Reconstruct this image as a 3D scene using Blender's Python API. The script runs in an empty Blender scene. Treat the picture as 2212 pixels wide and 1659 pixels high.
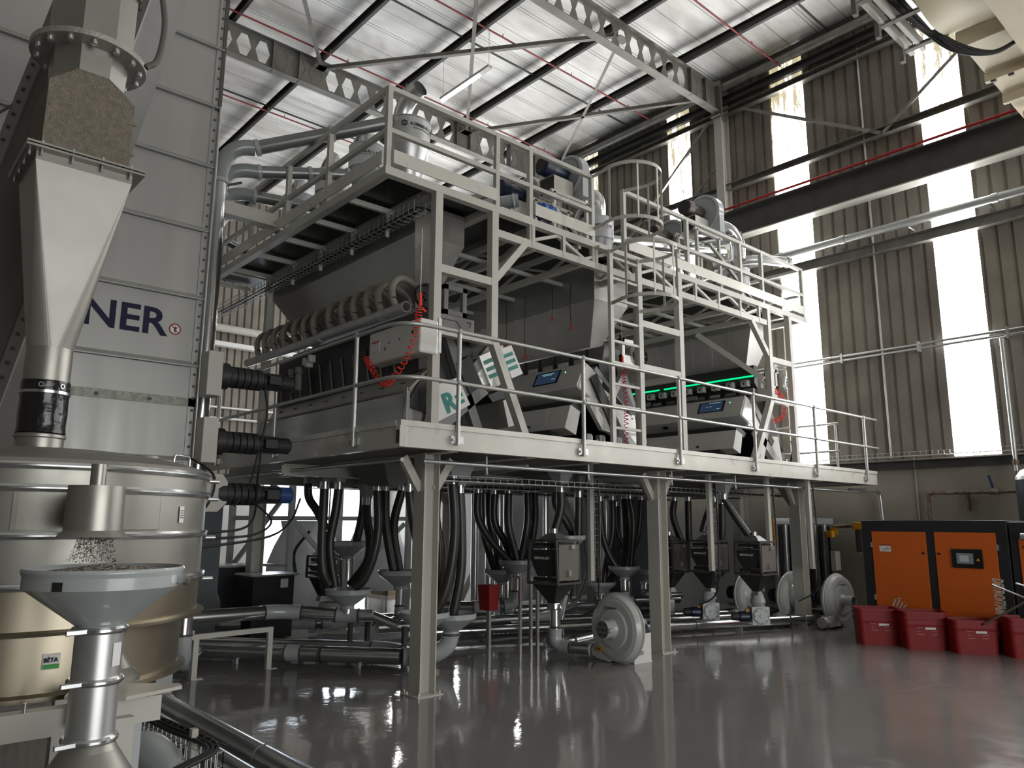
import bpy, bmesh, math, random
from mathutils import Vector, Matrix
random.seed(7)
S = bpy.context.scene
COL = S.collection
PI = math.pi

# ---------------------------------------------------------------- camera
def make_camera():
    f, pitch, roll, yaw = 1634.4, math.radians(10.322), math.radians(0.256), math.radians(48.299)
    fw = Vector((math.cos(pitch)*math.cos(yaw), math.cos(pitch)*math.sin(yaw), math.sin(pitch)))
    r = Vector((math.sin(yaw), -math.cos(yaw), 0)); u = r.cross(fw)
    r2 = r*math.cos(roll) + u*math.sin(roll); u2 = u*math.cos(roll) - r*math.sin(roll)
    M = Matrix((r2, u2, -fw)).transposed().to_4x4()
    M.translation = Vector((0, 0, 1.75))
    cd = bpy.data.cameras.new('camera'); cam = bpy.data.objects.new('camera', cd); COL.objects.link(cam)
    cd.sensor_fit = 'HORIZONTAL'; cd.sensor_width = 36.0; cd.lens = 36.0*f/2212.0
    cd.clip_start = 0.05; cd.clip_end = 200
    cam.matrix_world = M
    S.camera = cam
make_camera()

# ---------------------------------------------------------------- world and light
S.view_settings.view_transform = 'Standard'; S.view_settings.look = 'None'
S.view_settings.gamma = 1.0; S.view_settings.use_curve_mapping = False
S.view_settings.exposure = EXPOSURE = 0.12
S.cycles.use_denoising = True
S.cycles.max_bounces = 8; S.cycles.diffuse_bounces = 4; S.cycles.glossy_bounces = 4
S.cycles.sample_clamp_indirect = 6.0
w = bpy.data.worlds.new('sky'); S.world = w; w.use_nodes = True
nt = w.node_tree
bg = nt.nodes['Background']
bg.inputs[0].default_value = (0.86, 0.93, 1.0, 1); bg.inputs[1].default_value = 2.6

def area(name, loc, rot, sx, sy, power, color=(1, 1, 1), spread=180):
    ld = bpy.data.lights.new(name, 'AREA'); ld.shape = 'RECTANGLE'; ld.size = sx; ld.size_y = sy
    ld.energy = power; ld.color = color; ld.spread = math.radians(spread)
    o = bpy.data.objects.new(name, ld); COL.objects.link(o); o.location = loc; o.rotation_euler = rot
    return o
# daylight through the doorways (behind the camera, far left, rear)
area('doorway_daylight_front', (3.0, -9.6, 2.9), (math.radians(90), 0, 0), 9.0, 5.4, 380, (1.0, 0.955, 0.87))
area('doorway_daylight_rear', (12.7, 24.2, 2.3), (math.radians(-90), 0, 0), 3.8, 4.4, 330, (0.78, 0.88, 1.0))

# ---------------------------------------------------------------- materials
MATS = {}
def mat(name, col, metal=0.0, rough=0.5, bump=0.0, bscale=40.0, var=0.0, vscale=3.0, emis=None, estr=0.0,
        rvar=0.0, col2=None, coat=0.0, alpha=None, stretch=None, aniso=None):
    if name in MATS: return MATS[name]
    m = bpy.data.materials.new(name); m.use_nodes = True
    nt = m.node_tree; N = nt.nodes; L = nt.links
    b = N['Principled BSDF']
    b.inputs['Base Color'].default_value = (*col, 1); b.inputs['Metallic'].default_value = metal
    b.inputs['Roughness'].default_value = rough; b.inputs['Coat Weight'].default_value = coat
    tc = N.new('ShaderNodeTexCoord')
    mp = N.new('ShaderNodeMapping'); L.new(tc.outputs['Object'], mp.inputs[0])
    if stretch: mp.inputs['Scale'].default_value = stretch
    if var > 0 or col2:
        n = N.new('ShaderNodeTexNoise'); n.inputs['Scale'].default_value = vscale; n.inputs['Detail'].default_value = 5
        L.new(mp.outputs[0], n.inputs['Vector'])
        mx = N.new('ShaderNodeMix'); mx.data_type = 'RGBA'
        r = N.new('ShaderNodeValToRGB'); r.color_ramp.elements[0].position = 0.35; r.color_ramp.elements[1].position = 0.68
        L.new(n.outputs['Fac'], r.inputs[0]); L.new(r.outputs[0], mx.inputs['Factor'])
        c2 = col2 if col2 else tuple(max(0, c*(1-var)) for c in col)
        mx.inputs['A'].default_value = (*col, 1); mx.inputs['B'].default_value = (*c2, 1)
        L.new(mx.outputs['Result'], b.inputs['Base Color'])
    if rvar > 0:
        n2 = N.new('ShaderNodeTexNoise'); n2.inputs['Scale'].default_value = vscale*2.3; n2.inputs['Detail'].default_value = 4
        L.new(mp.outputs[0], n2.inputs['Vector'])
        mr = N.new('ShaderNodeMapRange'); mr.inputs['To Min'].default_value = max(0.02, rough-rvar); mr.inputs['To Max'].default_value = rough+rvar
        mr.inputs['From Min'].default_value = 0.3; mr.inputs['From Max'].default_value = 0.7
        L.new(n2.outputs['Fac'], mr.inputs['Value']); L.new(mr.outputs[0], b.inputs['Roughness'])
    if bump > 0:
        n3 = N.new('ShaderNodeTexNoise'); n3.inputs['Scale'].default_value = bscale; n3.inputs['Detail'].default_value = 3
        L.new(mp.outputs[0], n3.inputs['Vector'])
        bp = N.new('ShaderNodeBump'); bp.inputs['Strength'].default_value = bump; bp.inputs['Distance'].default_value = 0.02
        L.new(n3.outputs['Fac'], bp.inputs['Height']); L.new(bp.outputs[0], b.inputs['Normal'])
    if emis:
        b.inputs['Emission Color'].default_value = (*emis, 1); b.inputs['Emission Strength'].default_value = estr
    MATS[name] = m
    return m

paint = mat('warm_grey_paint', (0.51, 0.495, 0.44), 0.0, 0.38, var=0.06, vscale=1.5, rvar=0.08)
galv = mat('galvanised_steel', (0.60, 0.61, 0.60), 0.85, 0.36, var=0.08, vscale=5)
galvpipe = mat('bright_galvanised_pipe', (0.62, 0.63, 0.63), 0.95, 0.21, var=0.06, vscale=3)
rail = mat('rail_zinc', (0.50, 0.50, 0.475), 0.7, 0.42, var=0.06, vscale=5)
greypl = mat('grey_coated_steel', (0.40, 0.425, 0.42), 0.0, 0.3, var=0.08, vscale=3, coat=0.3)
greydk = mat('dark_steel_paint', (0.075, 0.072, 0.066), 0.0, 0.45, var=0.25, vscale=1.5)
stain = mat('stainless_sheet', (0.34, 0.33, 0.295), 0.75, 0.4, var=0.1, vscale=3, rvar=0.04)
stainw = mat('warm_stainless', (0.37, 0.325, 0.245), 0.95, 0.33, var=0.1, vscale=2.2, rvar=0.02)
white = mat('white_coated', (0.68, 0.67, 0.63), 0.0, 0.35, coat=0.3)
offwhite = mat('machine_light_grey', (0.56, 0.55, 0.515), 0.0, 0.4, var=0.06)
mgrey = mat('machine_mid_grey', (0.19, 0.185, 0.175), 0.0, 0.42, var=0.1)
mdark = mat('machine_dark', (0.022, 0.022, 0.023), 0.0, 0.5)
black = mat('black_rubber', (0.012, 0.012, 0.012), 0.0, 0.55)
gloss_black = mat('gloss_black', (0.01, 0.01, 0.011), 0.0, 0.15)
hosem = mat('dark_ribbed_hose', (0.03, 0.028, 0.025), 0.0, 0.38)
pipeg = mat('dull_conveying_pipe', (0.26, 0.27, 0.265), 0.6, 0.33)
paleg = mat('pale_plastic_pipe', (0.42, 0.42, 0.40), 0.1, 0.25)
tan_hose = mat('taupe_hose', (0.23, 0.21, 0.175), 0.0, 0.5)
red = mat('red_plastic', (0.26, 0.003, 0.005), 0.0, 0.55)
redpipe = mat('red_pipe_paint', (0.28, 0.03, 0.03), 0.0, 0.45, var=0.3)
coilred = mat('red_air_hose', (0.75, 0.03, 0.015), 0.0, 0.3)
orange = mat('orange_panel', (0.62, 0.12, 0.012), 0.0, 0.4, bump=0.05, bscale=300)
teal = mat('teal_print', (0.012, 0.22, 0.18), 0.0, 0.5)
navy = mat('navy_print', (0.006, 0.008, 0.035), 0.0, 0.8)
blackpr = mat('black_print', (0.015, 0.015, 0.015), 0.0, 0.5)
whitepr = mat('white_print', (0.75, 0.74, 0.72), 0.0, 0.5)
greenpr = mat('green_print', (0.03, 0.33, 0.04), 0.0, 0.5)
yellow = mat('yellow_paint', (0.75, 0.33, 0.01), 0.0, 0.4)
bluem = mat('dark_blue_motor', (0.012, 0.022, 0.05), 0.0, 0.35)
bluebag = mat('blue_bag', (0.01, 0.09, 0.42), 0.0, 0.25, bump=0.4, bscale=12)
towerp = mat('tower_panel', (0.37, 0.365, 0.345), 0.25, 0.36, var=0.1, vscale=0.9, rvar=0.07, stretch=(3, 3, 0.25))

# ---------------------------------------------------------------- mesh builder
class MB:
    def __init__(s): s.v = []; s.f = []; s.sm = []
    def add(s, vs, fs, smooth=False):
        o = len(s.v); s.v += [tuple(v) for v in vs]
        for f in fs: s.f.append(tuple(i+o for i in f)); s.sm.append(smooth)
        return s
    def xf(s, M, i0=0):
        s.v[i0:] = [tuple(M @ Vector(v)) for v in s.v[i0:]]; return s
    def box(s, x0, x1, y0, y1, z0, z1, M=None):
        v = [(x, y, z) for z in (z0, z1) for x, y in ((x0, y0), (x1, y0), (x1, y1), (x0, y1))]
        if M is not None: v = [tuple(M @ Vector(p)) for p in v]
        return s.add(v, [(0, 3, 2, 1), (4, 5, 6, 7), (0, 1, 5, 4), (1, 2, 6, 5), (2, 3, 7, 6), (3, 0, 4, 7)])
    def cbox(s, c, d, M=None):
        return s.box(c[0]-d[0]/2, c[0]+d[0]/2, c[1]-d[1]/2, c[1]+d[1]/2, c[2]-d[2]/2, c[2]+d[2]/2, M)
    def frame(s, p0, p1, up=(0, 0, 1)):
        p0 = Vector(p0); p1 = Vector(p1); d = (p1-p0); L = d.length; d.normalize()
        up = Vector(up)
        if abs(d.dot(up)) > 0.98: up = Vector((0, 1, 0)) if abs(d.y) < .9 else Vector((1, 0, 0))
        a = up.cross(d).normalized(); b = d.cross(a)
        return p0, d, a, b, L
    def beam(s, p0, p1, w, h, up=(0, 0, 1)):
        "rectangular bar: w along up x dir, h along up"
        p0, d, a, b, L = s.frame(p0, p1, up)
        vs = [p0 + d*t + a*x*w/2 + b*y*h/2 for t in (0, L) for x, y in ((-1, -1), (1, -1), (1, 1), (-1, 1))]
        return s.add(vs, [(0, 3, 2, 1), (4, 5, 6, 7), (0, 1, 5, 4), (1, 2, 6, 5), (2, 3, 7, 6), (3, 0, 4, 7)])
    def prof(s, pts2, p0, p1, up=(0, 0, 1), smooth=False):
        "extrude closed 2D outline (a,b) from p0 to p1"
        p0, d, a, b, L = s.frame(p0, p1, up); n = len(pts2)
        vs = [p0 + d*t + a*x + b*y for t in (0, L) for x, y in pts2]
        fs = [(i, (i+1) % n, n+(i+1) % n, n+i) for i in range(n)]
        s.add(vs, fs, smooth); s.add(vs, [tuple(range(n))[::-1], tuple(range(n, 2*n))])
        return s
    def ibeam(s, p0, p1, w, h, tf=.014, tw=.009, up=(0, 0, 1)):
        W, H = w/2, h/2
        o = [(-W, -H), (W, -H), (W, -H+tf), (tw/2, -H+tf), (tw/2, H-tf), (W, H-tf), (W, H), (-W, H), (-W, H-tf), (-tw/2, H-tf), (-tw/2, -H+tf), (-W, -H+tf)]
        p0, d, a, b, L = s.frame(p0, p1, up)
        vs = [p0 + d*t + a*x + b*y for t in (0, L) for x, y in o]; n = 12
        s.add(vs, [(i, (i+1) % n, n+(i+1) % n, n+i) for i in range(n)])
        for k in (0, 12):
            s.add(vs, [(k+0, k+1, k+2, k+11), (k+10, k+3, k+4, k+9), (k+8, k+5, k+6, k+7)])
        return s
    def chan(s, p0, p1, w, h, t=.01, up=(0, 0, 1), flip=1):
        H = h/2; W = w*flip
        o = [(0, -H), (W, -H), (W, -H+t), (t*flip, -H+t), (t*flip, H-t), (W, H-t), (W, H), (0, H)]
        return s.prof(o, p0, p1, up)
    def angle(s, p0, p1, w, t=.008, up=(0, 0, 1)):
        return s.prof([(0, 0), (w, 0), (w, t), (t, t), (t, w), (0, w)], p0, p1, up)
    def tube(s, pts, r, n=16, caps=True, closed=False, inner=None):
        pts = [Vector(p) for p in pts]; m = len(pts)
        rr = r if isinstance(r, (list, tuple)) else [r]*m
        rings = []; prevn = None
        for i, p in enumerate(pts):
            if closed: t = pts[(i+1) % m]-pts[i-1]
            else: t = pts[min(i+1, m-1)]-pts[max(i-1, 0)]
            if t.length < 1e-9: t = Vector((0, 0, 1))
            t.normalize()
            if prevn is None:
                prevn = t.orthogonal().normalized()
            nn = prevn - t*prevn.dot(t)
            if nn.length < 1e-6: nn = t.orthogonal()
            nn.normalize(); bb = t.cross(nn); prevn = nn
            rings.append([p + nn*math.cos(2*PI*k/n)*rr[i] + bb*math.sin(2*PI*k/n)*rr[i] for k in range(n)])
        vs = [v for rg in rings for v in rg]; fs = []
        for i in range(m if closed else m-1):
            j = (i+1) % m
            for k in range(n):
                fs.append((i*n+k, i*n+(k+1) % n, j*n+(k+1) % n, j*n+k))
        s.add(vs, fs, True)
        if caps and not closed:
            if caps in (True, 1): s.add(rings[0], [tuple(range(n))[::-1]])
            if caps in (True, 2): s.add(rings[-1], [tuple(range(n))])
        return s
    def cyl(s, p0, p1, r, n=20, r2=None, caps=True):
        return s.tube([p0, p1], [r, r if r2 is None else r2], n, caps)
    def pipe(s, p0, p1, r, wall=.004, n=20):
        "open ended hollow pipe"
        p0, d, a, b, L = s.frame(p0, p1)
        R = [(0, r), (L, r), (L, r-wall), (0, r-wall)]
        return s.lathe(R, p0, d, n, closed=True)
    def lathe(s, prof, c=(0, 0, 0), ax=(0, 0, 1), n=24, closed=False, flat=False, arc=None):
        "prof: (t along axis, radius)"
        c = Vector(c); ax = Vector(ax).normalized(); a = ax.orthogonal().normalized()
        if abs(ax.z) > .99: a = Vector((1, 0, 0))
        b = ax.cross(a); m = len(prof)
        vs = []
        nn = n if arc is None else n+1
        for t, r in prof:
            for k in range(nn):
                an = 2*PI*k/n if arc is None else arc[0]+(arc[1]-arc[0])*k/n
                vs.append(c + ax*t + (a*math.cos(an)+b*math.sin(an))*r)
        segs = m if closed else m-1
        for i in range(segs):
            j = (i+1) % m
            # separate strips keep profile corners crisp
            o = [vs[i*nn+k] for k in range(nn)] + [vs[j*nn+k] for k in range(nn)]
            rng = n
            s.add(o, [(k, (k+1) % nn, nn+(k+1) % nn, nn+k) for k in range(rng)], not flat)
        return s
    def disc(s, c, ax, r, n=24):
        return s.lathe([(0, 0.0001), (0, r)], c, ax, n)
    def prism(s, poly, z0, z1, M=None):
        "poly in xy, extruded along z"
        n = len(poly); vs = [(x, y, z0) for x, y in poly] + [(x, y, z1) for x, y in poly]
        if M is not None: vs = [tuple(M @ Vector(p)) for p in vs]
        return s.add(vs, [tuple(range(n))[::-1], tuple(range(n, 2*n))] + [(i, (i+1) % n, n+(i+1) % n, n+i) for i in range(n)])
    def loft(s, rings, caps=(True, True), smooth=False):
        n = len(rings[0]); vs = [v for r in rings for v in r]; fs = []
        for i in range(len(rings)-1):
            for k in range(n): fs.append((i*n+k, i*n+(k+1) % n, (i+1)*n+(k+1) % n, (i+1)*n+k))
        s.add(vs, fs, smooth)
        if caps[0]: s.add(rings[0], [tuple(range(n))[::-1]])
        if caps[1]: s.add(rings[-1], [tuple(range(n))])
        return s
    def build(s, name, m, parent=None, world=True, bevel=0, tags=None):
        me = bpy.data.meshes.new(name)
        v = s.v
        if parent is not None and world:
            Mi = Matrix.LocRotScale(parent.location, parent.rotation_euler, None).inverted()
            if parent.parent is not None:
                Mi = Mi @ Matrix.LocRotScale(parent.parent.location, parent.parent.rotation_euler, None).inverted()
            v = [tuple(Mi @ Vector(p)) for p in v]
        me.from_pydata(v, [], s.f)
        me.polygons.foreach_set('use_smooth', s.sm)
        me.materials.append(m)
        bm = bmesh.new(); bm.from_mesh(me)
        bmesh.ops.recalc_face_normals(bm, faces=bm.faces); bm.to_mesh(me); bm.free()
        me.update()
        o = bpy.data.objects.new(name, me); COL.objects.link(o)
        if parent is not None: o.parent = parent
        if bevel:
            bv = o.modifiers.new('bevel', 'BEVEL'); bv.width = bevel; bv.segments = 2; bv.limit_method = 'ANGLE'; bv.angle_limit = math.radians(50)
        if tags:
            for k, val in tags.items(): o[k] = val
        return o

def arcpts(c, r, a0, a1, u, v, n=10):
    c = Vector(c); u = Vector(u); v = Vector(v)
    return [c + u*r*math.cos(a0+(a1-a0)*i/n) + v*r*math.sin(a0+(a1-a0)*i/n) for i in range(n+1)]
def smooth_path(pts, n=8):
    "catmull-rom"
    P = [Vector(p) for p in pts]; P = [P[0]*2-P[1]] + P + [P[-1]*2-P[-2]]; out = []
    for i in range(1, len(P)-2):
        for k in range(n):
            t = k/n; a, b, c, d = P[i-1:i+3]
            out.append(0.5*((2*b) + (c-a)*t + (2*a-5*b+4*c-d)*t*t + (3*b-a-3*c+d)*t**3))
    out.append(P[-2]); return out
def bend_path(pts, r, n=8):
    "polyline with rounded corners of radius r"
    P = [Vector(p) for p in pts]; out = [P[0]]
    for i in range(1, len(P)-1):
        a = (P[i-1]-P[i]); b = (P[i+1]-P[i]); rr = min(r, a.length*.49, b.length*.49); a.normalize(); b.normalize()
        p0 = P[i]+a*rr; p1 = P[i]+b*rr
        for k in range(n+1):
            t = k/n; out.append(p0*(1-t)**2 + P[i]*2*t*(1-t) + p1*t*t)
    out.append(P[-1]); return out

def thing(name, label, cat, loc=(0, 0, 0), rz=0, group=None):
    o = bpy.data.objects.new(name, None); COL.objects.link(o); o.empty_display_size = .1
    o.location = loc; o.rotation_euler = (0, 0, rz); o['label'] = label; o['category'] = cat
    if group: o['group'] = group
    return o
def tag(o, label, cat, group=None):
    o['label'] = label; o['category'] = cat
    if group: o['group'] = group
    return o
def struct(o): o['kind'] = 'structure'; return o
def dup(root, loc=None, rz=None, label=None, group=None):
    r = root.copy(); COL.objects.link(r)
    if loc is not None: r.location = loc
    if rz is not None: r.rotation_euler = (0, 0, rz)
    if label: r['label'] = label
    if group: r['group'] = group
    for ch in list(root.children):
        c = ch.copy(); COL.objects.link(c); c.parent = r
        for g in list(ch.children):
            d = g.copy(); COL.objects.link(d); d.parent = c
    return r
def text(body, size, m, parent, M, name='lettering', extrude=.001, bold=0.0, sx=1.0, align='LEFT', shear=0.0):
    "lettering as mesh; M places text plane (x right, y up)"
    cu = bpy.data.curves.new(name, 'FONT'); cu.body = body; cu.size = size; cu.extrude = extrude
    cu.offset = bold; cu.align_x = align; cu.shear = shear; cu.resolution_u = 3
    o = bpy.data.objects.new(name, cu)
    me = bpy.data.meshes.new_from_object(o); bpy.data.objects.remove(o); bpy.data.curves.remove(cu)
    Ms = M @ Matrix.Diagonal((sx, 1, 1, 1))
    if parent is not None:
        Mi = Matrix.LocRotScale(parent.location, parent.rotation_euler, None).inverted()
        if parent.parent is not None: Mi = Mi @ Matrix.LocRotScale(parent.parent.location, parent.parent.rotation_euler, None).inverted()
        Ms = Mi @ Ms
    me.transform(Ms); me.materials.clear(); me.materials.append(m); me.name = name
    q = bpy.data.objects.new(name, me); COL.objects.link(q)
    if parent is not None: q.parent = parent
    return q
def plane_M(o, x, y):
    "matrix with origin o, axes x,y, z = x cross y"
    x = Vector(x).normalized(); y = Vector(y).normalized(); z = x.cross(y)
    M = Matrix((x, y, z)).transposed().to_4x4(); M.translation = Vector(o); return M
# ================================================================ building shell
XW, YB, ZE = 15.48, 24.5, 12.4      # right wall, rear wall, eave height
def floor_material():
    m = bpy.data.materials.new('polished_resin_floor'); m.use_nodes = True
    N = m.node_tree.nodes; L = m.node_tree.links; b = N['Principled BSDF']
    tc = N.new('ShaderNodeTexCoord')
    n = N.new('ShaderNodeTexNoise'); n.inputs['Scale'].default_value = 0.8; n.inputs['Detail'].default_value = 6; L.new(tc.outputs['Object'], n.inputs['Vector'])
    mx = N.new('ShaderNodeMix'); mx.data_type = 'RGBA'; mx.inputs['A'].default_value = (0.17, 0.165, 0.16, 1); mx.inputs['B'].default_value = (0.235, 0.225, 0.216, 1)
    L.new(n.outputs['Fac'], mx.inputs['Factor'])
    # fine speckle of dust and flakes
    v = N.new('ShaderNodeTexVoronoi'); v.inputs['Scale'].default_value = 26; L.new(tc.outputs['Object'], v.inputs['Vector'])
    r = N.new('ShaderNodeValToRGB'); r.color_ramp.elements[0].position = 0.04; r.color_ramp.elements[1].position = 0.09
    r.color_ramp.elements[0].color = (1, 1, 1, 1); r.color_ramp.elements[1].color = (0, 0, 0, 1); L.new(v.outputs['Distance'], r.inputs[0])
    n4 = N.new('ShaderNodeTexNoise'); n4.inputs['Scale'].default_value = 3.0; L.new(tc.outputs['Object'], n4.inputs['Vector'])
    mul = N.new('ShaderNodeMath'); mul.operation = 'MULTIPLY'; L.new(r.outputs[0], mul.inputs[0]); L.new(n4.outputs['Fac'], mul.inputs[1])
    mx2 = N.new('ShaderNodeMix'); mx2.data_type = 'RGBA'; L.new(mx.outputs['Result'], mx2.inputs['A']); mx2.inputs['B'].default_value = (0.30, 0.29, 0.27, 1)
    L.new(mul.outputs[0], mx2.inputs['Factor']); L.new(mx2.outputs['Result'], b.inputs['Base Color'])
    n2 = N.new('ShaderNodeTexNoise'); n2.inputs['Scale'].default_value = 2.4; n2.inputs['Detail'].default_value = 8; n2.inputs['Roughness'].default_value = .65
    L.new(tc.outputs['Object'], n2.inputs['Vector'])
    mr = N.new('ShaderNodeMapRange'); mr.inputs['From Min'].default_value = .35; mr.inputs['From Max'].default_value = .7
    mr.inputs['To Min'].default_value = 0.02; mr.inputs['To Max'].default_value = 0.085; L.new(n2.outputs['Fac'], mr.inputs['Value']); L.new(mr.outputs[0], b.inputs['Roughness'])
    sx = N.new('ShaderNodeSeparateXYZ'); L.new(tc.outputs['Object'], sx.inputs[0])
    sb = N.new('ShaderNodeMath'); sb.operation = 'SUBTRACT'; L.new(sx.outputs['X'], sb.inputs[0]); L.new(sx.outputs['Y'], sb.inputs[1])
    du = N.new('ShaderNodeMapRange'); du.inputs['From Min'].default_value = 1.5; du.inputs['From Max'].default_value = 7.0; du.inputs['To Min'].default_value = 0.0; du.inputs['To Max'].default_value = 0.14; L.new(sb.outputs[0], du.inputs['Value'])
    ad = N.new('ShaderNodeMath'); ad.operation = 'ADD'; L.new(mr.outputs[0], ad.inputs[0]); L.new(du.outputs[0], ad.inputs[1]); L.new(ad.outputs[0], b.inputs['Roughness'])   # dustier towards the tubs
    n3 = N.new('ShaderNodeTexNoise'); n3.inputs['Scale'].default_value = 6.0; n3.inputs['Detail'].default_value = 7; L.new(tc.outputs['Object'], n3.inputs['Vector'])
    bp = N.new('ShaderNodeBump'); bp.inputs['Strength'].default_value = .09; bp.inputs['Distance'].default_value = .02; L.new(n3.outputs['Fac'], bp.inputs['Height'])
    L.new(bp.outputs[0], b.inputs['Normal'])
    b.inputs['IOR'].default_value = 1.5
    return m
def roof_material():
    m = bpy.data.materials.new('foil_roof_lining'); m.use_nodes = True
    N = m.node_tree.nodes; L = m.node_tree.links; b = N['Principled BSDF']
    tc = N.new('ShaderNodeTexCoord'); sx = N.new('ShaderNodeSeparateXYZ'); L.new(tc.outputs['Object'], sx.inputs[0])
    n = N.new('ShaderNodeTexNoise'); n.inputs['Scale'].default_value = 0.9; n.inputs['Detail'].default_value = 7; n.inputs['Roughness'].default_value = .6
    mp = N.new('ShaderNodeMapping'); mp.inputs['Scale'].default_value = (0.45, 1.6, 1); L.new(tc.outputs['Object'], mp.inputs[0]); L.new(mp.outputs[0], n.inputs['Vector'])
    r = N.new('ShaderNodeValToRGB'); r.color_ramp.elements[0].position = .33; r.color_ramp.elements[1].position = .62
    r.color_ramp.elements[0].color = (0.60, 0.58, 0.54, 1); r.color_ramp.elements[1].color = (0.93, 0.92, 0.89, 1); L.new(n.outputs['Fac'], r.inputs[0])
    # lap seams that run down the slope
    def seam(period, off, wd):
        a = N.new('ShaderNodeMath'); a.operation = 'ADD'; a.inputs[1].default_value = off+100; L.new(sx.outputs['Y'], a.inputs[0])
        p = N.new('ShaderNodeMath'); p.operation = 'MODULO'; p.inputs[1].default_value = period; L.new(a.outputs[0], p.inputs[0])
        c = N.new('ShaderNodeMath'); c.operation = 'LESS_THAN'; c.inputs[1].default_value = wd; L.new(p.outputs[0], c.inputs[0]); return c
    s1 = seam(0.66, 0, 0.014); s2 = seam(1.32, 0.08, 0.014)
    mxm = N.new('ShaderNodeMath'); mxm.operation = 'MAXIMUM'; L.new(s1.outputs[0], mxm.inputs[0]); L.new(s2.outputs[0], mxm.inputs[1])
    mx = N.new('ShaderNodeMix'); mx.data_type = 'RGBA'; L.new(mxm.outputs[0], mx.inputs['Factor']); L.new(r.outputs[0], mx.inputs['A']); mx.inputs['B'].default_value = (0.16, 0.15, 0.13, 1)
    L.new(mx.outputs['Result'], b.inputs['Base Color'])
    b.inputs['Metallic'].default_value = .1; b.inputs['Roughness'].default_value = .5
    n3 = N.new('ShaderNodeTexNoise'); n3.inputs['Scale'].default_value = 1.3; n3.inputs['Detail'].default_value = 3; L.new(mp.outputs[0], n3.inputs['Vector'])
    bp = N.new('ShaderNodeBump'); bp.inputs['Strength'].default_value = .25; bp.inputs['Distance'].default_value = .12; L.new(n3.outputs['Fac'], bp.inputs['Height']); L.new(bp.outputs[0], b.inputs['Normal'])
    return m
def cement_material():
    m = bpy.data.materials.new('fibre_cement_sheet'); m.use_nodes = True
    N = m.node_tree.nodes; L = m.node_tree.links; b = N['Principled BSDF']
    tc = N.new('ShaderNodeTexCoord')
    n = N.new('ShaderNodeTexNoise'); n.inputs['Scale'].default_value = 1.1; n.inputs['Detail'].default_value = 8; L.new(tc.outputs['Object'], n.inputs['Vector'])
    r = N.new('ShaderNodeValToRGB'); r.color_ramp.elements[0].position = .3; r.color_ramp.elements[1].position = .7
    r.color_ramp.elements[0].color = (0.165, 0.145, 0.12, 1); r.color_ramp.elements[1].color = (0.27, 0.245, 0.205, 1); L.new(n.outputs['Fac'], r.inputs[0])
    L.new(r.outputs[0], b.inputs['Base Color']); b.inputs['Roughness'].default_value = .85
    return m
def strip_material():
    "daylight through translucent wall sheets, with streaks of moss and dirt in the sheet"
    m = bpy.data.materials.new('translucent_daylight_sheet'); m.use_nodes = True
    N = m.node_tree.nodes; L = m.node_tree.links; b = N['Principled BSDF']
    tc = N.new('ShaderNodeTexCoord'); mp = N.new('ShaderNodeMapping'); mp.inputs['Scale'].default_value = (1, 9, 1.1); L.new(tc.outputs['Object'], mp.inputs[0])
    n = N.new('ShaderNodeTexNoise'); n.inputs['Scale'].default_value = 1.0; n.inputs['Detail'].default_value = 9; n.inputs['Roughness'].default_value = .75; L.new(mp.outputs[0], n.inputs['Vector'])
    sx = N.new('ShaderNodeSeparateXYZ'); L.new(tc.outputs['Object'], sx.inputs[0])
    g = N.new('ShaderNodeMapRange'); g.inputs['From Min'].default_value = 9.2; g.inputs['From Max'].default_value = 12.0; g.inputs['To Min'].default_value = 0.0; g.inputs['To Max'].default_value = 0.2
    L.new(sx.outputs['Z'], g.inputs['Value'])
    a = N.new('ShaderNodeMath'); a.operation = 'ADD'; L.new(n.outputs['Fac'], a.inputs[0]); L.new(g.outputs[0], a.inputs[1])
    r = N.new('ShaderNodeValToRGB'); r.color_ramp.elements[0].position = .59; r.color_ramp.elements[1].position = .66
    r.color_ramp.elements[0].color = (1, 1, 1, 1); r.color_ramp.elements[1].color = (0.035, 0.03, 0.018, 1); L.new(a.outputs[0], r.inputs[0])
    b.inputs['Base Color'].default_value = (0.5, 0.5, 0.47, 1)
    L.new(r.outputs[0], b.inputs['Emission Color']); b.inputs['Emission Strength'].default_value = STRIP_STRENGTH
    b.inputs['Roughness'].default_value = .5
    return m
STRIP_STRENGTH = 14.0
M_floor, M_roof, M_cem, M_strip = floor_material(), roof_material(), cement_material(), strip_material()
M_mason = mat('painted_masonry', (0.37, 0.34, 0.29), 0, .8, var=.14, vscale=.8, bump=.1, bscale=8)
M_white_mason = mat('white_masonry', (0.62, 0.62, 0.60), 0, .8, var=.14, vscale=.8)
M_steel = mat('dusty_structural_steel', (0.20, 0.19, 0.165), 0.1, .55, var=.35, vscale=2.0)
M_purl = mat('dark_purlin_steel', (0.06, 0.058, 0.053), 0.2, .5, var=.4, vscale=1.5)
M_girt = mat('galvanised_girt', (0.30, 0.29, 0.26), 0.5, .45, var=.3, vscale=4)

mb = MB(); mb.box(-12, XW+.3, -10, YB+.3, -.2, 0); struct(mb.build('floor', M_floor))
mb = MB(); mb.box(-12, XW+.3, -10, YB+.3, 12.68, 12.8); struct(mb.build('ceiling', M_roof))

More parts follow.
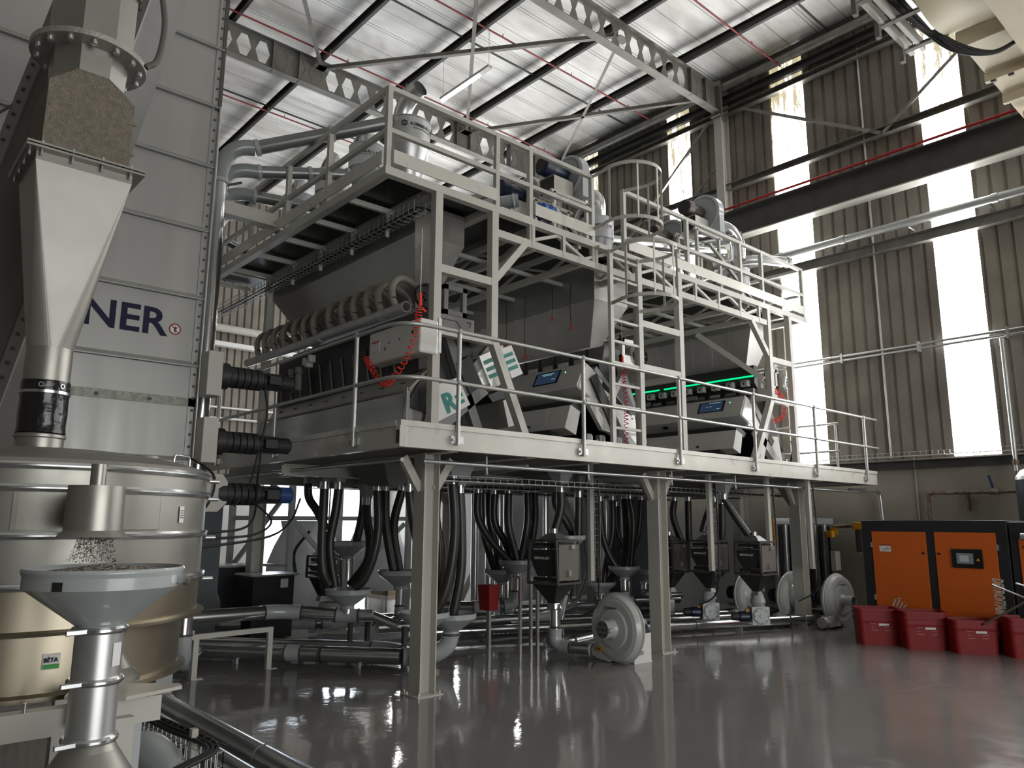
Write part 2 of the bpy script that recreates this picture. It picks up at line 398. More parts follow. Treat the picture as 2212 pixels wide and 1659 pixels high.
STRIPS = [(-5.4+3.12*i, -4.65+3.12*i) for i in range(10)]
STRIPS = [(4.25, 5.02), (7.40, 8.22), (10.49, 11.2), (13.66, 14.32), (1.15, 1.92), (-1.95, -1.18), (-5.05, -4.3), (16.75, 17.45), (19.9, 20.6), (23.0, 23.7)]
def corr(y0, y1, z0, z1, x, sgn, axis='y', period=.25):
    "trapezoid sheet profile along y (or x) at x, inside face; sgn=+1 ribs recess away from room"
    b = MB(); pts = []; y = y0
    off = [(0, 0), (.165, 0), (.195, .05), (.22, .05), (.25, 0)]
    k0 = math.floor(y0/period)
    for k in range(k0, int(math.ceil(y1/period))+1):
        for o, d in off[:-1]:
            yy = k*period+o
            if y0 <= yy <= y1: pts.append((yy, d))
    pts = [(y0, 0)] + pts + [(y1, 0)]
    vs = []
    for z in (z0, z1):
        for yy, d in pts:
            vs.append((x+sgn*d, yy, z) if axis == 'y' else (yy, x+sgn*d, z))
    n = len(pts); b.add(vs, [(i, i+1, n+i+1, n+i) for i in range(n-1)])
    return b
# right wall: masonry plinth, then sheeting between the translucent strips
mb = MB(); mb.box(XW, XW+.25, -10, YB, 0, 2.98); struct(mb.build('wall_right_lower', M_mason))
mb = MB(); ys = sorted(STRIPS); y = -10
for a, b_ in ys + [(YB, YB)]:
    c = corr(y, a, 2.98, 12.68, XW, 1); mb.add(c.v, c.f); y = b_
struct(mb.build('wall_right', M_cem))
for i, (a, b_) in enumerate(ys):
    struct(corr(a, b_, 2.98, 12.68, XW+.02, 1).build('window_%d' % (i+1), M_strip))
# rear wall with the open doorway
DX0, DX1, DZ = 10.75, 14.9, 4.6
mb = MB(); mb.box(-12, DX0, YB, YB+.25, 0, 2.98); mb.box(DX1, XW, YB, YB+.25, 0, 2.98)
struct(mb.build('wall_back_lower', M_white_mason))
mb = MB()
for x0, x1, z0 in ((-12, DX0, 2.98), (DX0, DX1, DZ), (DX1, XW, 2.98)):
    c = corr(x0, x1, z0, 12.68, YB, 1, 'x'); mb.add(c.v, c.f)
struct(mb.build('wall_back', M_cem))
mb = MB(); mb.box(DX0-.12, DX0, YB-.06, YB+.3, 0, DZ); mb.box(DX1, DX1+.12, YB-.06, YB+.3, 0, DZ); mb.box(DX0-.12, DX1+.12, YB-.06, YB+.3, DZ, DZ+.15)
struct(mb.build('door_1', greypl))
mb = MB(); mb.box(-30, 60, YB+.3, YB+60, -.25, -.05); struct(mb.build('ground', mat('outside_concrete', (0.5, 0.5, 0.48), 0, .8)))
# left wall and front wall behind the camera, the front one with a doorway
mb = MB()
for y0, y1, z0 in ((-10, YB, 0),): mb.box(-12.25, -12, y0, y1, z0, 12.68)
struct(mb.build('wall_left', M_cem))
mb = MB()
for x0, x1, z0 in ((-12, -1.6, 0), (-1.6, 7.6, 5.8), (7.6, XW, 0)): mb.box(x0, x1, -10.25, -10, z0, 12.68)
struct(mb.build('wall_front', M_cem))

# ---------------------------------------------------------------- castellated rafters
def castellated(Y, x0, x1, zb, zt, solid, label):
    t = thing('castellated_rafter', label, 'roof beam', (x1, Y, zb), group=None)
    H = zt-zb; fl = .016; P = .425; mid = (zb+zt)/2
    hw, hh = .17, .255
    mb = MB(); x = x0; th = .006
    front = []
    def q(pts):
        for yy in (Y-th, Y+th): mb.add([(px, yy, pz) for px, pz in pts], [tuple(range(len(pts)))])
    n = int((x1-x0)/P)
    for k in range(n+1):
        a = x0+k*P; b = min(a+P, x1); c = (a+b)/2
        if b-a < .05: continue
        if any(s0 <= c <= s1 for s0, s1 in solid) or b-a < P*.95:
            q([(a, zb), (b, zb), (b, zt), (a, zt)]); continue
        h = [(c-hw, mid), (c-hw*.42, mid+hh), (c+hw*.42, mid+hh), (c+hw, mid), (c+hw*.42, mid-hh), (c-hw*.42, mid-hh)]
        q([(a, mid), h[0], h[1], (c-hw*.42, zt), (a, zt)]); q([h[1], h[2], (c+hw*.42, zt), (c-hw*.42, zt)])
        q([h[2], h[3], (b, mid), (b, zt), (c+hw*.42, zt)])
        q([(a, zb), (c-hw*.42, zb), h[5], h[0], (a, mid)]); q([(c-hw*.42, zb), (c+hw*.42, zb), h[4], h[5]])
        q([(c+hw*.42, zb), (b, zb), (b, mid), h[3], h[4]])
        for i in range(6):
            p, r = h[i], h[(i+1) % 6]
            mb.add([(p[0], Y-th, p[1]), (r[0], Y-th, r[1]), (r[0], Y+th, r[1]), (p[0], Y+th, p[1])], [(0, 1, 2, 3)])
    mb.build('web', M_steel, t)
    mb = MB(); mb.box(x0, x1, Y-.1, Y+.1, zt-fl, zt); mb.build('top_flange', M_steel, t)
    mb = MB(); mb.box(x0, x1, Y-.1, Y+.1, zb, zb+fl); mb.build('bottom_flange', M_steel, t)
    for s0, s1 in solid:
        for xx in (s0, (s0+s1)/2):
            MB().box(xx-.008, xx+.008, Y-.09, Y+.09, zb, zt).build('stiffener', M_steel, t)
    mb = MB()
    # welded infill outlines
    for s0, s1 in solid:
        xx = s0+P/2
        while xx < s1:
            h = [(xx-hw, mid), (xx-hw*.42, mid+hh), (xx+hw*.42, mid+hh), (xx+hw, mid), (xx+hw*.42, mid-hh), (xx-hw*.42, mid-hh)]
            for i in range(6):
                p, r = h[i], h[(i+1) % 6]; mb.beam((p[0], Y-.009, p[1]), (r[0], Y-.009, r[1]), .008, .008)
            xx += P
    w_ = mb.build('infill_weld', M_steel, t); w_['kind'] = 'stuff'
    mb = MB(); mb.box(x1-.02, x1+.02, Y-.14, Y+.14, zb-.12, zt+.1)
    for dz in (.1, .3, .5): 
        for dy in (-.08, .08): mb.cyl((x1-.045, Y+dy, zb+dz), (x1+.04, Y+dy, zb+dz), .018, 6)
    mb.build('end_plate', M_steel, t)
    return t
castellated(9.4, 3.2, 15.05, 11.62, 12.3, [(13.9, 15.1), (7.4, 8.2)], 'castellated steel rafter meeting the wall column above the crane beam')
castellated(15.0, 1.9, 15.05, 11.58, 12.3, [(6.15, 7.4), (11.3, 12.2), (13.2, 15.1)], 'castellated steel rafter crossing behind the big cyclone, farther from the camera')
# portal columns at the right wall
for Y, lab in ((9.4, 'grey steel portal column on the sheeted wall, carrying the end of the crane beam'), (15.0, 'farther grey portal column on the wall, behind the upper deck fans')):
    t = thing('portal_column', lab, 'column', (15.12, Y, 0))
    mb = MB(); mb.ibeam((15.22, Y, 0), (15.22, Y, 12.45), .21, .33, .02, .012, up=(1, 0, 0)); mb.build('shaft', paint if Y < 10 else M_steel, t)
    mb = MB(); mb.box(14.95, 15.45, Y-.13, Y+.13, 11.5, 11.52); mb.box(15.05, 15.39, Y-.13, Y+.13, 12.4, 12.43); mb.build('cap_plate', M_steel, t)
    mb = MB(); mb.box(14.9, 15.5, Y-.2, Y+.2, 0, .03); mb.build('base_plate', M_steel, t)
# purlins
for i, (X, lab) in enumerate(((3.2, 'dark roof purlin nearest the silo tower, high at the upper left'), (5.28, 'dark roof purlin seen beside the top of the silo tower'), (7.38, 'dark roof purlin crossing the rafter left of the cyclone'),
                              (9.45, 'dark roof purlin from which the strip lamp hangs'), (11.62, 'dark roof purlin between the strip lamp and the wall'),
                              (13.72, 'dark roof purlin nearest the sheeted wall'))):
    mb = MB(); mb.chan((X, -10, 12.44), (X, YB, 12.44), .075, .22, .006); tag(mb.build('roof_purlin', M_purl), lab, 'purlin', 'roof purlins')
t = tag(MB().cyl((15.2, -10, 12.3), (15.2, YB, 12.3), .1, 16).build('eave_beam', M_girt), 'round eave beam running along the top of the sheeted wall', 'beam')
mb = MB(); mb.box(15.31, 15.46, -10, YB, 12.42, 12.62); mb.chan((15.34, -10, 12.0), (15.34, YB, 12.0), .1, .2, .01)
tag(mb.build('eave_channel', M_purl), 'dark steel channel just under the round eave beam', 'beam')
for z, h, lab in ((11.70, .15, 'top wall girt crossing the daylight strips just below the eave'), (9.74, .17, 'wall girt where the diagonal braces of the sheeted wall meet'),
                  (7.28, .22, 'wall girt directly under the fat grey wall pipe')):
    mb = MB(); mb.chan((15.44, -10, z), (15.44, YB, z), .16, h, .012, flip=1); tag(mb.build('wall_girt', M_girt), lab, 'girt', 'wall girts')
# sag rods between the purlins
for Y in (12.2, 6.6, 17.9):
    mb = MB(); mb.angle((3.0, Y, 12.45), (15.2, Y, 12.45), .035, .006)
    tag(mb.build('sag_bar', M_purl), {12.2: 'thin dark bar tying the purlins together above the strip lamp', 6.6: 'thin dark purlin tie nearest the camera at the top right', 17.9: 'thin dark purlin tie farthest back, left of the cyclone pipes'}[Y], 'tie bar')
# roof bracing
BR = [((7.35, 14.9, 12.1), (11.5, 9.5, 12.1), .09, 'angle brace from the farther rafter to the nearer rafter over the strip lamp'),
      ((11.55, 14.9, 12.05), (7.6, 9.5, 12.15), .08, 'pale angle brace crossing behind the strip lamp'),
      ((7.25, 14.9, 12.1), (3.3, 9.5, 12.1), .09, 'steep angle brace above the rafter, left of the cyclone'),
      ((11.6, 9.5, 12.05), (15.0, 14.8, 12.05), .07, 'thin angle brace falling towards the upper deck fan'),
      ((11.6, 14.9, 12.05), (15.0, 9.55, 12.05), .09, 'angle brace running to the rafter end at the wall column'),
      ((5.0, 15.1, 12.1), (2.6, 20.4, 12.2), .08, 'short angle brace at the top corner of the silo tower')]
for a, b_, w_, lab in BR:
    mb = MB(); mb.angle(a, b_, w_, .009); mb.cbox(((a[0]), a[1], a[2]), (.3, .2, .02)); tag(mb.build('roof_brace', M_steel), lab, 'brace', 'roof bracing')
# wall bracing
WB = [((15.3, 8.85, 11.65), (15.3, 5.7, 9.72), .075, 'thin wall brace falling to the right from the portal column'),
      ((15.3, 5.75, 9.7), (15.3, 3.3, 11.5), .075, 'thin wall brace rising to the right across the rightmost daylight strip'),
      ((15.3, 9.8, 11.6), (15.3, 13.6, 8.3), .06, 'thin wall brace crossing the strip behind the ladder cage'),
      ((15.3, 9.7, 10.3), (15.3, 14.6, 6.4), .03, 'thinner lower wall brace behind the ladder cage')]
for a, b_, w_, lab in WB:
    tag(MB().angle(a, b_, w_, .006, up=(1, 0, 0)).build('wall_brace', M_girt), lab, 'brace', 'wall bracing')
# sprinkler pipes under the purlins
for (X0, X1, Y), lab in (((1.9, 14.6, 14.45), 'red sprinkler pipe passing behind the cyclone exhaust'), ((1.9, 15.0, 11.35), 'red sprinkler pipe crossing above the strip lamp'),
                        ((3, 15.3, 7.82), 'red sprinkler pipe nearest the camera, ending over the first daylight strip'), ((3, 14.9, 17.75), 'farthest red sprinkler pipe, low at left beside the silo tower')):
    t = thing('sprinkler_pipe', lab, 'pipe', (X1, Y, 12.2), group='red sprinkler pipes')
    mb = MB().cyl((X0, Y, 12.22), (X1, Y, 12.22), .02, 8); mb.build('tube', redpipe, t)
    for X in (7.38, 9.45, 11.62, 13.72):
        mb = MB(); mb.cyl((X-.1, Y, 12.22), (X-.1, Y, 12.36), .008, 6); mb.cyl((X+.35, Y, 12.22), (X+.35, Y, 12.3), .012, 6); mb.lathe([(-.02, .028), (.02, .028)], (X-.1, Y, 12.22), (1, 0, 0), 8); mb.build('hanger', M_girt, t)
# crane beam with the red pipe on it
t = thing('crane_beam', 'deep dark crane runway beam along the sheeted wall', 'beam', (14.85, 9.2, 8.2))
mb = MB(); mb.ibeam((14.85, -10, 8.52), (14.85, 9.3, 8.52), .3, .62, .022, .012); mb.build('girder', mat('crane_beam_grey', (0.075, 0.07, 0.065), .1, .5, var=.25), t)
mb = MB(); mb.box(14.8, 14.9, -10, 9.3, 8.83, 8.88); mb.build('rail', M_steel, t)
mb = MB(); mb.box(14.7, 15.1, 9.25, 9.55, 8.05, 8.2); mb.build('bracket', paint, t)
mb = MB(); mb.box(14.70, 15.0, -10, 9.28, 8.185, 8.208); mb.build('bottom_flange_plate', paint, t)
tag(MB().cyl((14.75, -10, 8.93), (14.75, 9.3, 8.93), .028, 8).build('conductor_pipe', mat('red_gloss', (0.42, .015, .02), 0, .35)), 'red pipe lying along the top of the crane beam', 'pipe')
# wall services
t = thing('wall_pipe', 'fat grey pipe with couplings running along the sheeted wall', 'pipe', (15.1, 5, 7.5))
MB().cyl((15.1, -10, 7.56), (15.1, 20, 7.56), .085, 16).build('tube', galv, t)
for Y in (8.0, 6.6, 5.2, 3.8, 2.4, 1.0, 9.6, 11.2):
    MB().lathe([(-.05, .1), (.05, .1)], (15.1, Y, 7.56), (0, 1, 0), 16).build('coupling', galv, t)
    MB().box(15.09, 15.44, Y+.1, Y+.13, 7.44, 7.47).build('bracket', galv, t)
t = thing('wall_conduit', 'pair of thin pipes clipped along the sheeted wall at mid height', 'pipe', (15.35, 5, 5.1))
for dz in (0, .085):
    MB().cyl((15.36, -10, 5.08+dz), (15.36, 20, 5.08+dz), .028, 8).build('tube', galvpipe, t)
for Y in (3.9, 5.4, 6.9, 8.4, 9.9): MB().box(15.32, 15.46, Y, Y+.04, 5.02, 5.22).build('clip', galv, t)
t = thing('cable_tray', 'wire cable tray along the top of the wall plinth', 'cable tray', (15.3, 4, 3.0))
mb = MB()
Y = -4.0
while Y < 12:
    mb.beam((15.2, Y, 3.02), (15.45, Y, 3.02), .008, .008); mb.beam((15.2, Y, 3.02), (15.2, Y, 3.09), .008, .008); Y += .1
for x, z in ((15.2, 3.09), (15.2, 3.02), (15.3, 3.02), (15.4, 3.02)): mb.beam((x, -4, z), (x, 12, z), .008, .008)
mb.build('mesh', galv, t)
mb = MB(); mb.chan((15.44, -10, 2.86), (15.44, 20, 2.86), .12, .16, .01); tag(mb.build('plinth_angle', M_purl), 'dark steel channel along the top of the masonry plinth', 'beam')
tag(MB().cyl((15.4, 6.12, 3.0), (15.4, 6.12, 11.9), .022, 8).build('downpipe', galv), 'thin vertical conduit on the sheeting between the two nearest daylight strips', 'pipe')
# strip lamp
t = thing('strip_lamp', 'long lit fluorescent strip lamp hanging from the roof', 'lamp', (9.45, 12.2, 11.3))
MB().box(9.39, 9.51, 11.36, 13.1, 11.34, 11.4).build('housing', offwhite, t)
MB().cyl((9.45, 11.75, 11.31), (9.45, 13.08, 11.31), .028, 10).build('tube', mat('lit_tube', (1, 1, 1), 0, .5, emis=(.93, .97, 1), estr=9), t)
for Y in (11.4, 13.05): MB().cyl((9.45, Y, 11.4), (9.45, Y, 12.35), .006, 5).build('suspension_rod', galv, t)
# rear wall services, seen left of the deck
t = thing('rear_wall_pipe', 'fat pale pipe across the rear sheeted wall', 'pipe', (8, 24.2, 7.9))
MB().cyl((-5, 24.25, 7.95), (15, 24.25, 7.95), .13, 14).build('tube', paint, t)
tag(MB().box(-5, 15, 24.2, 24.45, 7.35, 7.5).build('rear_wall_girt', whitepr), 'white girt under the pale pipe on the rear wall', 'girt')
for z in (5.35, 5.0): tag(MB().cyl((-5, 24.35, z), (15, 24.35, z), .05, 8).build('rear_conduit', galv), 'upper of two thin pipes on the rear sheeted wall' if z > 5.1 else 'lower of two thin pipes on the rear sheeted wall', 'pipe')
# ================================================================ mezzanine deck
FX0, FX1, FY0, FY1, DZ0, DZ1 = 4.07, 14.87, 6.2, 12.3, 2.46, 2.73
t = thing('mezzanine_deck', 'grey painted steel mezzanine deck carrying the sorting machines', 'platform', (FX0, FY0, 0))
MB().box(FX0+.01, FX1-.01, FY0+.01, FY1, DZ1-.05, DZ1-.004).build('deck_plate', mat('deck_plate_underside', (0.17, 0.165, 0.155), .2, .5, var=.3, vscale=3), t)
fm = mat('fascia_paint', (0.60, 0.58, 0.52), .1, .33, var=.06, vscale=2.2, rvar=.08, bump=.06, bscale=10)
MB().chan((FX0, FY0+.004, 2.585), (FX1, FY0+.004, 2.585), .08, .235, .01, flip=1).build('edge_channel', fm, t)
MB().chan((FX0+.004, FY1, 2.585), (FX0+.004, FY0, 2.585), .08, .235, .01, flip=1).build('edge_channel', fm, t)
MB().chan((FX1-.004, FY0, 2.585), (FX1-.004, FY1, 2.585), .08, .235, .01, flip=1).build('edge_channel', fm, t)
MB().box(FX0-.003, FX1, FY0-.012, FY0+.07, 2.675, DZ1).build('edge_trim', fm, t)
MB().box(FX0-.012, FX0+.07, FY0+.07, FY1, 2.675, DZ1).build('edge_trim', fm, t)
mb = MB(); mb.box(FX0-.012, FX0+.07, FY0-.012, FY0+.07, 2.465, 2.675); mb.build('corner_block', fm, t, bevel=.004)
MB().box(FX0-.016, FX0-.012, FY0+.0, FY0+.05, 2.5, 2.63).build('open_end', mdark, t)
for x in (4.79, 5.9, 7.0, 8.78, 9.9, 11.2, 12.76, 13.9):
    MB().ibeam((x, FY0+.09, 2.56), (x, FY1-.02, 2.56), .12, .2).build('cross_beam', paint, t)
for y in (9.0, 11.6): MB().ibeam((FX0+.1, y, 2.38), (FX1-.1, y, 2.38), .13, .14).build('main_beam', paint, t)
for k in range(6):
    MB().beam((4.8+k*1.6, 6.9 if k % 2 else 11.5, 2.42), (6.4+k*1.6, 11.5 if k % 2 else 6.9, 2.42), .05, .05).build('underside_brace', paint, t)
# I-section columns
def deck_column(x, y, lab, splay=True):
    t = thing('deck_column', lab, 'column', (x, y, 0), group='deck columns')
    MB().ibeam((x, y, .012), (x, y, 2.29 if y > 7 else 2.47), .2, .2, .013, .009, up=(1, 0, 0)).build('shaft', paint, t)
    MB().box(x-.16, x+.16, y-.16, y+.16, 0, .012).build('base_plate', paint, t)
    for dx, dy in ((-.13, -.13), (.13, -.13), (-.13, .13), (.13, .13)):
        MB().cyl((x+dx, y+dy, .01), (x+dx, y+dy, .045), .012, 6).build('anchor_bolt', galv, t)
    for dx, dy in ((-.32, 0), (.32, 0), (0, .32)):
        MB().beam((x+dx*.3, y+dy*.3, 2.08), (x+dx, y+dy, 2.42), .06, .09).build('knee_brace', paint, t)
deck_column(4.79, 6.75, 'front corner column of the mezzanine, nearest the camera')
deck_column(8.78, 6.75, 'front column of the mezzanine beside the round white blower')
deck_column(12.76, 6.75, 'front column of the mezzanine in front of the white blowers')
deck_column(5.15, 11.9, 'rear corner column of the mezzanine beside the black cabinet')
deck_column(8.78, 11.6, 'rear column of the mezzanine behind the hanging hoses')
deck_column(12.76, 11.6, 'rear column of the mezzanine behind the separators')
# handrail of the deck: each side one run of tube with posts
def ball(mb, c, r): mb.lathe([(-r, .001), (-r*.7, r*.71), (0, r), (r*.7, r*.71), (r, .001)], c, (0, 0, 1), 10)
t = thing('deck_handrail', 'round zinc handrail along the front and left edge of the mezzanine', 'railing', (4.07, 6.2, 2.73))
for z in (3.72, 3.17):
    MB().tube(bend_path([(4.04, 12.3, z), (4.04, 6.17, z), (14.95, 6.17, z)], .35), .022, 12).build('rail', rail, t)
def railpost(x, y, t, n):
    mb = MB(); mb.cyl((x, y, 2.52), (x, y, 3.72), .024, 12); ball(mb, (x, y, 3.72), .037); ball(mb, (x, y, 3.17), .037); mb.build('post', rail, t)
    mb = MB(); mb.cbox((x+n[0]*.024-n[1]*.02*0, y+n[1]*.024, 2.575), (.035 if n[0] else .16, .035 if n[1] else .16, .075)); p = mb.build('fixing_plate', galv, t)
    MB().cyl((x-n[1]*.055-n[0]*.01, y+n[0]*.055-n[1]*.01, 2.575), (x-n[1]*.055+n[0]*.0, y+n[0]*.055, 2.575), .016, 6).build('bolt', rail, t)
for x in (4.75, 6.65, 8.58, 10.5, 12.45, 14.38): railpost(x, 6.165, t, (0, 1))
for y in (7.05, 9.0, 10.9): railpost(4.04, y, t, (1, 0))
t = thing('end_handrail', 'short zinc handrail along the wall end of the mezzanine', 'railing', (14.87, 9, 2.73))
for z in (3.72, 3.17): MB().cyl((14.9, 6.9, z), (14.9, 12.2, z), .022, 12).build('rail', rail, t)
for y in (6.95, 9.3, 11.6): railpost(14.9, y, t, (-1, 0))
# conduit under the front edge
t = thing('edge_conduit', 'long zinc conduit with drop nozzles clipped beneath the front edge of the deck', 'pipe', (5, 6.4, 2.4))
MB().cyl((4.5, 6.42, 2.36), (14.6, 6.42, 2.33), .022, 10).build('tube', galv, t)
for x in (5.35, 7.0, 8.7, 10.3, 12.6):
    mb = MB(); mb.cyl((x, 6.42, 2.28), (x, 6.42, 2.46), .012, 8); ball(mb, (x, 6.42, 2.27), .022); mb.build('nozzle', rail, t)
t = thing('side_conduit', 'zinc conduit beneath the left edge of the deck', 'pipe', (4.3, 8, 2.4))
MB().cyl((4.3, 6.5, 2.37), (4.3, 12.2, 2.37), .022, 10).build('tube', galv, t)

# ================================================================ upper frame over the machines
UX0, UX1, UY0, UY1, UZ = 4.15, 13.46, 6.75, 12.0, 5.6
ft = thing('upper_frame', 'grey square-tube frame and service deck above the sorting machines', 'platform', (UX0, UY0, 2.73))
b = .1
def rhs(p0, p1, name='beam', w_=b, h_=b, up=(0, 0, 1), m=paint):
    jj = random.uniform(.93, .99) if name not in ('post', 'splayed_leg') else 1.0; w_ *= jj; h_ *= jj
    return MB().beam(p0, p1, w_, h_, up).build(name, m, ft)
for Yp in (6.75, 11.25):
    for X in (4.84, 5.69, 8.47, 9.46, 12.1, 12.85):
        zb = 3.86 if (X in (5.69, 12.1)) else 2.735
        rhs((X, Yp, zb), (X, Yp, 5.5), 'post', up=(0, 1, 0))
    rhs((5.69, Yp, 3.9), (6.23, Yp, 2.735), 'splayed_leg', up=(0, 1, 0)); rhs((12.1, Yp, 3.9), (11.42, Yp, 2.735), 'splayed_leg', up=(0, 1, 0))
    for a, c_ in ((4.84, 5.69), (8.47, 9.46), (12.1, 12.85)):
        rhs((a, Yp, 4.6), (c_, Yp, 4.6), 'beam'); rhs((a, Yp, 3.87 if a != 8.47 else 3.95), (c_, Yp, 3.87 if a != 8.47 else 3.95), 'beam')
    rhs((UX0, Yp, 5.55), (UX1, Yp, 5.55), 'top_chord'); rhs((5.74, Yp, 5.25), (12.05, Yp, 5.25), 'bottom_chord', .08, .1)
    nodes = [6.3+.51*k for k in range(12)]
    for k, x in enumerate(nodes[:-1]):
        z0, z1 = (5.3, 5.5) if k % 2 == 0 else (5.5, 5.3)
        if 5.7 < x < 12: rhs((x, Yp, z0), (nodes[k+1], Yp, z1), 'lattice_bar', .045, .045)
    for x in (6.34, 6.9, 7.55, 8.2, 9.9, 10.55, 11.2, 11.8): rhs((x, Yp-.02, 5.22), (x, Yp-.02, 5.52), 'lattice_plate', .05, .05, (0, 1, 0))
    rhs((5.72, Yp, 4.66), (6.2, Yp, 5.22), 'knee_brace', .09, .09, (0, 1, 0)); rhs((12.07, Yp, 4.66), (11.55, Yp, 5.22), 'knee_brace', .09, .09, (0, 1, 0))
# beams and trusses running to the rear
for X in (4.84, 5.69, 8.47, 9.46, 12.1, 12.85):
    rhs((X, 6.8, 5.55), (X, 11.2, 5.55), 'beam')
for X in (4.84,): rhs((X, 6.8, 5.46), (X, 11.2, 5.46), 'beam', .06, .08)
for X in (6.4, 7.3, 8.2, 9.9, 10.8, 11.6):
    rhs((X, 6.8, 5.5), (X, 11.2, 5.5), 'truss_chord', .06, .08); rhs((X, 6.76, 5.24), (X, 11.24, 5.24), 'truss_chord', .07, .09)
    for k in range(8):
        y = 6.85+k*.55; rhs((X, y, 5.27 if k % 2 else 5.46), (X, y+.55, 5.46 if k % 2 else 5.27), 'lattice_bar', .035, .035)
for Yp in (7.9, 9.0, 10.1):
    rhs((5.74, Yp, 5.36), (8.42, Yp, 5.36), 'cross_member', .05, .06); rhs((9.5, Yp, 5.36), (12.05, Yp, 5.36), 'cross_member', .05, .06)
rhs((11.62, 7.9, 5.18), (12.05, 6.85, 4.25), 'long_brace', .08, .1)
for X in (5.69, 8.47, 9.46, 12.1): rhs((X, 6.8, 3.92), (X, 11.2, 3.92), 'machine_rail', .08, .1)
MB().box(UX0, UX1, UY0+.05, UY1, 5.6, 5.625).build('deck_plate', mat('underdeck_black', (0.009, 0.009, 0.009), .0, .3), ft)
rhs((UX0, UY0-.05, 5.55), (UX0, UY1, 5.55), 'edge_beam'); rhs((UX1, UY0-.05, 5.55), (UX1, UY1, 5.55), 'edge_beam')
for k in range(6):
    y = 7.65+k*.86
    rhs((4.2, y, 5.53), (4.8, y, 5.53), 'cross_member', .05, .07)
    rhs((4.74, y, 5.5), (4.74, y, 5.2), 'hanger', .05, .02, (0, 1, 0))
rhs((4.2, 6.87, 5.54), (4.2, 11.98, 5.54), 'inner_lip', .03, .05)
# toe boards
def toe(p0, p1): MB().beam(p0, p1, .012, .16).build('toe_board', fm, ft)
toe((4.2, 6.70, 5.73), (5.7, 6.70, 5.73)); toe((6.36, 6.70, 5.73), (7.48, 6.70, 5.73)); toe((8.24, 6.70, 5.73), (13.4, 6.70, 5.73)); toe((4.11, 6.8, 5.73), (4.11, 12, 5.73))
toe((13.5, 6.8, 5.73), (13.5, 12, 5.73))
# guard rails of the service deck
gt = thing('service_deck_railing', 'square-tube guard rail around the service deck above the machines', 'railing', (UX0, UY0, UZ))
def gr(p0, p1, name='rail', s=.06, up=(0, 0, 1)):
    s *= 1.0 if name == 'post' else random.uniform(.9, .97)
    MB().beam(p0, p1, s, s, up).build(name, paint, gt)
for z in (6.56, 6.05):
    gr((UX0, 6.75, z), (7.5, 6.75, z)); gr((8.19, 6.75, z), (13.5, 6.75, z)); gr((UX0, 6.78, z), (UX0, 12, z)); gr((13.47, 6.78, z), (13.47, 9.5, z))
gr((5.8, 6.72, 5.6), (6.3, 6.72, 5.6), 'rail', .02)
for x in (UX0, 5.74, 6.31, 7.5, 8.19, 9.75, 11.3, 12.0, 13.47): gr((x, 6.75, 5.2 if x in (6.31, 7.5, 8.19) else 5.58), (x, 6.75, 6.58), 'post', .06, (0, 1, 0))
for y in (8.1, 9.25, 10.45, 11.6): gr((UX0, y, 5.55), (UX0, y, 6.58), 'post', .06, (0, 1, 0))
for y in (8.5,): gr((13.47, y, 5.58), (13.47, y, 6.58), 'post', .06, (0, 1, 0))
# stays of the fan frames that stand on the service deck
for x0, x1, z0, z1 in ((6.9, 7.42, 6.05, 5.68), (9.55, 10.1, 6.2, 5.65), (10.7, 12.0, 6.45, 5.7)):
    MB().beam((x0, 6.95, z0), (x1, 6.95, z1), .05, .05).build('stay', paint, ft)

# ---------------------------------------------------------------- caged ladder
lt = thing('caged_ladder', 'grey ladder with round safety cage rising to the service deck', 'ladder', (8.05, 6.6, 2.73))
LX0, LX1, LY = 7.72, 8.33, 6.62
for x in (LX0, LX1): MB().beam((x, LY, 2.735), (x, LY, 5.5), .07, .05, (0, 1, 0)).build('stringer', paint, lt)
z = 3.0
while z < 5.5:
    MB().beam((LX0+.03, LY, z), (LX1-.03, LY, z), .03, .035).build('rung', paint, lt); z += .3
def hoop(z, x0, x1, y0, r):
    cx = (x0+x1)/2+.02; pts = [(x0, y0, z)]
    a0 = math.radians(150); pts2 = [(cx+r*math.cos(math.radians(a)), y0-.38+r*math.sin(math.radians(a)), z) for a in range(155, 386, 11)]
    pts = [Vector((x0, y0, z))] + [Vector(p) for p in pts2] + [Vector((x1, y0, z))]
    mb = MB()
    # flat bar: loft of thin rectangles
    rings = []
    for i, p in enumerate(pts):
        tt = (pts[min(i+1, len(pts)-1)]-pts[max(i-1, 0)]).normalized(); nn = Vector((0, 0, 1)).cross(tt).normalized()
        rings.append([p+nn*.004+Vector((0, 0, -.025)), p-nn*.004+Vector((0, 0, -.025)), p-nn*.004+Vector((0, 0, .025)), p+nn*.004+Vector((0, 0, .025))])
    mb.loft(rings); mb.build('cage_hoop', paint, lt); return pts2
p1 = hoop(4.72, LX0, LX1, LY, .42); p2 = hoop(5.47, LX0, LX1, LY, .42); p3 = hoop(5.78, 7.5, 8.19, 6.72, .43); p4 = hoop(6.56, 7.5, 8.19, 6.72, .43)
for k in (2, 7, 11, 15, 19):
    MB().beam((p1[k][0], p1[k][1], 4.7), (p2[k][0], p2[k][1], 5.49), .035, .006, (0, 1, 0) if k in (7, 11) else (1, 0, 0)).build('cage_strap', paint, lt)
    MB().beam((p3[k][0], p3[k][1], 5.76), (p4[k][0], p4[k][1], 6.58), .035, .006, (0, 1, 0) if k in (7, 11) else (1, 0, 0)).build('cage_strap', paint, lt)
MB().box(7.5, 8.3, 6.62, 6.8, 5.48, 5.52).build('step_off_plate', paint, lt)

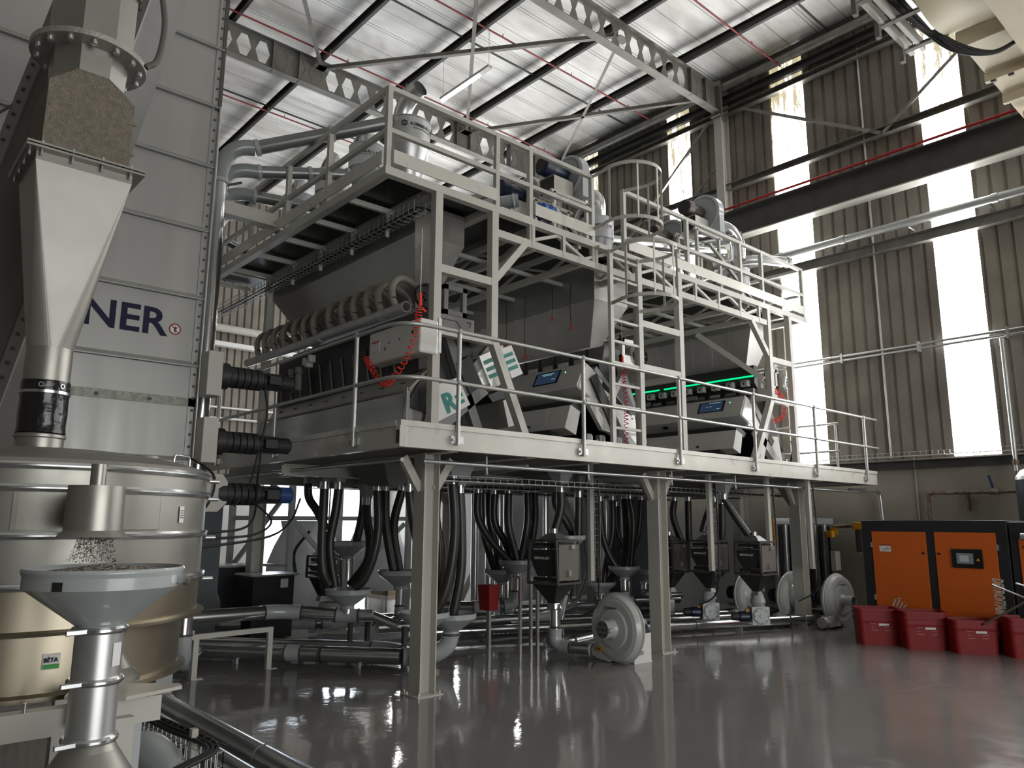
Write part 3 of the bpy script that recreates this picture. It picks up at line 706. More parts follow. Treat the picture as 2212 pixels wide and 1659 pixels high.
# ---------------------------------------------------------------- cable basket under the left walkway
ct = thing('wire_cable_basket', 'wire cable basket full of black cables under the left walkway', 'cable tray', (4.7, 6.9, 5.3))
mb = MB()
y = 6.9
while y < 13.0:
    for q0, q1 in (((4.62, y, 5.42), (4.62, y, 5.27)), ((4.62, y, 5.27), (4.78, y, 5.27)), ((4.78, y, 5.27), (4.78, y, 5.42))): mb.beam(q0, q1, .007, .007, (0, 1, 0))
    y += .11
for x, z in ((4.62, 5.42), (4.62, 5.345), (4.62, 5.27), (4.7, 5.27), (4.78, 5.27), (4.78, 5.42)): mb.beam((x, 6.8, z), (x, 13.0, z), .007, .007)
mb.build('wire_mesh', galv, ct)
for k in range(6):
    random.seed(k); MB().tube(smooth_path([(4.64+.022*k, 6.9+j*.6, 5.3+.012*(k % 3)+random.uniform(-.01, .01)) for j in range(11)], 3), .011, 6).build('cable', black, ct)
tag(MB().tube(bend_path([(4.72, 7.3, 5.36), (4.72, 6.95, 5.38), (5.02, 6.9, 5.33), (5.02, 6.9, 3.6)], .12), .014, 8).build('drop_cable', black), 'black cable curving down beside the front corner post of the upper frame', 'cable')
# ================================================================ silo tower at the left
TY, TX1 = 8.3, 2.84
t = thing('silo_tower', 'tall grey panelled steel silo with dark blue lettering', 'silo', (0.5, TY, 0))
MB().box(-3.0, TX1-.02, TY+.02, TY+2.6, 1.9, 12.3).build('body', towerp, t)
seams = [2.353, 3.0, 3.38, 4.135, 4.92, 5.69, 6.43, 7.17, 7.92, 8.67]
zs = [1.9]+seams+[12.3]
for i in range(len(zs)-1):
    MB().box(-3.0, TX1-.1, TY, TY+.02, zs[i]+.004, zs[i+1]-.004).build('panel', towerp, t)
for z in seams:
    if z == 3.0:
        MB().box(-3, TX1-.02, TY-.012, TY, z-.05, z+.04).build('bolted_strip', mat('zinc_patina', (.30, .31, .26), .3, .5, var=.4, vscale=20), t); continue
    MB().prof([(0, 0), (.045, .0), (.045, .012), (.012, .045), (0, .06)], (TX1-.02, TY, z), (-3, TY, z)).build('panel_rib', towerp, t)
MB().box(TX1-.1, TX1, TY-.012, TY, 1.9, 12.3).build('corner_angle', towerp, t)
mb = MB()
k = 0
z = 2.0
while z < 8.2:
    MB().lathe([(0, .016), (.008, .015), (.012, .001)], (TX1-.06, TY-.012, z), (0, -1, 0), 8).build('bolt', greydk, t); z += .13
for x in (0.2, .75, 1.3, 1.85, 2.35): MB().lathe([(0, .02), (.012, .018), (.016, .001)], (x, TY-.012, 2.99), (0, -1, 0), 8).build('bolt', greydk, t)
MB().box(2.08, 2.11, TY-.02, TY, 7.17, 8.67).build('door_post', greydk, t)
MB().cyl((TX1-.02, TY-.05, 2.35), (TX1-.02, TY-.05, 6.45), .016, 8).build('conduit', rail, t)
MB().box(TX1-.04, TX1+.0, TY-.03, TY+.03, 6.4, 12.3).build('corner_trim', greydk, t)
for x, y in ((TX1-.1, TY+.1), (TX1-.1, TY+2.5), (-2.9, TY+.1)): MB().box(x-.08, x+.08, y-.08, y+.08, 0, 1.9).build('leg', greypl, t)
M = plane_M((1.195, TY-.004, 3.683), (1, 0, 0), (0, 0, 1))
text('NER', .405, navy, t, plane_M((1.64, TY-.004, 3.683), (1, 0, 0), (0, 0, 1)), 'lettering', bold=.008, sx=1.07)
# no-entry pictogram
pc = (2.545, TY-.004, 3.768)
MB().lathe([(0, .062), (0, .048)], pc, (0, -1, 0), 28).build('prohibition_ring', red, t)
MB().disc((pc[0], TY-.002, pc[2]), (0, -1, 0), .05, 24).build('prohibition_field', whitepr, t)
MB().beam((pc[0]-.035, TY-.006, pc[2]+.035), (pc[0]+.035, TY-.006, pc[2]-.035), .004, .009, (0, 1, 0)).build('prohibition_bar', red, t)
mb = MB(); mb.prism([(-.012, -.035), (-.004, -.035), (0, -.01), (.004, -.035), (.012, -.035), (.009, .0), (.028, .02), (.022, .026), (.006, .014), (.007, .03), (-.007, .03), (-.006, .014), (-.022, .026), (-.028, .02), (-.009, 0)], 0, .002, plane_M(pc, (1, 0, 0), (0, 0, 1)))
mb.build('prohibition_figure', blackpr, t)
# drive boxes and motors on the tower edge
def drive(zc, x0, y, lab, third=False, n=0):
    t = thing('drive_motor', lab, 'motor', (x0, y, zc), group='drive motors on the tower edge')
    if third: MB().prism([(-.16, -.19), (.1, -.19), (.19, -.1), (.19, .12), (.13, .2), (-.16, .2)], -.12, .12, plane_M((x0-.1, y, zc), (1, 0, 0), (0, 0, 1))).build('gear_cover', paint, t)
    else: MB().box(x0-.16, x0, y-.12, y+.12, zc-.24, zc+.24).build('gear_cover', paint, t, bevel=.006)
    m2 = mdark
    mb = MB(); mb.lathe([(0, .07), (0, .13), (.05, .145), (.09, .145), (.1, .11)], (x0, y, zc), (1, 0, 0), 24); mb.build('flange', m2, t)
    mb = MB(); pr_ = []
    for k in range(5): pr_ += [(.1+k*.075, .10), (.105+k*.075, .118), (.165+k*.075, .118), (.17+k*.075, .10)]
    mb.lathe(pr_+[(.5, .075)], (x0, y, zc), (1, 0, 0), 24); mb.build('gearbox', m2, t)
    mb = MB(); mb.cyl((x0+.47, y, zc), (x0+.72, y, zc), .085, 20)
    for k in range(14):
        a = k*2*PI/14; mb.beam((x0+.5, y+.09*math.cos(a), zc+.09*math.sin(a)), (x0+.71, y+.09*math.cos(a), zc+.09*math.sin(a)), .006, .018, (0, math.cos(a), math.sin(a)))
    mb.build('motor_body', m2, t)
    MB().box(x0+.52, x0+.66, y-.15, y-.07, zc-.05, zc+.05).build('terminal_box', m2, t, bevel=.005)
    MB().lathe([(0, .09), (.13, .09), (.15, .07), (.15, .001)], (x0+.71, y, zc), (1, 0, 0), 20).build('fan_cowl', mat('blue_cowl', (.02, .06, .2), 0, .4) if third else m2, t)
    return t
drive(3.30, 2.99, 8.15, 'uppermost black geared motor sticking out of the silo tower')
drive(2.585, 2.99, 8.15, 'middle black geared motor sticking out of the silo tower')
drive(2.03, 3.02, 8.1, 'lowest geared motor on the silo tower, with a blue end cap', True)
for i, pts in enumerate([((3.5, 8.1, 3.22), (3.52, 8.05, 2.9), (3.45, 8.05, 2.5), (3.35, 8.02, 2.1), (3.2, 8.0, 1.9)), ((3.5, 8.1, 2.5), (3.45, 8.03, 2.2), (3.05, 7.2, 1.72), (1.75, 5.15, 1.66)),
                         ((3.4, 7.98, 1.95), (3.6, 7.95, 1.75), (3.1, 7.2, 1.62), (1.75, 5.15, 1.62)), ((4.0, 8.1, 2.0), (3.85, 8.0, 1.75), (3.2, 7.1, 1.6), (1.75, 5.15, 1.56)), ((2.78, 8.2, 2.4), (2.95, 7.95, 2.2), (2.9, 7.95, 1.9), (2.7, 8.0, 1.75))]):
    tag(MB().tube(smooth_path(pts, 8), .011, 6).build('motor_cable', black), ['black cable hanging from the uppermost motor', 'black cable from the middle motor to the sieve', 'black cable looping from the lowest gearbox to the sieve',
        'black cable from the blue motor end to the sieve', 'short black loop of cable beside the tower corner'][i], 'cable')

# ---------------------------------------------------------------- riser pipes and their bends to the cyclones
CY = [8.05, 9.1, 10.12, 11.2]      # cyclone rows
def clamp(p, d, r, t, name='clamp_ring'):
    mb = MB(); mb.lathe([(-.03, r+.004), (-.022, r+.018), (.022, r+.018), (.03, r+.004)], p, d, 20); mb.build(name, greypl, t)
def conveying_pipe(rise, elbow_out, end, zr, r, lab):
    t = thing('conveying_pipe', lab, 'pipe', (rise[0], rise[1], .6), group='conveying pipes from floor to cyclones')
    X, Y = rise; top = Vector((X, Y, zr)); out = Vector(elbow_out); end = Vector(end)
    MB().cyl((X, Y, .75), top, r, 20).build('riser', galvpipe, t)
    c = []; mid = Vector((X, Y, out.z))
    for k in range(13):
        s_ = k/12; c.append(top*(1-s_)**2 + mid*2*s_*(1-s_) + out*s_*s_)
    MB().tube(c, r+.008, 20).build('bend', mat('bend_grey', (.25, .265, .262), 0, .3, coat=.2), t)
    MB().tube([out, end], r, 20).build('run', pipeg, t)
    d = (end-out).normalized()
    for s_ in (.02, .55, .97): clamp(out+(end-out)*s_, d, r, t)
    clamp(top, (0, 0, 1), r, t)
    return t
conveying_pipe((3.13, 9.0), (3.5, 8.88, 6.42), (4.98, 8.02, 6.98), 5.9, .09, 'grey conveying pipe rising to the galvanised cyclone, uppermost of the four')
conveying_pipe((3.36, 9.6), (3.8, 9.5, 6.42), (5.0, 9.1, 6.62), 6.0, .085, 'grey conveying pipe second from the top, to the first white cyclone')
conveying_pipe((3.60, 10.3), (4.05, 10.25, 6.40), (5.02, 10.12, 6.45), 6.0, .085, 'grey conveying pipe third from the top, to the second white cyclone')
conveying_pipe((3.84, 11.0), (4.3, 11.05, 6.40), (5.0, 11.2, 6.38), 6.0, .085, 'lowest grey conveying pipe, to the rearmost white cyclone')

# ================================================================ round vibrating sieve in the left foreground
SCX, SCY, SR = .85, 4.87, .875
t = thing('round_sieve', 'large round stainless vibrating sieve at the left edge, with a domed lid', 'sieve', (SCX, SCY, .9))
c0 = (SCX, SCY, 0)
MB().lathe([(2.0, SR+.0), (2.03, SR-.02), (2.07, SR-.15), (2.11, SR-.4), (2.13, .2), (2.13, .01)], c0, (0, 0, 1), 96).build('lid', stain, t)
for i, (z0, z1, r) in enumerate(((1.905, 1.99, SR-.012), (1.69, 1.885, SR-.012), (1.46, 1.665, SR-.016), (1.255, 1.445, SR-.02), (.97, 1.255, SR-.10))):
    MB().lathe([(z0, r), (z1, r)], c0, (0, 0, 1), 96).build('sieve_deck', stainw if i > 2 else stain, t)
def ringprof(z, r, h=.018): return [(z-h, r), (z-h*.9, r+.016), (z-h*.3, r+.022), (z-h*.1, r+.016), (z+h*.1, r+.016), (z+h*.3, r+.022), (z+h*.9, r+.016), (z+h, r)]
for z in (1.995, 1.893, 1.678, 1.452): MB().lathe(ringprof(z, SR-.012), c0, (0, 0, 1), 96).build('clamp_ring', galvpipe, t)
MB().lathe([(1.235, SR-.1), (1.24, SR+.015), (1.255, SR+.02), (1.262, SR-.02)], c0, (0, 0, 1), 96).build('rim', stainw, t)
MB().lathe([(.95, SR-.1), (.95, SR-.06), (.97, SR-.06), (.98, SR-.1)], c0, (0, 0, 1), 96).build('base_ring', stainw, t)
MB().cyl((SCX-.02, SCY, 2.1), (SCX-.02, SCY, 2.2), .118, 32).build('inlet_collar', stain, t)
MB().lathe([(2.19, .12), (2.195, .126), (2.21, .126), (2.215, .12)], (SCX-.02, SCY, 0), (0, 0, 1), 32).build('collar_bead', stain, t)
MB().lathe([(2.105, .09), (2.12, .085), (2.12, .001)], (SCX+.5, SCY-.1, 0), (0, 0, 1), 24).build('inspection_cap', stain, t)
hx, hy = SCX+.62, SCY-.4
MB().tube(bend_path([(hx-.06, hy-.05, 2.04), (hx-.06, hy-.05, 2.11), (hx+.06, hy+.05, 2.11), (hx+.06, hy+.05, 2.04)], .02, 4), .007, 8).build('lid_handle', galvpipe, t)
# clamp bolts at the right edge
for z in (1.97, 1.87, 1.655, 1.43):
    a = math.radians(-30); p = (SCX+(SR+.03)*math.cos(a), SCY+(SR+.03)*math.sin(a), z)
    MB().cyl((p[0]-.02, p[1], p[2]), (p[0]+.035, p[1]-.0, p[2]), .012, 8).build('ring_bolt', galvpipe, t)
# discharge box: plate and half round spout facing the funnel
D = Vector((.11, -.99, 0)).normalized(); T = Vector((-D.y, D.x, 0))
if T.x < 0: T = -T
face = Vector((SCX, SCY, 0)) + D*(SR-.0)
def LP(a, d, z): return face + T*a + D*d + Vector((0, 0, z))
MB().lathe([(1.705, SR-.02), (1.705, SR+.01), (1.87, SR+.01), (1.87, SR-.02)], c0, (0, 0, 1), 24, True, arc=(math.radians(-105), math.radians(-62))).build('discharge_box', stain, t)
for a_ in (-105, -62): q_ = Vector((SCX+(SR+.0)*math.cos(math.radians(a_)), SCY+(SR+.0)*math.sin(math.radians(a_)), 1.7875)); MB().beam(q_-Vector((0, 0, .083)), q_+Vector((0, 0, .083)), .022, .022, (math.cos(math.radians(a_)), math.sin(math.radians(a_)), 0)).build('box_end', stain, t)
sc = Vector((.775, 3.30, 0))
MB().lathe([(1.685, .125), (1.71, .103), (1.88, .1), (1.882, .001)], sc, (0, 0, 1), 40).build('spout', stain, t)
back = MB()
for z0, z1 in ((1.71, 1.88),):
    V_ = Vector((.23, .97, 0)).normalized(); U_ = Vector((.97, -.23, 0)).normalized(); vs = [sc-U_*.098, sc+U_*.098, sc+U_*.098+V_*.78, sc-U_*.098+V_*.78]
    back.loft([[v+Vector((0, 0, z0)) for v in vs], [v+Vector((0, 0, z1)) for v in vs]])
back.build('spout_channel', stain, t)
MB().cyl(sc+Vector((.0, 0, 1.88)), sc+Vector((.0, 0, 1.965)), .028, 20).build('vent_stub', stain, t)
# stickers
def on_body(ang, z, w_, h, m, name, parent, r=SR-.006):
    mb = MB(); n = 6; vs = []
    for k in range(n+1):
        a = ang + (k/n-.5)*w_/r
        for zz in (z-h/2, z+h/2): vs.append((SCX+r*math.cos(a), SCY+r*math.sin(a), zz))
    return mb.add(vs, [(2*i, 2*i+2, 2*i+3, 2*i+1) for i in range(n)]).build(name, m, parent)
on_body(math.radians(-50.5), 1.78, .04, .085, whitepr, 'rating_label', t)
for k in range(4): on_body(math.radians(-50.5), 1.80-k*.012, .028, .004, blackpr, 'label_line', t, SR-.004)
a0 = math.radians(-90.5); r5 = SR-.094
on_body(a0, 1.115, .072, .068, whitepr, 'maker_label', t, r5)
on_body(a0, 1.094, .066, .02, greenpr, 'label_band', t, r5+.002)
tn = Vector((-math.sin(a0), math.cos(a0), 0))
text('BÈTA', .026, navy, t, plane_M(Vector((SCX+(r5+.004)*math.cos(a0), SCY+(r5+.004)*math.sin(a0), 1.114))-tn*.031, tn, (0, 0, 1)), 'lettering', bold=.0008, sx=.95)
# sieve stand
st = thing('sieve_stand', 'grey painted steel stand under the round sieve', 'stand', (SCX, SCY, 0))
MB().box(SCX-.95, SCX+.42, SCY-1.0, SCY-.92, .84, .95).build('front_beam', paint, st)
MB().box(SCX+.30, SCX+.38, SCY-.91, SCY+.9, .86, .95).build('side_beam', paint, st)
MB().prism([(.86, 3.86), (1.06, 3.68), (1.32, 3.76), (1.33, 3.82), (1.1, 4.02), (.98, 4.16)], .985, 1.0).build('gusset_plate', paint, st)
MB().box(.88, 1.13, 3.80, 3.86, .88, .985).build('gusset_bracket', paint, st)
MB().box(1.03, 1.12, 3.74, 3.83, 0, .9).build('leg', paint, st)
MB().box(-.1, -.01, 3.85, 3.94, 0, .85).build('leg', paint, st); MB().box(1.2, 1.29, 5.6, 5.69, 0, .95).build('leg', paint, st)
MB().cyl((.72, 3.88, .89), (.72, 3.88, .99), .009, 8).build('stud', galvpipe, st)
MB().box(1.215, 1.33, 4.32, 4.38, .3, 1.25).build('slotted_post', greypl, st)
MB().cyl((1.13, 4.2, 1.0), (1.13, 4.2, 1.3), .055, 20).build('outlet_tube', stain, st); 
# drum-like end of the vibrator behind the funnel pipe
MB().lathe([(0, .13), (.03, .13), (.06, .09), (.12, .05), (.12, .001)], (1.1, 4.1, 1.0), (0, 0, 1), 24).build('spring_seat', stain, st)

# foreground funnel on its galvanised pipe
FC = Vector((.786, 3.11, 0))
t = thing('receiving_funnel', 'big grey funnel on a galvanised pipe catching granulate from the sieve spout', 'funnel', (FC.x, FC.y, .9))
MB().lathe([(1.575, .266), (1.582, .262), (1.582, .256), (1.57, .256), (1.525, .253), (1.385, .079), (1.375, .075), (1.375, .08), (1.38, .083), (1.515, .26), (1.555, .26), (1.57, .266), (1.575, .266)], FC, (0, 0, 1), 64).build('cone', greypl, t)
MB().cyl(FC+Vector((0, 0, .97)), FC+Vector((0, 0, 1.38)), .079, 40).build('pipe', galv, t)
for z in (1.365, 1.19, .995):
    MB().lathe([(z-.012, .079), (z-.012, .087), (z-.004, .093), (z+.004, .093), (z+.012, .087), (z+.012, .079)], FC, (0, 0, 1), 40).build('pipe_coupling', galvpipe, t)
    q = FC+Vector((-.066, -.066, z))
    MB().beam(q-T*.06, q+T*.05, .012, .018).build('toggle_latch', galvpipe, t, bevel=.003)
MB().lathe([(.7, .175), (.87, .15), (.96, .092), (.985, .08)], FC, (0, 0, 1), 40).build('venturi_cone', stain, t)
MB().cyl(FC+Vector((0, 0, .0)), FC+Vector((0, 0, .72)), .19, 32).build('stand_drum', stain, t)
lab = MB(); vs = []
for k in range(5):
    a = math.radians(-68+k*7)
    for zz in (1.24, 1.32): vs.append((FC.x+.081*math.cos(a), FC.y+.081*math.sin(a), zz))
lab.add(vs, [(2*i, 2*i+2, 2*i+3, 2*i+1) for i in range(4)]).build('paper_label', whitepr, t)
lab = MB(); vs = []
for k in range(3):
    a = math.radians(-140+k*4)
    for zz in (1.515, 1.545): vs.append((FC.x+.2625*math.cos(a), FC.y+.2625*math.sin(a), zz))
lab.add(vs, [(2*i, 2*i+2, 2*i+3, 2*i+1) for i in range(2)]).build('dark_label', blackpr, t)
MB().cyl(FC+Vector((.21, -.175, 1.54)), FC+Vector((.24, -.14, 1.53)), .018, 10).build('rim_bolt', galvpipe, t)
# granulate in the funnel and falling from the spout
gm = bpy.data.materials.new('mixed_granulate'); gm.use_nodes = True
N = gm.node_tree.nodes; L = gm.node_tree.links; tc = N.new('ShaderNodeTexCoord'); vv = N.new('ShaderNodeTexVoronoi'); vv.inputs['Scale'].default_value = 160
L.new(tc.outputs['Object'], vv.inputs['Vector']); rr = N.new('ShaderNodeValToRGB'); rr.color_ramp.interpolation = 'CONSTANT'
sp = N.new('ShaderNodeSeparateColor'); L.new(vv.outputs['Color'], sp.inputs[0]); L.new(sp.outputs[0], rr.inputs[0])
els = rr.color_ramp.elements; els[0].color = (.02, .02, .02, 1); els[1].position = .45; els[1].color = (.09, .08, .07, 1)
for p_, c_ in ((.62, (.4, .38, .34, 1)), (.82, (.62, .6, .55, 1)), (.95, (.5, .42, .15, 1))):
    e_ = els.new(p_); e_.color = c_
L.new(rr.outputs[0], N['Principled BSDF'].inputs['Base Color']); N['Principled BSDF'].inputs['Roughness'].default_value = .7
mb = MB(); mb.lathe([(1.56, .253), (1.572, .18), (1.592, .02), (1.592, .001)], FC, (0, 0, 1), 48)
o = mb.build('granulate_heap', gm); tag(o, 'plastic granulate filling the big foreground funnel', 'granulate'); o['kind'] = 'stuff'
random.seed(3); mb = MB()
for k in range(1500):
    z = 1.59+.105*random.random()**.8; sp_ = .05+.03*(1.69-z)/.1
    a = random.random()*2*PI; rr_ = sp_*math.sqrt(random.random()); px = sc.x+.01+rr_*math.cos(a)*1.15 + (1.69-z)*(-.1); py = sc.y-.02+rr_*math.sin(a)
    s_ = random.uniform(.0018, .0038)
    v = [(px+s_*random.uniform(-1, 1), py+s_*random.uniform(-1, 1), z+s_*random.uniform(-1.6, 1.6)) for _ in range(4)]
    mb.add(v, [(0, 1, 2), (0, 2, 3), (0, 3, 1), (1, 3, 2)])
o = mb.build('falling_granulate', gm); tag(o, 'granulate pouring from the sieve spout into the funnel', 'granulate'); o['kind'] = 'stuff'

# ================================================================ feed chute above the sieve
CC = Vector((SCX-.02, SCY, 0))
ch = thing('feed_chute', 'steel square-to-round feed chute dropping onto the round sieve', 'chute', (CC.x, CC.y, 2.2))
MB().lathe([(2.22, .122), (2.26, .118), (2.33, .121), (2.4, .119), (2.46, .122), (2.51, .121)], CC, (0, 0, 1), 32).build('flexible_sleeve', mat('black_sheeting', (.012, .012, .012), 0, .22, bump=.9, bscale=7), ch)
MB().lathe([(2.435, .122), (2.437, .127), (2.452, .127), (2.454, .122)], CC, (0, 0, 1), 32).build('hose_clamp', galvpipe, ch)
for a in (-110, -60, -20):
    MB().lathe([(0, .014), (.004, .014), (.004, .009)], CC+Vector((.122*math.cos(math.radians(a)), .122*math.sin(math.radians(a)), 2.48)), (math.cos(math.radians(a)), math.sin(math.radians(a)), 0), 12).build('eyelet', galv, ch)
MB().cyl(CC+Vector((0, 0, 2.5)), CC+Vector((0, 0, 2.70)), .116, 40).build('spigot', stain, ch)
# square to round transition: corners of the square fan out to the circle
zt, zb_ = 3.70, 2.70; hs = .245; n = 48
FCc = CC+Vector((.03, -.0, 0))
top = []; bot = []
def sq(a):
    c_, s_ = math.cos(a), math.sin(a); k = hs/max(abs(c_), abs(s_)); return FCc+Vector((c_*k, s_*k, zt))
mb = MB(); corners = [sq(math.radians(a)) for a in (45, 135, 225, 315)]
for q in range(4):
    c_ = corners[q]
    for k in range(12):
        a = math.radians(q*90+k*7.5); a2 = math.radians(q*90+(k+1)*7.5)
        mb.add([c_, CC+Vector((.116*math.cos(a), .116*math.sin(a), zb_)), CC+Vector((.116*math.cos(a2), .116*math.sin(a2), zb_))], [(0, 1, 2)], True)
    a = math.radians(q*90); mb.add([c_, CC+Vector((.116*math.cos(a), .116*math.sin(a), zb_)), corners[q-1]], [(0, 1, 2)])
mb.build('cone', mat('chute_steel', (.36, .35, .315), .55, .45, var=.15, vscale=3), ch)
MB().box(FCc.x-hs, FCc.x+hs, FCc.y-hs, FCc.y+hs, zt, zt+.05).build('collar', stain, ch)
MB().box(FCc.x-hs-.055, FCc.x+hs+.055, FCc.y-hs-.055, FCc.y+hs+.055, zt+.05, zt+.062).build('flange', stain, ch)
MB().box(FCc.x-hs-.055, FCc.x+hs+.055, FCc.y-hs-.055, FCc.y+hs+.055, zt+.07, zt+.082).build('upper_flange', stain, ch)
for k in range(4):
    x = FCc.x-hs+.02+k*.15
    MB().cyl((x, FCc.y-hs-.03, zt+.02), (x, FCc.y-hs-.03, zt+.1), .008, 6).build('flange_bolt', galv, ch)
    MB().cyl((FCc.x-hs-.03, FCc.y-hs+.02+k*.15, zt+.02), (FCc.x-hs-.03, FCc.y-hs+.02+k*.15, zt+.1), .008, 6).build('flange_bolt', galv, ch)
dust = mat('granulate_dust_crust', (.27, .235, .185), 0, .95, bump=1.0, bscale=110, var=.25, vscale=30)
ht = thing('conveyor_head', 'dust-coated discharge head with bolted round flange above the chute', 'conveyor', (FCc.x, FCc.y, 3.8))
def ng(cx, cy, z, r, n, a0=0, sx=1, sy=1): return [(cx+r*sx*math.cos(a0+2*PI*k/n), cy+r*sy*math.sin(a0+2*PI*k/n), z) for k in range(n)]
def rsq(z, h, ch_): return [(FCc.x+x, FCc.y+y, z) for x, y in ((h, -ch_), (h, ch_), (ch_, h), (-ch_, h), (-h, ch_), (-h, -ch_), (-ch_, -h), (ch_, -h))]
MB().loft([rsq(3.785, .225, .224), rsq(4.2, .225, .224)]).build('square_duct', dust, ht)
MB().loft([rsq(4.2, .225, .224), rsq(4.34, .19, .08)]).build('shoulder', dust, ht)
MB().loft([rsq(4.34, .19, .08), rsq(4.5, .2, .083)]).build('neck', stain, ht)
MB().lathe([(4.5, .19), (4.5, .315), (4.535, .315), (4.535, .19)], FCc, (0, 0, 1), 64).build('round_flange', mat('dusty_stainless', (.42, .40, .36), .6, .5, bump=.3, bscale=60), ht)
for k in range(14):
    a = k*2*PI/14+.1; p = FCc+Vector((.275*math.cos(a), .275*math.sin(a), 0))
    MB().lathe([(4.47, .001), (4.475, .018), (4.5, .02)], p, (0, 0, 1), 6).build('flange_bolt', galv, ht)
    MB().lathe([(4.535, .02), (4.55, .018), (4.555, .001)], p, (0, 0, 1), 6).build('flange_bolt', galv, ht)
MB().loft([rsq(4.535, .215, .09), rsq(4.98, .215, .09)]).build('octagonal_body', stain, ht)
MB().loft([rsq(4.98, .235, .1), rsq(5.0, .235, .1)]).build('cover_plate', dust, ht)
MB().loft([rsq(5.0, .16, .07), rsq(5.6, .16, .07)]).build('upper_body', stain, ht)
for dx, dy in ((.1, -.16), (.17, -.1), (.02, -.18), (.13, -.05)): MB().lathe([(5.0, .022), (5.03, .02), (5.04, .001)], FCc+Vector((dx, dy, 0)), (0, 0, 1), 6).build('nut', galv, ht)
for z in (3.95, 4.15): MB().lathe([(0, .02), (.03, .018), (.05, .008), (.05, .001)], FCc+Vector((.225, -.1, z)), (1, 0, 0), 6).build('side_bolt', dust, ht)
tag(MB().tube(smooth_path([(1.12, 4.63, 4.47), (1.18, 4.62, 4.55), (1.2, 4.62, 4.8), (1.16, 4.64, 5.1), (1.16, 4.64, 5.5)], 8), .019, 10).build('power_hose', mat('dusty_hose', (.12, .115, .1), 0, .7)), 'dusty hose hooked into the round flange beside the discharge head', 'hose')
# inclined conveyor trunk behind the chute
tr = thing('inclined_conveyor', 'dark inclined conveyor trunk with rows of bolts behind the feed chute', 'conveyor', (.6, 5.9, 2.3))
A = Vector((1.12, 5.62, 5.9)); B = Vector((.36, 6.15, 1.75)); d = (A-B).normalized()
nrm = Vector((-.66, -.75, 0)); nrm = (nrm-d*nrm.dot(d)).normalized(); side = d.cross(nrm).normalized()
if side.x < 0: side = -side
wd = .34
trm = mat('trunk_grey', (.13, .127, .118), .2, .45, var=.2)
def pl(u, v, s_): return B + d*s_ + side*u + nrm*v
Ln = (A-B).length
mb = MB(); mb.loft([[pl(-wd, 0, 0), pl(wd, 0, 0), pl(wd, -.4, 0), pl(-wd, -.4, 0)], [pl(-wd, 0, Ln), pl(wd, 0, Ln), pl(wd, -.4, Ln), pl(-wd, -.4, Ln)]]); mb.build('trunk', trm, tr)
for sgn in (-1, 1):
    MB().loft([[pl(sgn*wd, .015, 0), pl(sgn*(wd-.09), .015, 0), pl(sgn*(wd-.09), 0, 0), pl(sgn*wd, 0, 0)], [pl(sgn*wd, .015, Ln), pl(sgn*(wd-.09), .015, Ln), pl(sgn*(wd-.09), 0, Ln), pl(sgn*wd, 0, Ln)]]).build('side_flange', mat('trunk_flange', (.22, .215, .2), .3, .45), tr)
    k = 0
    while .4+k*.1 < Ln-.1 and k < 42:
        p = pl(sgn*(wd-.045), .015, .4+k*.1); MB().lathe([(0, .013), (.014, .012), (.018, .001)], p, nrm, 6).build('bolt', greydk, tr); k += 1
MB().loft([[pl(-wd+.02, .10, 0), pl(.02, .10, 0), pl(.02, .015, 0), pl(-wd+.02, .015, 0)], [pl(-wd+.02, .1, 1.55), pl(.02, .1, 1.55), pl(.02, .015, 1.55), pl(-wd+.02, .015, 1.55)]]).build('lower_cover', paint, tr)
for k in range(4): MB().lathe([(0, .014), (.014, .012), (.018, .001)], pl(-.2, .1, .3+k*.33), nrm, 6).build('bolt', greydk, tr)
mb = MB(); mb.loft([[pl(-wd-.06, .16, .0), pl(wd+.06, .16, 0), pl(wd+.06, -.4, 0), pl(-wd-.06, -.4, 0)], [pl(-wd-.06, .16, .03), pl(wd+.06, .16, .03), pl(wd+.06, -.4, .03), pl(-wd-.06, -.4, .03)]]); mb.build('end_flange', paint, tr)
MB().box(.1, .7, 5.95, 6.5, 0, 1.76).build('boot', trm, tr)
tag(MB().cyl((.05, 6.2, 4.0), (.62, 6.0, 4.62), .01, 6).build('stay_rod', greydk), 'thin stay rod from the conveyor trunk to the left edge of the view', 'rod')

# ---------------------------------------------------------------- low stand, floor pipe and wire basket by the sieve
t = thing('pipe_stand', 'low square-tube stand with two legs on the floor beside the sieve', 'stand', (3.7, 9.0, 0))
MB().beam((2.65, 8.95, .46), (4.2, 9.06, .46), .055, .055).build('top_bar', paint, t)
for x, y in ((3.27, 9.0), (4.17, 9.06)):
    MB().box(x-.03, x+.03, y-.03, y+.03, 0, .46).build('leg', paint, t); MB().box(x-.02, x+.1, y-.04, y+.04, 0, .008).build('foot_plate', paint, t)
MB().box(2.7, 3.25, 9.05, 11.0, .50, .515).build('mesh_shelf', mat('mesh_dark', (.03, .03, .03), .3, .5, bump=.8, bscale=90), t)
MB().beam((3.25, 9.05, .49), (3.25, 11.0, .49), .04, .06).build('side_bar', paint, t)
t = thing('floor_pipe', 'long shiny galvanised pipe on the floor at the bottom left', 'pipe', (2.5, 6, 0))
MB().cyl((2.47, 7.9, .13), (2.47, 3.2, .13), .085, 28).build('tube', galvpipe, t)
for y in (5.35, 7.4): MB().lathe([(-.012, .086), (0, .09), (.012, .086)], (2.47, y, .13), (0, 1, 0), 28).build('joint', galv, t)
t = thing('floor_pipe', 'second galvanised floor pipe, just left of the long shiny one', 'pipe', (2.2, 6, 0))
MB().cyl((2.22, 7.0, .13), (2.22, 3.2, .13), .07, 24).build('tube', galvpipe, t)
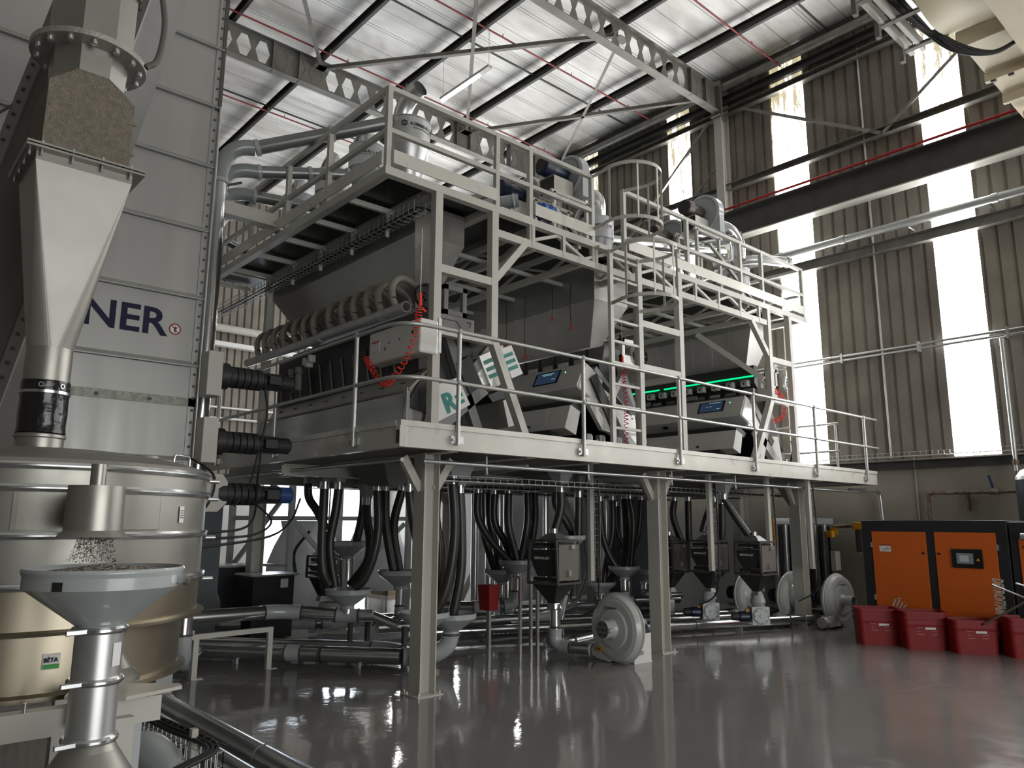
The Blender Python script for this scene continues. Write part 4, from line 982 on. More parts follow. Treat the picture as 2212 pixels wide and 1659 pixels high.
wb = thing('wire_basket', 'wire basket tray with black cables turning a corner on the floor at the bottom left', 'cable tray', (1.9, 5.5, 0))
mb = MB()
def grid(p0, p1, h, n, cl=.12):
    p0 = Vector(p0); p1 = Vector(p1); d_ = p1-p0; m_ = max(1, int(d_.length/.075))
    for k in range(m_+1):
        q = p0+d_*k/m_; mb.beam(q, q+Vector((0, 0, h)), .005, .005, (0, 1, 0))
    for k in range(5): mb.beam(p0+Vector((0, 0, h*k/4)), p1+Vector((0, 0, h*k/4)), .005, .005)
grid((1.9, 6.3, .0), (2.02, 4.95, .0), .34, 1); grid((2.02, 4.95, 0), (1.3, 4.45, 0), .34, 1); grid((1.8, 6.3, .0), (1.9, 5.05, .0), .34, 1)
mb.build('wire_mesh', galv, wb)
for k, dx in enumerate((-.03, 0, .03)): MB().tube(smooth_path([(1.88+dx, 6.3, .36), (1.93+dx, 5.6, .355+.01*k), (1.97+dx, 5.0, .36), (1.7, 4.75-dx, .35), (1.3, 4.47-dx, .34)], 8), .014, 8).build('cable', black, wb)
for k in range(14):
    y = 6.25-k*.095; MB().tube([(1.84+.008*k, y, .35), (1.9+.008*k, y-.03, .385), (1.96+.008*k, y, .35)], .005, 6).build('cable_tie', black, wb)
MB().box(1.93, 1.97, 5.25, 5.3, 0, .42).build('flat_post', paint, wb)
t = thing('floor_blower', 'rounded grey blower outlet beside the wire basket on the floor', 'blower', (1.72, 5.3, 0))
MB().tube(arcpts((1.72, 5.5, .02), .26, math.radians(150), math.radians(20), (.45, -.89, 0), (0, 0, 1), 12), [.12]*13, 24).build('bend', greypl, t)
MB().cyl((1.6, 5.75, 0), (1.6, 5.75, .38), .12, 24).build('outlet', galv, t)
MB().lathe([(.2, .125), (.215, .14), (.23, .125)], (1.6, 5.75, 0), (0, 0, 1), 24).build('clamp_ring', galvpipe, t)
# ================================================================ hoppers above the machines
def hopper(cx, zb, lab, slots=False):
    t = thing('feed_hopper', lab, 'hopper', (cx, 9.3, 4.3), group=None)
    hw = .375; y0, y1 = 7.22, 11.15
    def rg(h, a, c_, z): return [(cx-h, a, z), (cx+h, a, z), (cx+h, c_, z), (cx-h, c_, z)]
    hopm = mat('hopper_sheet_bright', (.52, .51, .48), .6, .4, var=.2, vscale=1.6) if slots else mat('hopper_sheet', (.30, .29, .27), .75, .36, var=.1, vscale=.8)
    MB().loft([rg(hw, y0, y1, 5.56), rg(hw, y0, y1, zb)], (False, False)).build('upper_body', hopm, t)
    MB().loft([rg(hw, y0, y1, zb), rg(.1, y0+.35, y1-.75, 4.36)], (False, True)).build('lower_body', hopm, t)
    MB().loft([rg(hw+.015, y0-.015, y1+.015, 5.56), rg(hw+.015, y0-.015, y1+.015, 5.52)]).build('rim', hopm, t)
    if slots:
        for k in range(8):
            y = 7.7+k*.42
            a = (cx-hw-.012, y, 5.1); b_ = (cx-.27, y+.05, 4.74)
            MB().beam((cx-hw+.0, y, zb+.02), (cx-.235, y+.04, 4.72), .06, .03, (-1, 0, 0)).build('inlet_channel', hopm, t)
    return t
hopper(5.235, 5.17, 'long stainless hopper above the nearest sorting machine')
hopper(8.43, 5.0, 'long stainless hopper behind the caged ladder, above the middle sorting machine', True)
hopper(12.72, 5.3, 'long stainless hopper at the wall end, above the machine with the green light bar', True)
# red quick-couplings hanging on cords
for i, (x, y, z, lab) in enumerate(((7.8, 8.9, 4.55, 'red coupling hanging on a cord in front of the middle hopper, leftmost'), (7.85, 8.5, 4.3, 'lower red coupling hanging left of the touch screen of the middle machine'),
                                    (7.9, 7.95, 4.82, 'highest red coupling hanging in front of the middle hopper'), (7.95, 7.6, 4.62, 'red coupling on a looped cord in front of the middle hopper, rightmost'),
                                    (11.8, 8.4, 4.62, 'red coupling hanging before the wall-end hopper above the green light bar'))):
    t = thing('hanging_coupling', lab, 'coupling', (x, y, z), group='red couplings on cords')
    MB().tube(smooth_path([(x, y, 5.3), (x+.01, y+.03*(i % 2), z+.3), (x, y, z+.05)], 6), .005, 5).build('cord', black, t)
    mb = MB().cyl((x, y, z-.02), (x, y, z+.06), .014, 8, .006); mb.build('body', coilred, t)
    for s_ in (-1, 1): MB().tube([(x, y, z-.01), (x, y+s_*.04, z-.03), (x, y+s_*.06, z-.055)], .006, 6).build('hook', coilred, t)

# ================================================================ sorting machines
M0 = 2.735
MDY0, MDY1 = 7.05, 10.9
sheet = mat('machine_sheet', (.46, .45, .42), .3, .4, var=.15, vscale=2)
def sorter(cx, s, lab, kind):
    t = thing('sorting_machine', lab, 'sorting machine', (cx, MDY0, M0))
    def P(poly): return [(cx+s*x, z) for x, z in poly]
    def ex(poly, y0, y1, name, m, bevel=0):
        pp = P(poly); mb = MB(); mb.loft([[(x, y0, z) for x, z in pp], [(x, y1, z) for x, z in pp]])
        return mb.build(name, m, t, bevel=bevel)
    # inspection cabinet with rounded nose
    cab = ex([(-.87, 3.95), (-.48, 3.76), (-.70, 3.40), (-1.04, 3.58), (-1.05, 3.61)], MDY0, MDY1, 'inspection_cabinet', offwhite, .02)
    ex([(-.86, 3.93), (-.50, 3.755), (-.71, 3.425), (-1.02, 3.59)], MDY0-.012, MDY0+.004, 'cabinet_end_cap', white, .006)
    ex([(-1.12, 3.33), (-.93, 3.25), (-1.02, 2.92), (-1.24, 3.0)], MDY0+.05, MDY1, 'collecting_chute', offwhite, .01)
    for k in range(3): ex([(-1.26, 2.99), (-1.02, 2.91), (-1.1, 2.75), (-1.22, 2.75)], MDY0+.3+k*1.2, MDY0+.75+k*1.2, 'chute_outlet', mdark)
    ex([(-1.0, 3.42), (-.72, 3.3), (-.8, 3.22), (-1.05, 3.32)], MDY0+.1, MDY1, 'nozzle_rail', mdark)
    # covers and vents on the lower chute
    for k in range(4):
        y = MDY0+.45+k*.85
        ex([(-1.165, 3.27), (-1.16, 3.275), (-1.215, 3.07), (-1.22, 3.065)], y, y+.6, 'service_cover', offwhite)
        ex([(-1.175, 3.2), (-1.165, 3.2), (-1.175, 3.18), (-1.185, 3.18)], y+.05, y+.08, 'cover_screw', blackpr)
        ex([(-1.225, 3.09), (-1.205, 3.09), (-1.215, 3.06), (-1.235, 3.06)], y+.3, y+.36, 'cover_latch', blackpr)
    for y in (MDY0+.55, MDY0+1.6, MDY0+2.7):
        ex([(-.99, 3.535), (-.93, 3.50), (-.94, 3.488), (-1.0, 3.52)], y, y+.1, 'grip_slot', blackpr)
    # chute body: inclined dark slab behind the cabinet
    ex([(-.5, 4.0), (-.1, 4.05), (.5, 3.05), (.1, 2.95), (-.35, 3.35)], MDY0+.08, MDY1-.05, 'chute_body', mdark)
    ex([(-.12, 4.02), (.12, 4.02), (.62, 2.95), (.40, 2.75), (.25, 2.75)], MDY0+.12, MDY1-.1, 'rear_cover', sheet if kind == 1 else mgrey)
    # end frame: X shaped painted bars
    fmat = mgrey if kind == 1 else offwhite
    ex([(-.05, 3.95), (.07, 3.95), (-.44, 2.75), (-.58, 2.75)] if kind != 2 else [(-.05, 3.95), (.03, 3.95), (-.28, 3.5), (-.36, 3.55)], MDY0-.03, MDY0+.07, 'end_frame_bar', fmat, .006)
    ex([(.0, 3.35), (.1, 3.27), (-.66, 3.92), (-.72, 3.86)] if kind == 2 else [(-.75, 3.88), (-.66, 3.95), (-.0, 3.2), (-.1, 3.1)], MDY0-.025, MDY0+.065, 'end_frame_bar', mgrey, .006)
    ex([(-.62, 3.3), (-.5, 3.38), (.28, 2.8), (.2, 2.75), (.08, 2.75)], MDY0-.03, MDY0+.07, 'end_frame_bar', fmat, .006)
    ex([(-.2, 3.28), (.17, 3.3), (.3, 2.75), (-.02, 2.75)], MDY0-.01, MDY0+.05, 'end_cover', white if kind != 1 else sheet, .006)
    ex([(-.72, 3.72), (-.3, 3.52), (-.2, 3.35), (-.52, 3.40), (-.82, 3.42)], MDY0-.005, MDY0+.045, 'end_cover', white, .006)
    if kind == 2:
        ex([(-.9, 3.45), (-.3, 3.45), (.16, 3.24), (.16, 2.76), (-.4, 3.0), (-.55, 3.02)], MDY0-.02, MDY0+.05, 'side_panel', white, .006)
        ex([(-.42, 3.38), (-.24, 3.36), (-.22, 3.26), (-.3, 3.14), (-.42, 3.2)], MDY0-.026, MDY0-.018, 'side_window', mat('grey_window', (.2, .22, .23), .1, .2))
        ex([(-.82, 3.72), (-.70, 3.80), (-.02, 2.86), (-.1, 2.76), (-.2, 2.76)], MDY0-.06, MDY0-.03, 'cable_guard', black)
        for k, (x, z) in enumerate(((-.58, 3.6), (-.42, 3.5), (-.36, 3.42), (.1, 3.24))): MB().lathe([(0, .012), (.01, .01), (.01, .001)], (cx+x, MDY0-.02, z), (0, -1, 0), 8).build('screw', blackpr, t)
    # feeder head and its window frame
    def frame_box(x0, x1, z0, z1, w_, m):
        for a, b_, c_, d_ in ((x0, x1, z1-w_, z1), (x0, x1, z0, z0+w_), (x0, x0+w_, z0, z1), (x1-w_, x1, z0, z1)):
            ex([(a, c_), (b_, c_), (b_, d_), (a, d_)], MDY0-.03, MDY0+.03, 'feeder_frame', m)
    fx = (-.10, .22) if kind != 1 else (-.26, .08)
    frame_box(fx[0], fx[1], 4.0 if kind == 2 else 4.18, 4.42 if kind == 2 else 4.55, .06, white if kind == 2 else fmat)
    ex([(fx[0], 3.95), (fx[1], 3.95), (fx[1], 4.18), (fx[0], 4.18)], MDY0-.02, MDY0+.2, 'feeder_foot', white if kind == 2 else fmat)
    ex([(-.3, 4.05), (.12, 4.05), (.12, 4.3), (-.22, 4.33)], MDY0+.2, MDY1, 'vibrating_feeder', mgrey)
    MB().box(cx-.02, cx+.02, MDY0+.05, MDY0+.09, 4.3, 4.5).build('drop_link', mdark, t)
    for k in range(10):
        y = MDY0+.45+k*.34
        ex([(-.33, 4.06), (-.30, 4.06), (-.30, 4.3), (-.33, 4.3)], y, y+.03, 'feeder_rib', mdark)
        ex([(-.34, 4.08), (-.325, 4.08), (-.325, 4.16), (-.34, 4.16)], y+.06, y+.27, 'feeder_label', whitepr if k % 2 else sheet)
    # fan guard disc on the head
    c = (cx+s*(.30 if kind != 1 else .36)*(1 if kind != 3 else 1.9), MDY0-.02, 4.33 if kind != 2 else 4.2)
    rf = .15
    MB().lathe([(0, rf), (-.05, rf), (-.06, rf-.02), (-.03, rf-.03), (-.02, .05), (-.05, .045), (-.05, .001)], c, (0, 1, 0), 32).build('fan_disc', (galv if kind == 3 else mdark), t)
    for k in range(8):
        a = k*PI/4; MB().beam((c[0], c[1]-.055, c[2]), (c[0]+(rf-.02)*math.cos(a), c[1]-.055, c[2]+(rf-.02)*math.sin(a)), .008, .006, (0, 1, 0)).build('guard_spoke', greydk, t)
    # skid
    MB().box(cx-.5, cx+.5, MDY0+.1, MDY0+.18, M0, M0+.08).build('skid', greypl, t); MB().box(cx-.5, cx+.5, MDY1-.2, MDY1-.12, M0, M0+.08).build('skid', greypl, t)
    return t, ex
def screen(t, cx, y0, y1, text_rows):
    # screen lies on the cabinet front face, from (-.87,3.95) to (-1.04,3.58)
    a = Vector((cx-.875, 0, 3.94)); b_ = Vector((cx-1.048, 0, 3.60)); d = (b_-a)
    n = Vector((d.z, 0, -d.x)).normalized()
    if n.x > 0: n = -n
    def Q(y, f, o=0): v = a+d*f+n*o; return Vector((v.x, y, v.z))
    mb = MB(); mb.loft([[Q(y0, .14, -.01), Q(y1, .14, -.01), Q(y1, .72, -.01), Q(y0, .72, -.01)], [Q(y0, .14, .012), Q(y1, .14, .012), Q(y1, .72, .012), Q(y0, .72, .012)]])
    mb.build('touch_screen', gloss_black, t)
    mb = MB(); mb.loft([[Q(y0+.03, .18, .013), Q(y1-.03, .18, .013), Q(y1-.03, .68, .013), Q(y0+.03, .68, .013)], [Q(y0+.03, .18, .014), Q(y1-.03, .18, .014), Q(y1-.03, .68, .014), Q(y0+.03, .68, .014)]])
    mb.build('lit_display', mat('lcd', (.01, .015, .03), 0, .15, emis=(.10, .17, .33), estr=.16), t)
    e1 = mat('lcd_text', (.2, .4, .5), 0, .3, emis=(.3, .55, .6), estr=.5)
    for f, ya, yb in text_rows:
        mb = MB(); mb.loft([[Q(ya, f, .015), Q(yb, f, .015), Q(yb, f+.03, .015), Q(ya, f+.03, .015)], [Q(ya, f, .0155), Q(yb, f, .0155), Q(yb, f+.03, .0155), Q(ya, f+.03, .0155)]]); mb.build('display_line', e1, t)
    MB().lathe([(0, .012), (.006, .01), (.008, .001)], Q(y0-.1, .28, 0), n, 10).build('status_lamp', mat('green_lamp', (0, .5, .2), 0, .4, emis=(.1, 1, .5), estr=3), t)
# middle machine
t2, ex2 = sorter(8.52, 1, 'middle sorting machine with a touch screen, behind the ladder', 2)
screen(t2, 8.52, 7.48, 7.98, [(.22, 7.6, 7.86), (.28, 7.64, 7.82), (.5, 7.55, 7.62)])
MB().lathe([(0, .03), (.01, .03), (.01, .001)], (7.53, 6.98, 3.62), (0, -1, 0), 3).build('warning_sign', yellow, t2)
# wall-end machine
t3, ex3 = sorter(12.62, 1, 'sorting machine at the wall end with a green light bar and a touch screen', 3)
screen(t3, 12.62, 7.42, 7.95, [(.2, 7.5, 7.75), (.4, 7.75, 7.79), (.4, 7.68, 7.72), (.55, 7.5, 7.56)])
ex3([(-.62, 4.52), (-.5, 4.52), (-.5, 4.1), (-.62, 4.2)], 7.0, 10.6, 'light_bar_housing', mdark)
green = mat('green_light', (0, .4, .2), 0, .4, emis=(.0, .85, .24), estr=1.4)
for y0, y1 in ((7.0, 8.95), (9.07, 10.3)): MB().box(11.975, 11.99, y0, y1, 4.31, 4.335).build('green_light_bar', green, t3)
for y in (7.15, 7.45, 7.76, 8.07, 8.37, 8.67, 8.96, 9.25, 9.6):
    b1 = MB().box(11.9, 12.0, y-.07, y+.07, 4.14, 4.25).build('valve_block', offwhite, t3, bevel=.008)
    for k in range(3): MB().box(11.892, 11.9, y-.045+k*.035, y-.03+k*.035, 4.215, 4.232).build('port', blackpr, b1)
    MB().lathe([(0, .02), (.012, .018), (.012, .001)], (11.9, y, 4.185), (-1, 0, 0), 10).build('knob', blackpr, b1)
for k, y in enumerate((7.1, 8.3, 9.4)): MB().box(11.95, 12.0, y-.1, y+.1, 4.02, 4.10).build('junction_box', mgrey, t3)
MB().lathe([(0, .05), (.0, .042), (-.01, .042), (-.01, .05)], (11.42, 8.3, 3.16), (1, 0, 0), 20).build('round_port', white, t3)
# nearest machine, mirrored: its rear faces the camera
t1, ex1 = sorter(5.25, -1, 'nearest sorting machine, its hoses and dark chute side facing left', 1)
# printed white covers at its front end
def tilted_panel(q, y, prt, name='white_cover'):
    a, b_, c_, d_ = [Vector((x, y, z)) for x, z in q]; mb = MB()
    dy = Vector((0, .35, 0)); mb.loft([[a, b_, c_, d_], [a+dy, b_+dy, c_+dy, d_+dy]]); o = mb.build(name, white, t1, bevel=.008)
    for f0, f1, g0, g1 in prt:
        def W(f, g): p = a*(1-f)*(1-g)+b_*f*(1-g)+c_*f*g+d_*(1-f)*g; return p+Vector((0, -.002, 0))
        MB().add([W(f0, g0), W(f1, g0), W(f1, g1), W(f0, g1)], [(0, 1, 2, 3)]).build('green_stripe', teal, t1)
stripes = [(.12, .95, .18, .30), (.12, .95, .40, .52), (.12, .95, .62, .74)]
tilted_panel([(5.70, 3.735), (5.885, 3.83), (6.09, 3.45), (5.90, 3.365)], 7.0, stripes)
tilted_panel([(6.06, 3.885), (6.24, 3.965), (6.44, 3.62), (6.255, 3.535)], 7.02, [(.0, .85, .2, .32), (.0, .85, .42, .54), (.0, .85, .64, .76)])
tilted_panel([(5.055, 3.30), (5.35, 3.42), (5.54, 3.115), (5.055, 2.86)], 6.96, [])
ax = Vector((1, 0, .48)).normalized(); ay = Vector((-.45, 0, 1)).normalized()
text('R', .31, teal, t1, plane_M((5.19, 6.955, 2.98), ax, Vector((-.48, 0, 1)).normalized()), 'lettering', bold=.013, sx=.95)
for f in (0, .5):
    o = Vector((5.36, 6.955, 3.07))+Vector((-.48, 0, 1)).normalized()*(.02+f*.16)
    MB().add([o, o+ax*.12, o+ax*.12+ay*.04, o+ay*.04], [(0, 1, 2, 3)]).build('green_stripe', teal, t1)
# dark-grey head cover with triangle mark
MB().box(5.06, 5.6, 6.98, 7.04, 4.0, 4.16).build('head_cover', mgrey, t1, bevel=.006)
MB().prism([(5.06, 3.9), (5.52, 4.05), (5.6, 4.02), (5.62, 3.9)], -7.02, -6.99, Matrix(((1, 0, 0, 0), (0, 0, -1, 0), (0, 1, 0, 0), (0, 0, 0, 1)))).build('head_cover', mgrey, t1)
for a, b_ in (((5.49, 4.12), (5.55, 4.12)), ((5.55, 4.12), (5.525, 4.06)), ((5.49, 4.12), (5.505, 4.1)), ((5.07, 4.1), (5.33, 4.1)), ((5.33, 4.1), (5.42, 3.98))): MB().beam((a[0], 6.978, a[1]), (b_[0], 6.978, b_[1]), .004, .01, (0, 0, 1)).build('dark_mark', blackpr, t1)
for q in ([(5.36, 3.6), (5.55, 3.72), (5.75, 3.38), (5.56, 3.25)],): MB().loft([[(x, 6.99, z) for x, z in q], [(x, 7.3, z) for x, z in q]]).build('chute_opening', mdark, t1)
# its left side: dust sheet, trough and big smooth panel
MB().loft([[(4.62, 6.9, 3.19), (4.62, 10.6, 3.19), (4.85, 10.3, 3.42), (4.85, 6.85, 3.46)], [(4.64, 6.9, 3.17), (4.64, 10.6, 3.17), (4.87, 10.3, 3.40), (4.87, 6.85, 3.44)]]).build('slanted_sheet', sheet, t1)
MB().box(4.6, 4.64, 6.9, 10.7, 2.735, 3.15).build('side_panel', mat('side_panel_gloss', (.46, .46, .44), .2, .2), t1)
MB().box(4.585, 4.6, 6.88, 6.93, 2.735, 3.2).build('panel_edge', galvpipe, t1)
for k in range(8): MB().box(4.7, 4.73, 7.1+k*.45, 7.18+k*.45, 3.28, 3.30).build('slot', blackpr, t1)
MB().box(4.78, 5.0, 6.95, 10.7, 3.42, 4.05).build('dark_cavity', mdark, t1)
for k in range(11):
    y = 7.4+k*.3; MB().beam((4.76, y, 3.45), (4.77, y+.12, 3.85), .015, .02).build('air_strip', mgrey, t1)
# filter regulators
for y in (9.6, 9.8):
    f = MB().lathe([(0, .03), (.02, .05), (.2, .05), (.21, .045), (.24, .045), (.25, .06), (.33, .06), (.33, .001)], (4.62, y, 3.5), (0, 0, 1), 16).build('filter_regulator', mgrey, t1)
for k, (y, z) in enumerate(((9.25, 3.9), (9.32, 3.84), (9.4, 3.88))): MB().cbox((4.62, y, z), (.09, .07, .1)).build('valve_block', offwhite, t1, bevel=.008)
# vacuum manifold pipes and hoses
mt = thing('suction_manifold', 'pair of shiny suction pipes with taupe hoses on the nearest sorting machine', 'manifold', (4.56, 9, 4.1))
MB().pipe((4.56, 6.9, 4.115), (4.56, 8.84, 4.135), .062, .006, 28).build('front_pipe', paleg, mt)
MB().tube([(4.56, 8.9, 4.115), (4.56, 11.25, 4.14)], .06, 28).build('rear_pipe', paleg, mt)
MB().lathe([(-.035, .001), (-.02, .045), (0, .06), (.02, .06)], (4.56, 8.88, 4.115), (0, 1, 0), 24).build('end_dome', greypl, mt)
MB().lathe([(-.02, .064), (.1, .064)], (4.56, 7.35, 4.12), (0, 1, 0), 28).build('sleeve', greypl, mt)
hb = [7.153, 7.455, 7.722, 8.028, 8.32, 8.657, 9.07, 9.351, 9.642, 9.98, 10.302, 10.598, 10.866]
for i, y in enumerate(hb):
    f = 1.0 if i < 6 else .95
    pts = [(4.58, y, 4.16), (4.55, y+.02, 4.27), (4.56, y+.06, 4.42), (4.66, y+.1, 4.55), (4.8, y+.1, 4.56), (4.93, y+.05, 4.45), (4.98, y, 4.3)]
    path = smooth_path(pts, 5); m_ = len(path); rad = [.043+.0025*(1 if k % 2 else -1) for k in range(m_)]
    h = MB().tube(path, rad, 14).build('suction_hose', tan_hose, mt)
    MB().cyl((4.575, y, 4.15), (4.565, y+.01, 4.235), .036, 14).build('socket', greypl, h)
    MB().lathe([(-.008, .048), (.008, .048)], (4.555, y+.02, 4.27), (-.1, .1, 1), 14).build('hose_clip', blackpr, h)
# white control box
cb = thing('control_box', 'white control box with warning signs under the suction pipe of the nearest machine', 'control box', (4.62, 7.2, 3.54))
MB().box(4.6, 4.85, 6.68, 7.74, 3.57, 3.96).build('housing', white, cb, bevel=.02)
MB().box(4.595, 4.6, 7.5, 7.66, 3.72, 3.84).build('rating_label', whitepr, cb); MB().box(4.592, 4.595, 7.5, 7.66, 3.82, 3.84).build('label_header', coilred, cb)
for y in (7.3, 7.08): MB().lathe([(0, .022), (.003, .001)], (4.598, y, 3.78), (-1, 0, 0), 3).build('warning_sign', blackpr, cb)
MB().lathe([(0, .022), (0, .012)], (4.597, 7.38, 3.72), (-1, 0, 0), 14).build('ring_sign', blackpr, cb)
MB().disc((4.597, 6.82, 3.82), (-1, 0, 0), .02, 12).build('blue_sign', navy, cb)
for k in range(4): MB().box(4.86, 4.9, 6.69+k*.02, 6.70+k*.02, 3.6, 4.0).build('cooling_fin', galv, cb)
# coiled air hoses
def coil(pts, r, turns, lab, rw=.006):
    P = smooth_path(pts, 24); n = len(P); out = []; steps = turns*10
    for k in range(steps+1):
        f = k/steps*(n-1); i = min(int(f), n-2); p = P[i].lerp(P[i+1], f-i); d = (P[i+1]-P[i]).normalized()
        a = d.orthogonal().normalized() if False else d.cross(Vector((0.3, 1, .2))).normalized(); b_ = d.cross(a); an = 2*PI*k/10
        out.append(p+a*r*math.cos(an)+b_*r*math.sin(an))
    o = MB().tube(out, rw, 6).build('coiled_air_hose', coilred); tag(o, lab, 'hose', None); return o
coil([(4.45, 6.5, 3.98), (4.45, 6.52, 3.8), (4.45, 6.7, 3.5), (4.45, 6.95, 3.30), (4.45, 7.15, 3.26), (4.45, 7.42, 3.48), (4.45, 7.55, 3.62)], .034, 30, 'red coiled air hose hanging in a loop below the white control box')
coil([(8.30, 6.92, 3.9), (8.33, 6.92, 3.7), (8.34, 6.9, 3.4), (8.33, 6.9, 3.2), (8.32, 6.9, 2.85)], .03, 20, 'red coiled air hose hanging behind the ladder rungs')
coil([(12.48, 6.92, 4.12), (12.72, 6.92, 4.06), (12.86, 6.92, 3.9), (12.78, 6.92, 3.66), (12.45, 6.92, 3.53)], .04, 26, 'orange-red coiled air hose bulging beside the wall-end machine')
for x, y, z0, lab in ((4.47, 6.5, 4.0, 'red air gun hanging by the front post above the coiled hose'), (8.31, 6.93, 3.95, 'red air gun hanging behind the ladder'), (12.44, 6.93, 4.14, 'red air gun at the wall-end machine')):
    t = thing('air_gun', lab, 'air gun', (x, y, z0)); MB().beam((x, y, z0), (x, y, z0+.17), .03, .02).build('handle', coilred, t); MB().beam((x, y, z0+.02), (x+.07, y, z0-.03), .02, .02).build('nozzle', coilred, t)
    MB().cyl((x, y, z0+.17), (x, y, z0+.9), .004, 5).build('cord', whitepr, t)
tag(MB().tube(smooth_path([(13.15, 6.95, 3.25), (13.2, 6.95, 3.1), (13.12, 6.95, 2.95), (13.08, 6.95, 2.76)], 6), .05, 12).build('dark_duct_hose', hosem), 'short dark hose curving down to the deck at the wall-end machine', 'hose')
# pneumatic blocks on the deck edge below the middle machine
for i, x in enumerate((7.35, 7.6, 7.95)):
    t = thing('valve_set', ('left', 'middle', 'right')[i]+' one of three pneumatic valve sets at the deck edge by the ladder', 'valve', (x, 6.75, M0), group='valve sets')
    MB().cbox((x, 6.75, M0+.1), (.1, .08, .12)).build('body', mgrey, t, bevel=.006); MB().cyl((x+.07, 6.75, M0), (x+.07, 6.75, M0+.14), .02, 10).build('cylinder', galv, t); MB().cyl((x-.06, 6.75, M0), (x-.06, 6.75, M0+.1), .012, 8).build('elbow', galv, t)

# ================================================================ cyclones
def logo(parent, c, r, z, ang, size, m=blackpr, full=True, sub=True):
    "maker lettering wrapped on a cylinder (letters placed one by one)"
    s_ = 'KONGSKILDE'; x = 0; adv = size*.78
    for k, chx in enumerate(s_):
        a = ang + (k-4.5)*adv/r
        T_ = Vector((-math.sin(a), math.cos(a), 0)); o = Vector(c)+Vector((math.cos(a)*(r+.003), math.sin(a)*(r+.003), z))
        text(chx, size, m, parent, plane_M(o-T_*adv*.45, T_, (0, 0, 1)), 'lettering', bold=size*.03)
    a = ang-6.6*adv/r; o = Vector(c)+Vector((math.cos(a)*(r+.004), math.sin(a)*(r+.004), z+size*.35)); T_ = Vector((-math.sin(a), math.cos(a), 0))
    nrm = Vector((math.cos(a), math.sin(a), 0))
    MB().lathe([(0, size*.75), (0, size*.5)], o, nrm, 6).build('logo_ring', m, parent)
    text('K', size*.6, m, parent, plane_M(o-T_*size*.2-Vector((0, 0, size*.22)), T_, (0, 0, 1)), 'lettering', bold=size*.03)
    if sub:
        mb = MB(); vs = []
        for k in range(9):
            a = ang+(k/8-.5)*8.6*adv/r
            for zz in (z-size*.45, z-size*.62): vs.append(Vector(c)+Vector((math.cos(a)*(r+.003), math.sin(a)*(r+.003), zz)))
        mb.add(vs, [(2*i, 2*i+2, 2*i+3, 2*i+1) for i in range(8)]); mb.build('sub_line', mat('faint_print', (.2, .2, .2), 0, .5), parent)
cyc = thing('cyclone', 'large galvanised cyclone with an open bent exhaust, at the front corner of the service deck', 'cyclone', (5.25, 8.05, 6.1))
c = (5.25, 8.05, 0)
MB().lathe([(5.8, .1), (6.0, .13), (6.66, .305), (7.03, .31), (7.035, .318), (7.045, .318), (7.05, .3), (7.05, .001)], c, (0, 0, 1), 48).build('body', galv, cyc)
EX = smooth_path([(5.19, 8.12, 7.0), (5.19, 8.11, 7.18), (5.20, 8.03, 7.33), (5.22, 7.90, 7.43), (5.24, 7.76, 7.48)], 6)
MB().tube(EX, .118, 28, caps=False).build('exhaust_bend', galv, cyc)
MB().cyl((5.2, 8.1, 7.02), (5.2, 8.1, 7.14), .165, 28).build('exhaust_collar', galv, cyc)
MB().disc(EX[-2], (EX[-1]-EX[-2]), .114, 24).build('exhaust_mouth', mdark, cyc)
MB().tube([(5.02, 7.98, 6.99), (5.2, 7.88, 7.02)], .1, 20).build('inlet', greypl, cyc); MB().lathe([(6.9, .29), (7.0, .27), (7.1, .18), (7.12, .001)], (5.22, 8.2, 0), (0, 0, 1), 24).build('side_dome', greypl, cyc)
logo(cyc, c, .311, 6.9, math.radians(-74), .06)
cwp = mat('cyclone_white', (.58, .60, .61), 0, .25, coat=.4)
def white_cyclone(x, y, zt, lab, bend=1):
    t = thing('cyclone', lab, 'cyclone', (x, y, zt-1.0), group='white cyclones'); c = (x, y, 0)
    MB().lathe([(zt-.34, .262), (zt-.01, .262), (zt, .268), (zt+.008, .262), (zt+.015, .24), (zt+.02, .001)], c, (0, 0, 1), 40).build('head', cwp, t)
    MB().lathe([(zt-1.2, .07), (zt-.8, .14), (zt-.35, .25), (zt-.34, .262)], c, (0, 0, 1), 40).build('cone', greypl, t)
    MB().cyl((x, y, zt), (x, y, zt+.16), .125, 24).build('top_collar', galvpipe, t)
    if bend:
        MB().tube(bend_path([(x, y, zt+.1), (x, y, zt+.3), (x+.1, y+.45, zt+.28), (x+.12, y+.5, zt-.2)], .2, 6), .1, 20).build('exhaust_bend', galvpipe, t)
    logo(t, c, .262, zt-.17, math.radians(-118), .05)
    return t
white_cyclone(5.25, 9.1, 7.1, 'white cyclone next behind the galvanised one')
white_cyclone(5.25, 10.12, 7.08, 'middle white cyclone of the row on the left')
white_cyclone(5.25, 11.25, 7.05, 'rearmost white cyclone of the row on the left')
white_cyclone(8.5, 7.55, 6.42, 'white cyclone in front of the fans, left of the safety cage')
white_cyclone(12.55, 7.6, 6.55, 'white cyclone under the bent outlets at the wall end', 0)
white_cyclone(9.6, 8.6, 6.5, 'white cyclone hidden behind the upper toe board, beside the dark fan', 0)
# translucent drum behind the left railing
t = thing('dust_bin', 'pale faceted bin on the service deck behind the left railing', 'bin', (5.2, 11.9, 5.63))
MB().lathe([(5.63, .12), (5.85, .26), (6.05, .28), (6.06, .001)], (5.2, 11.9, 0), (0, 0, 1), 12, flat=True).build('body', cwp, t)
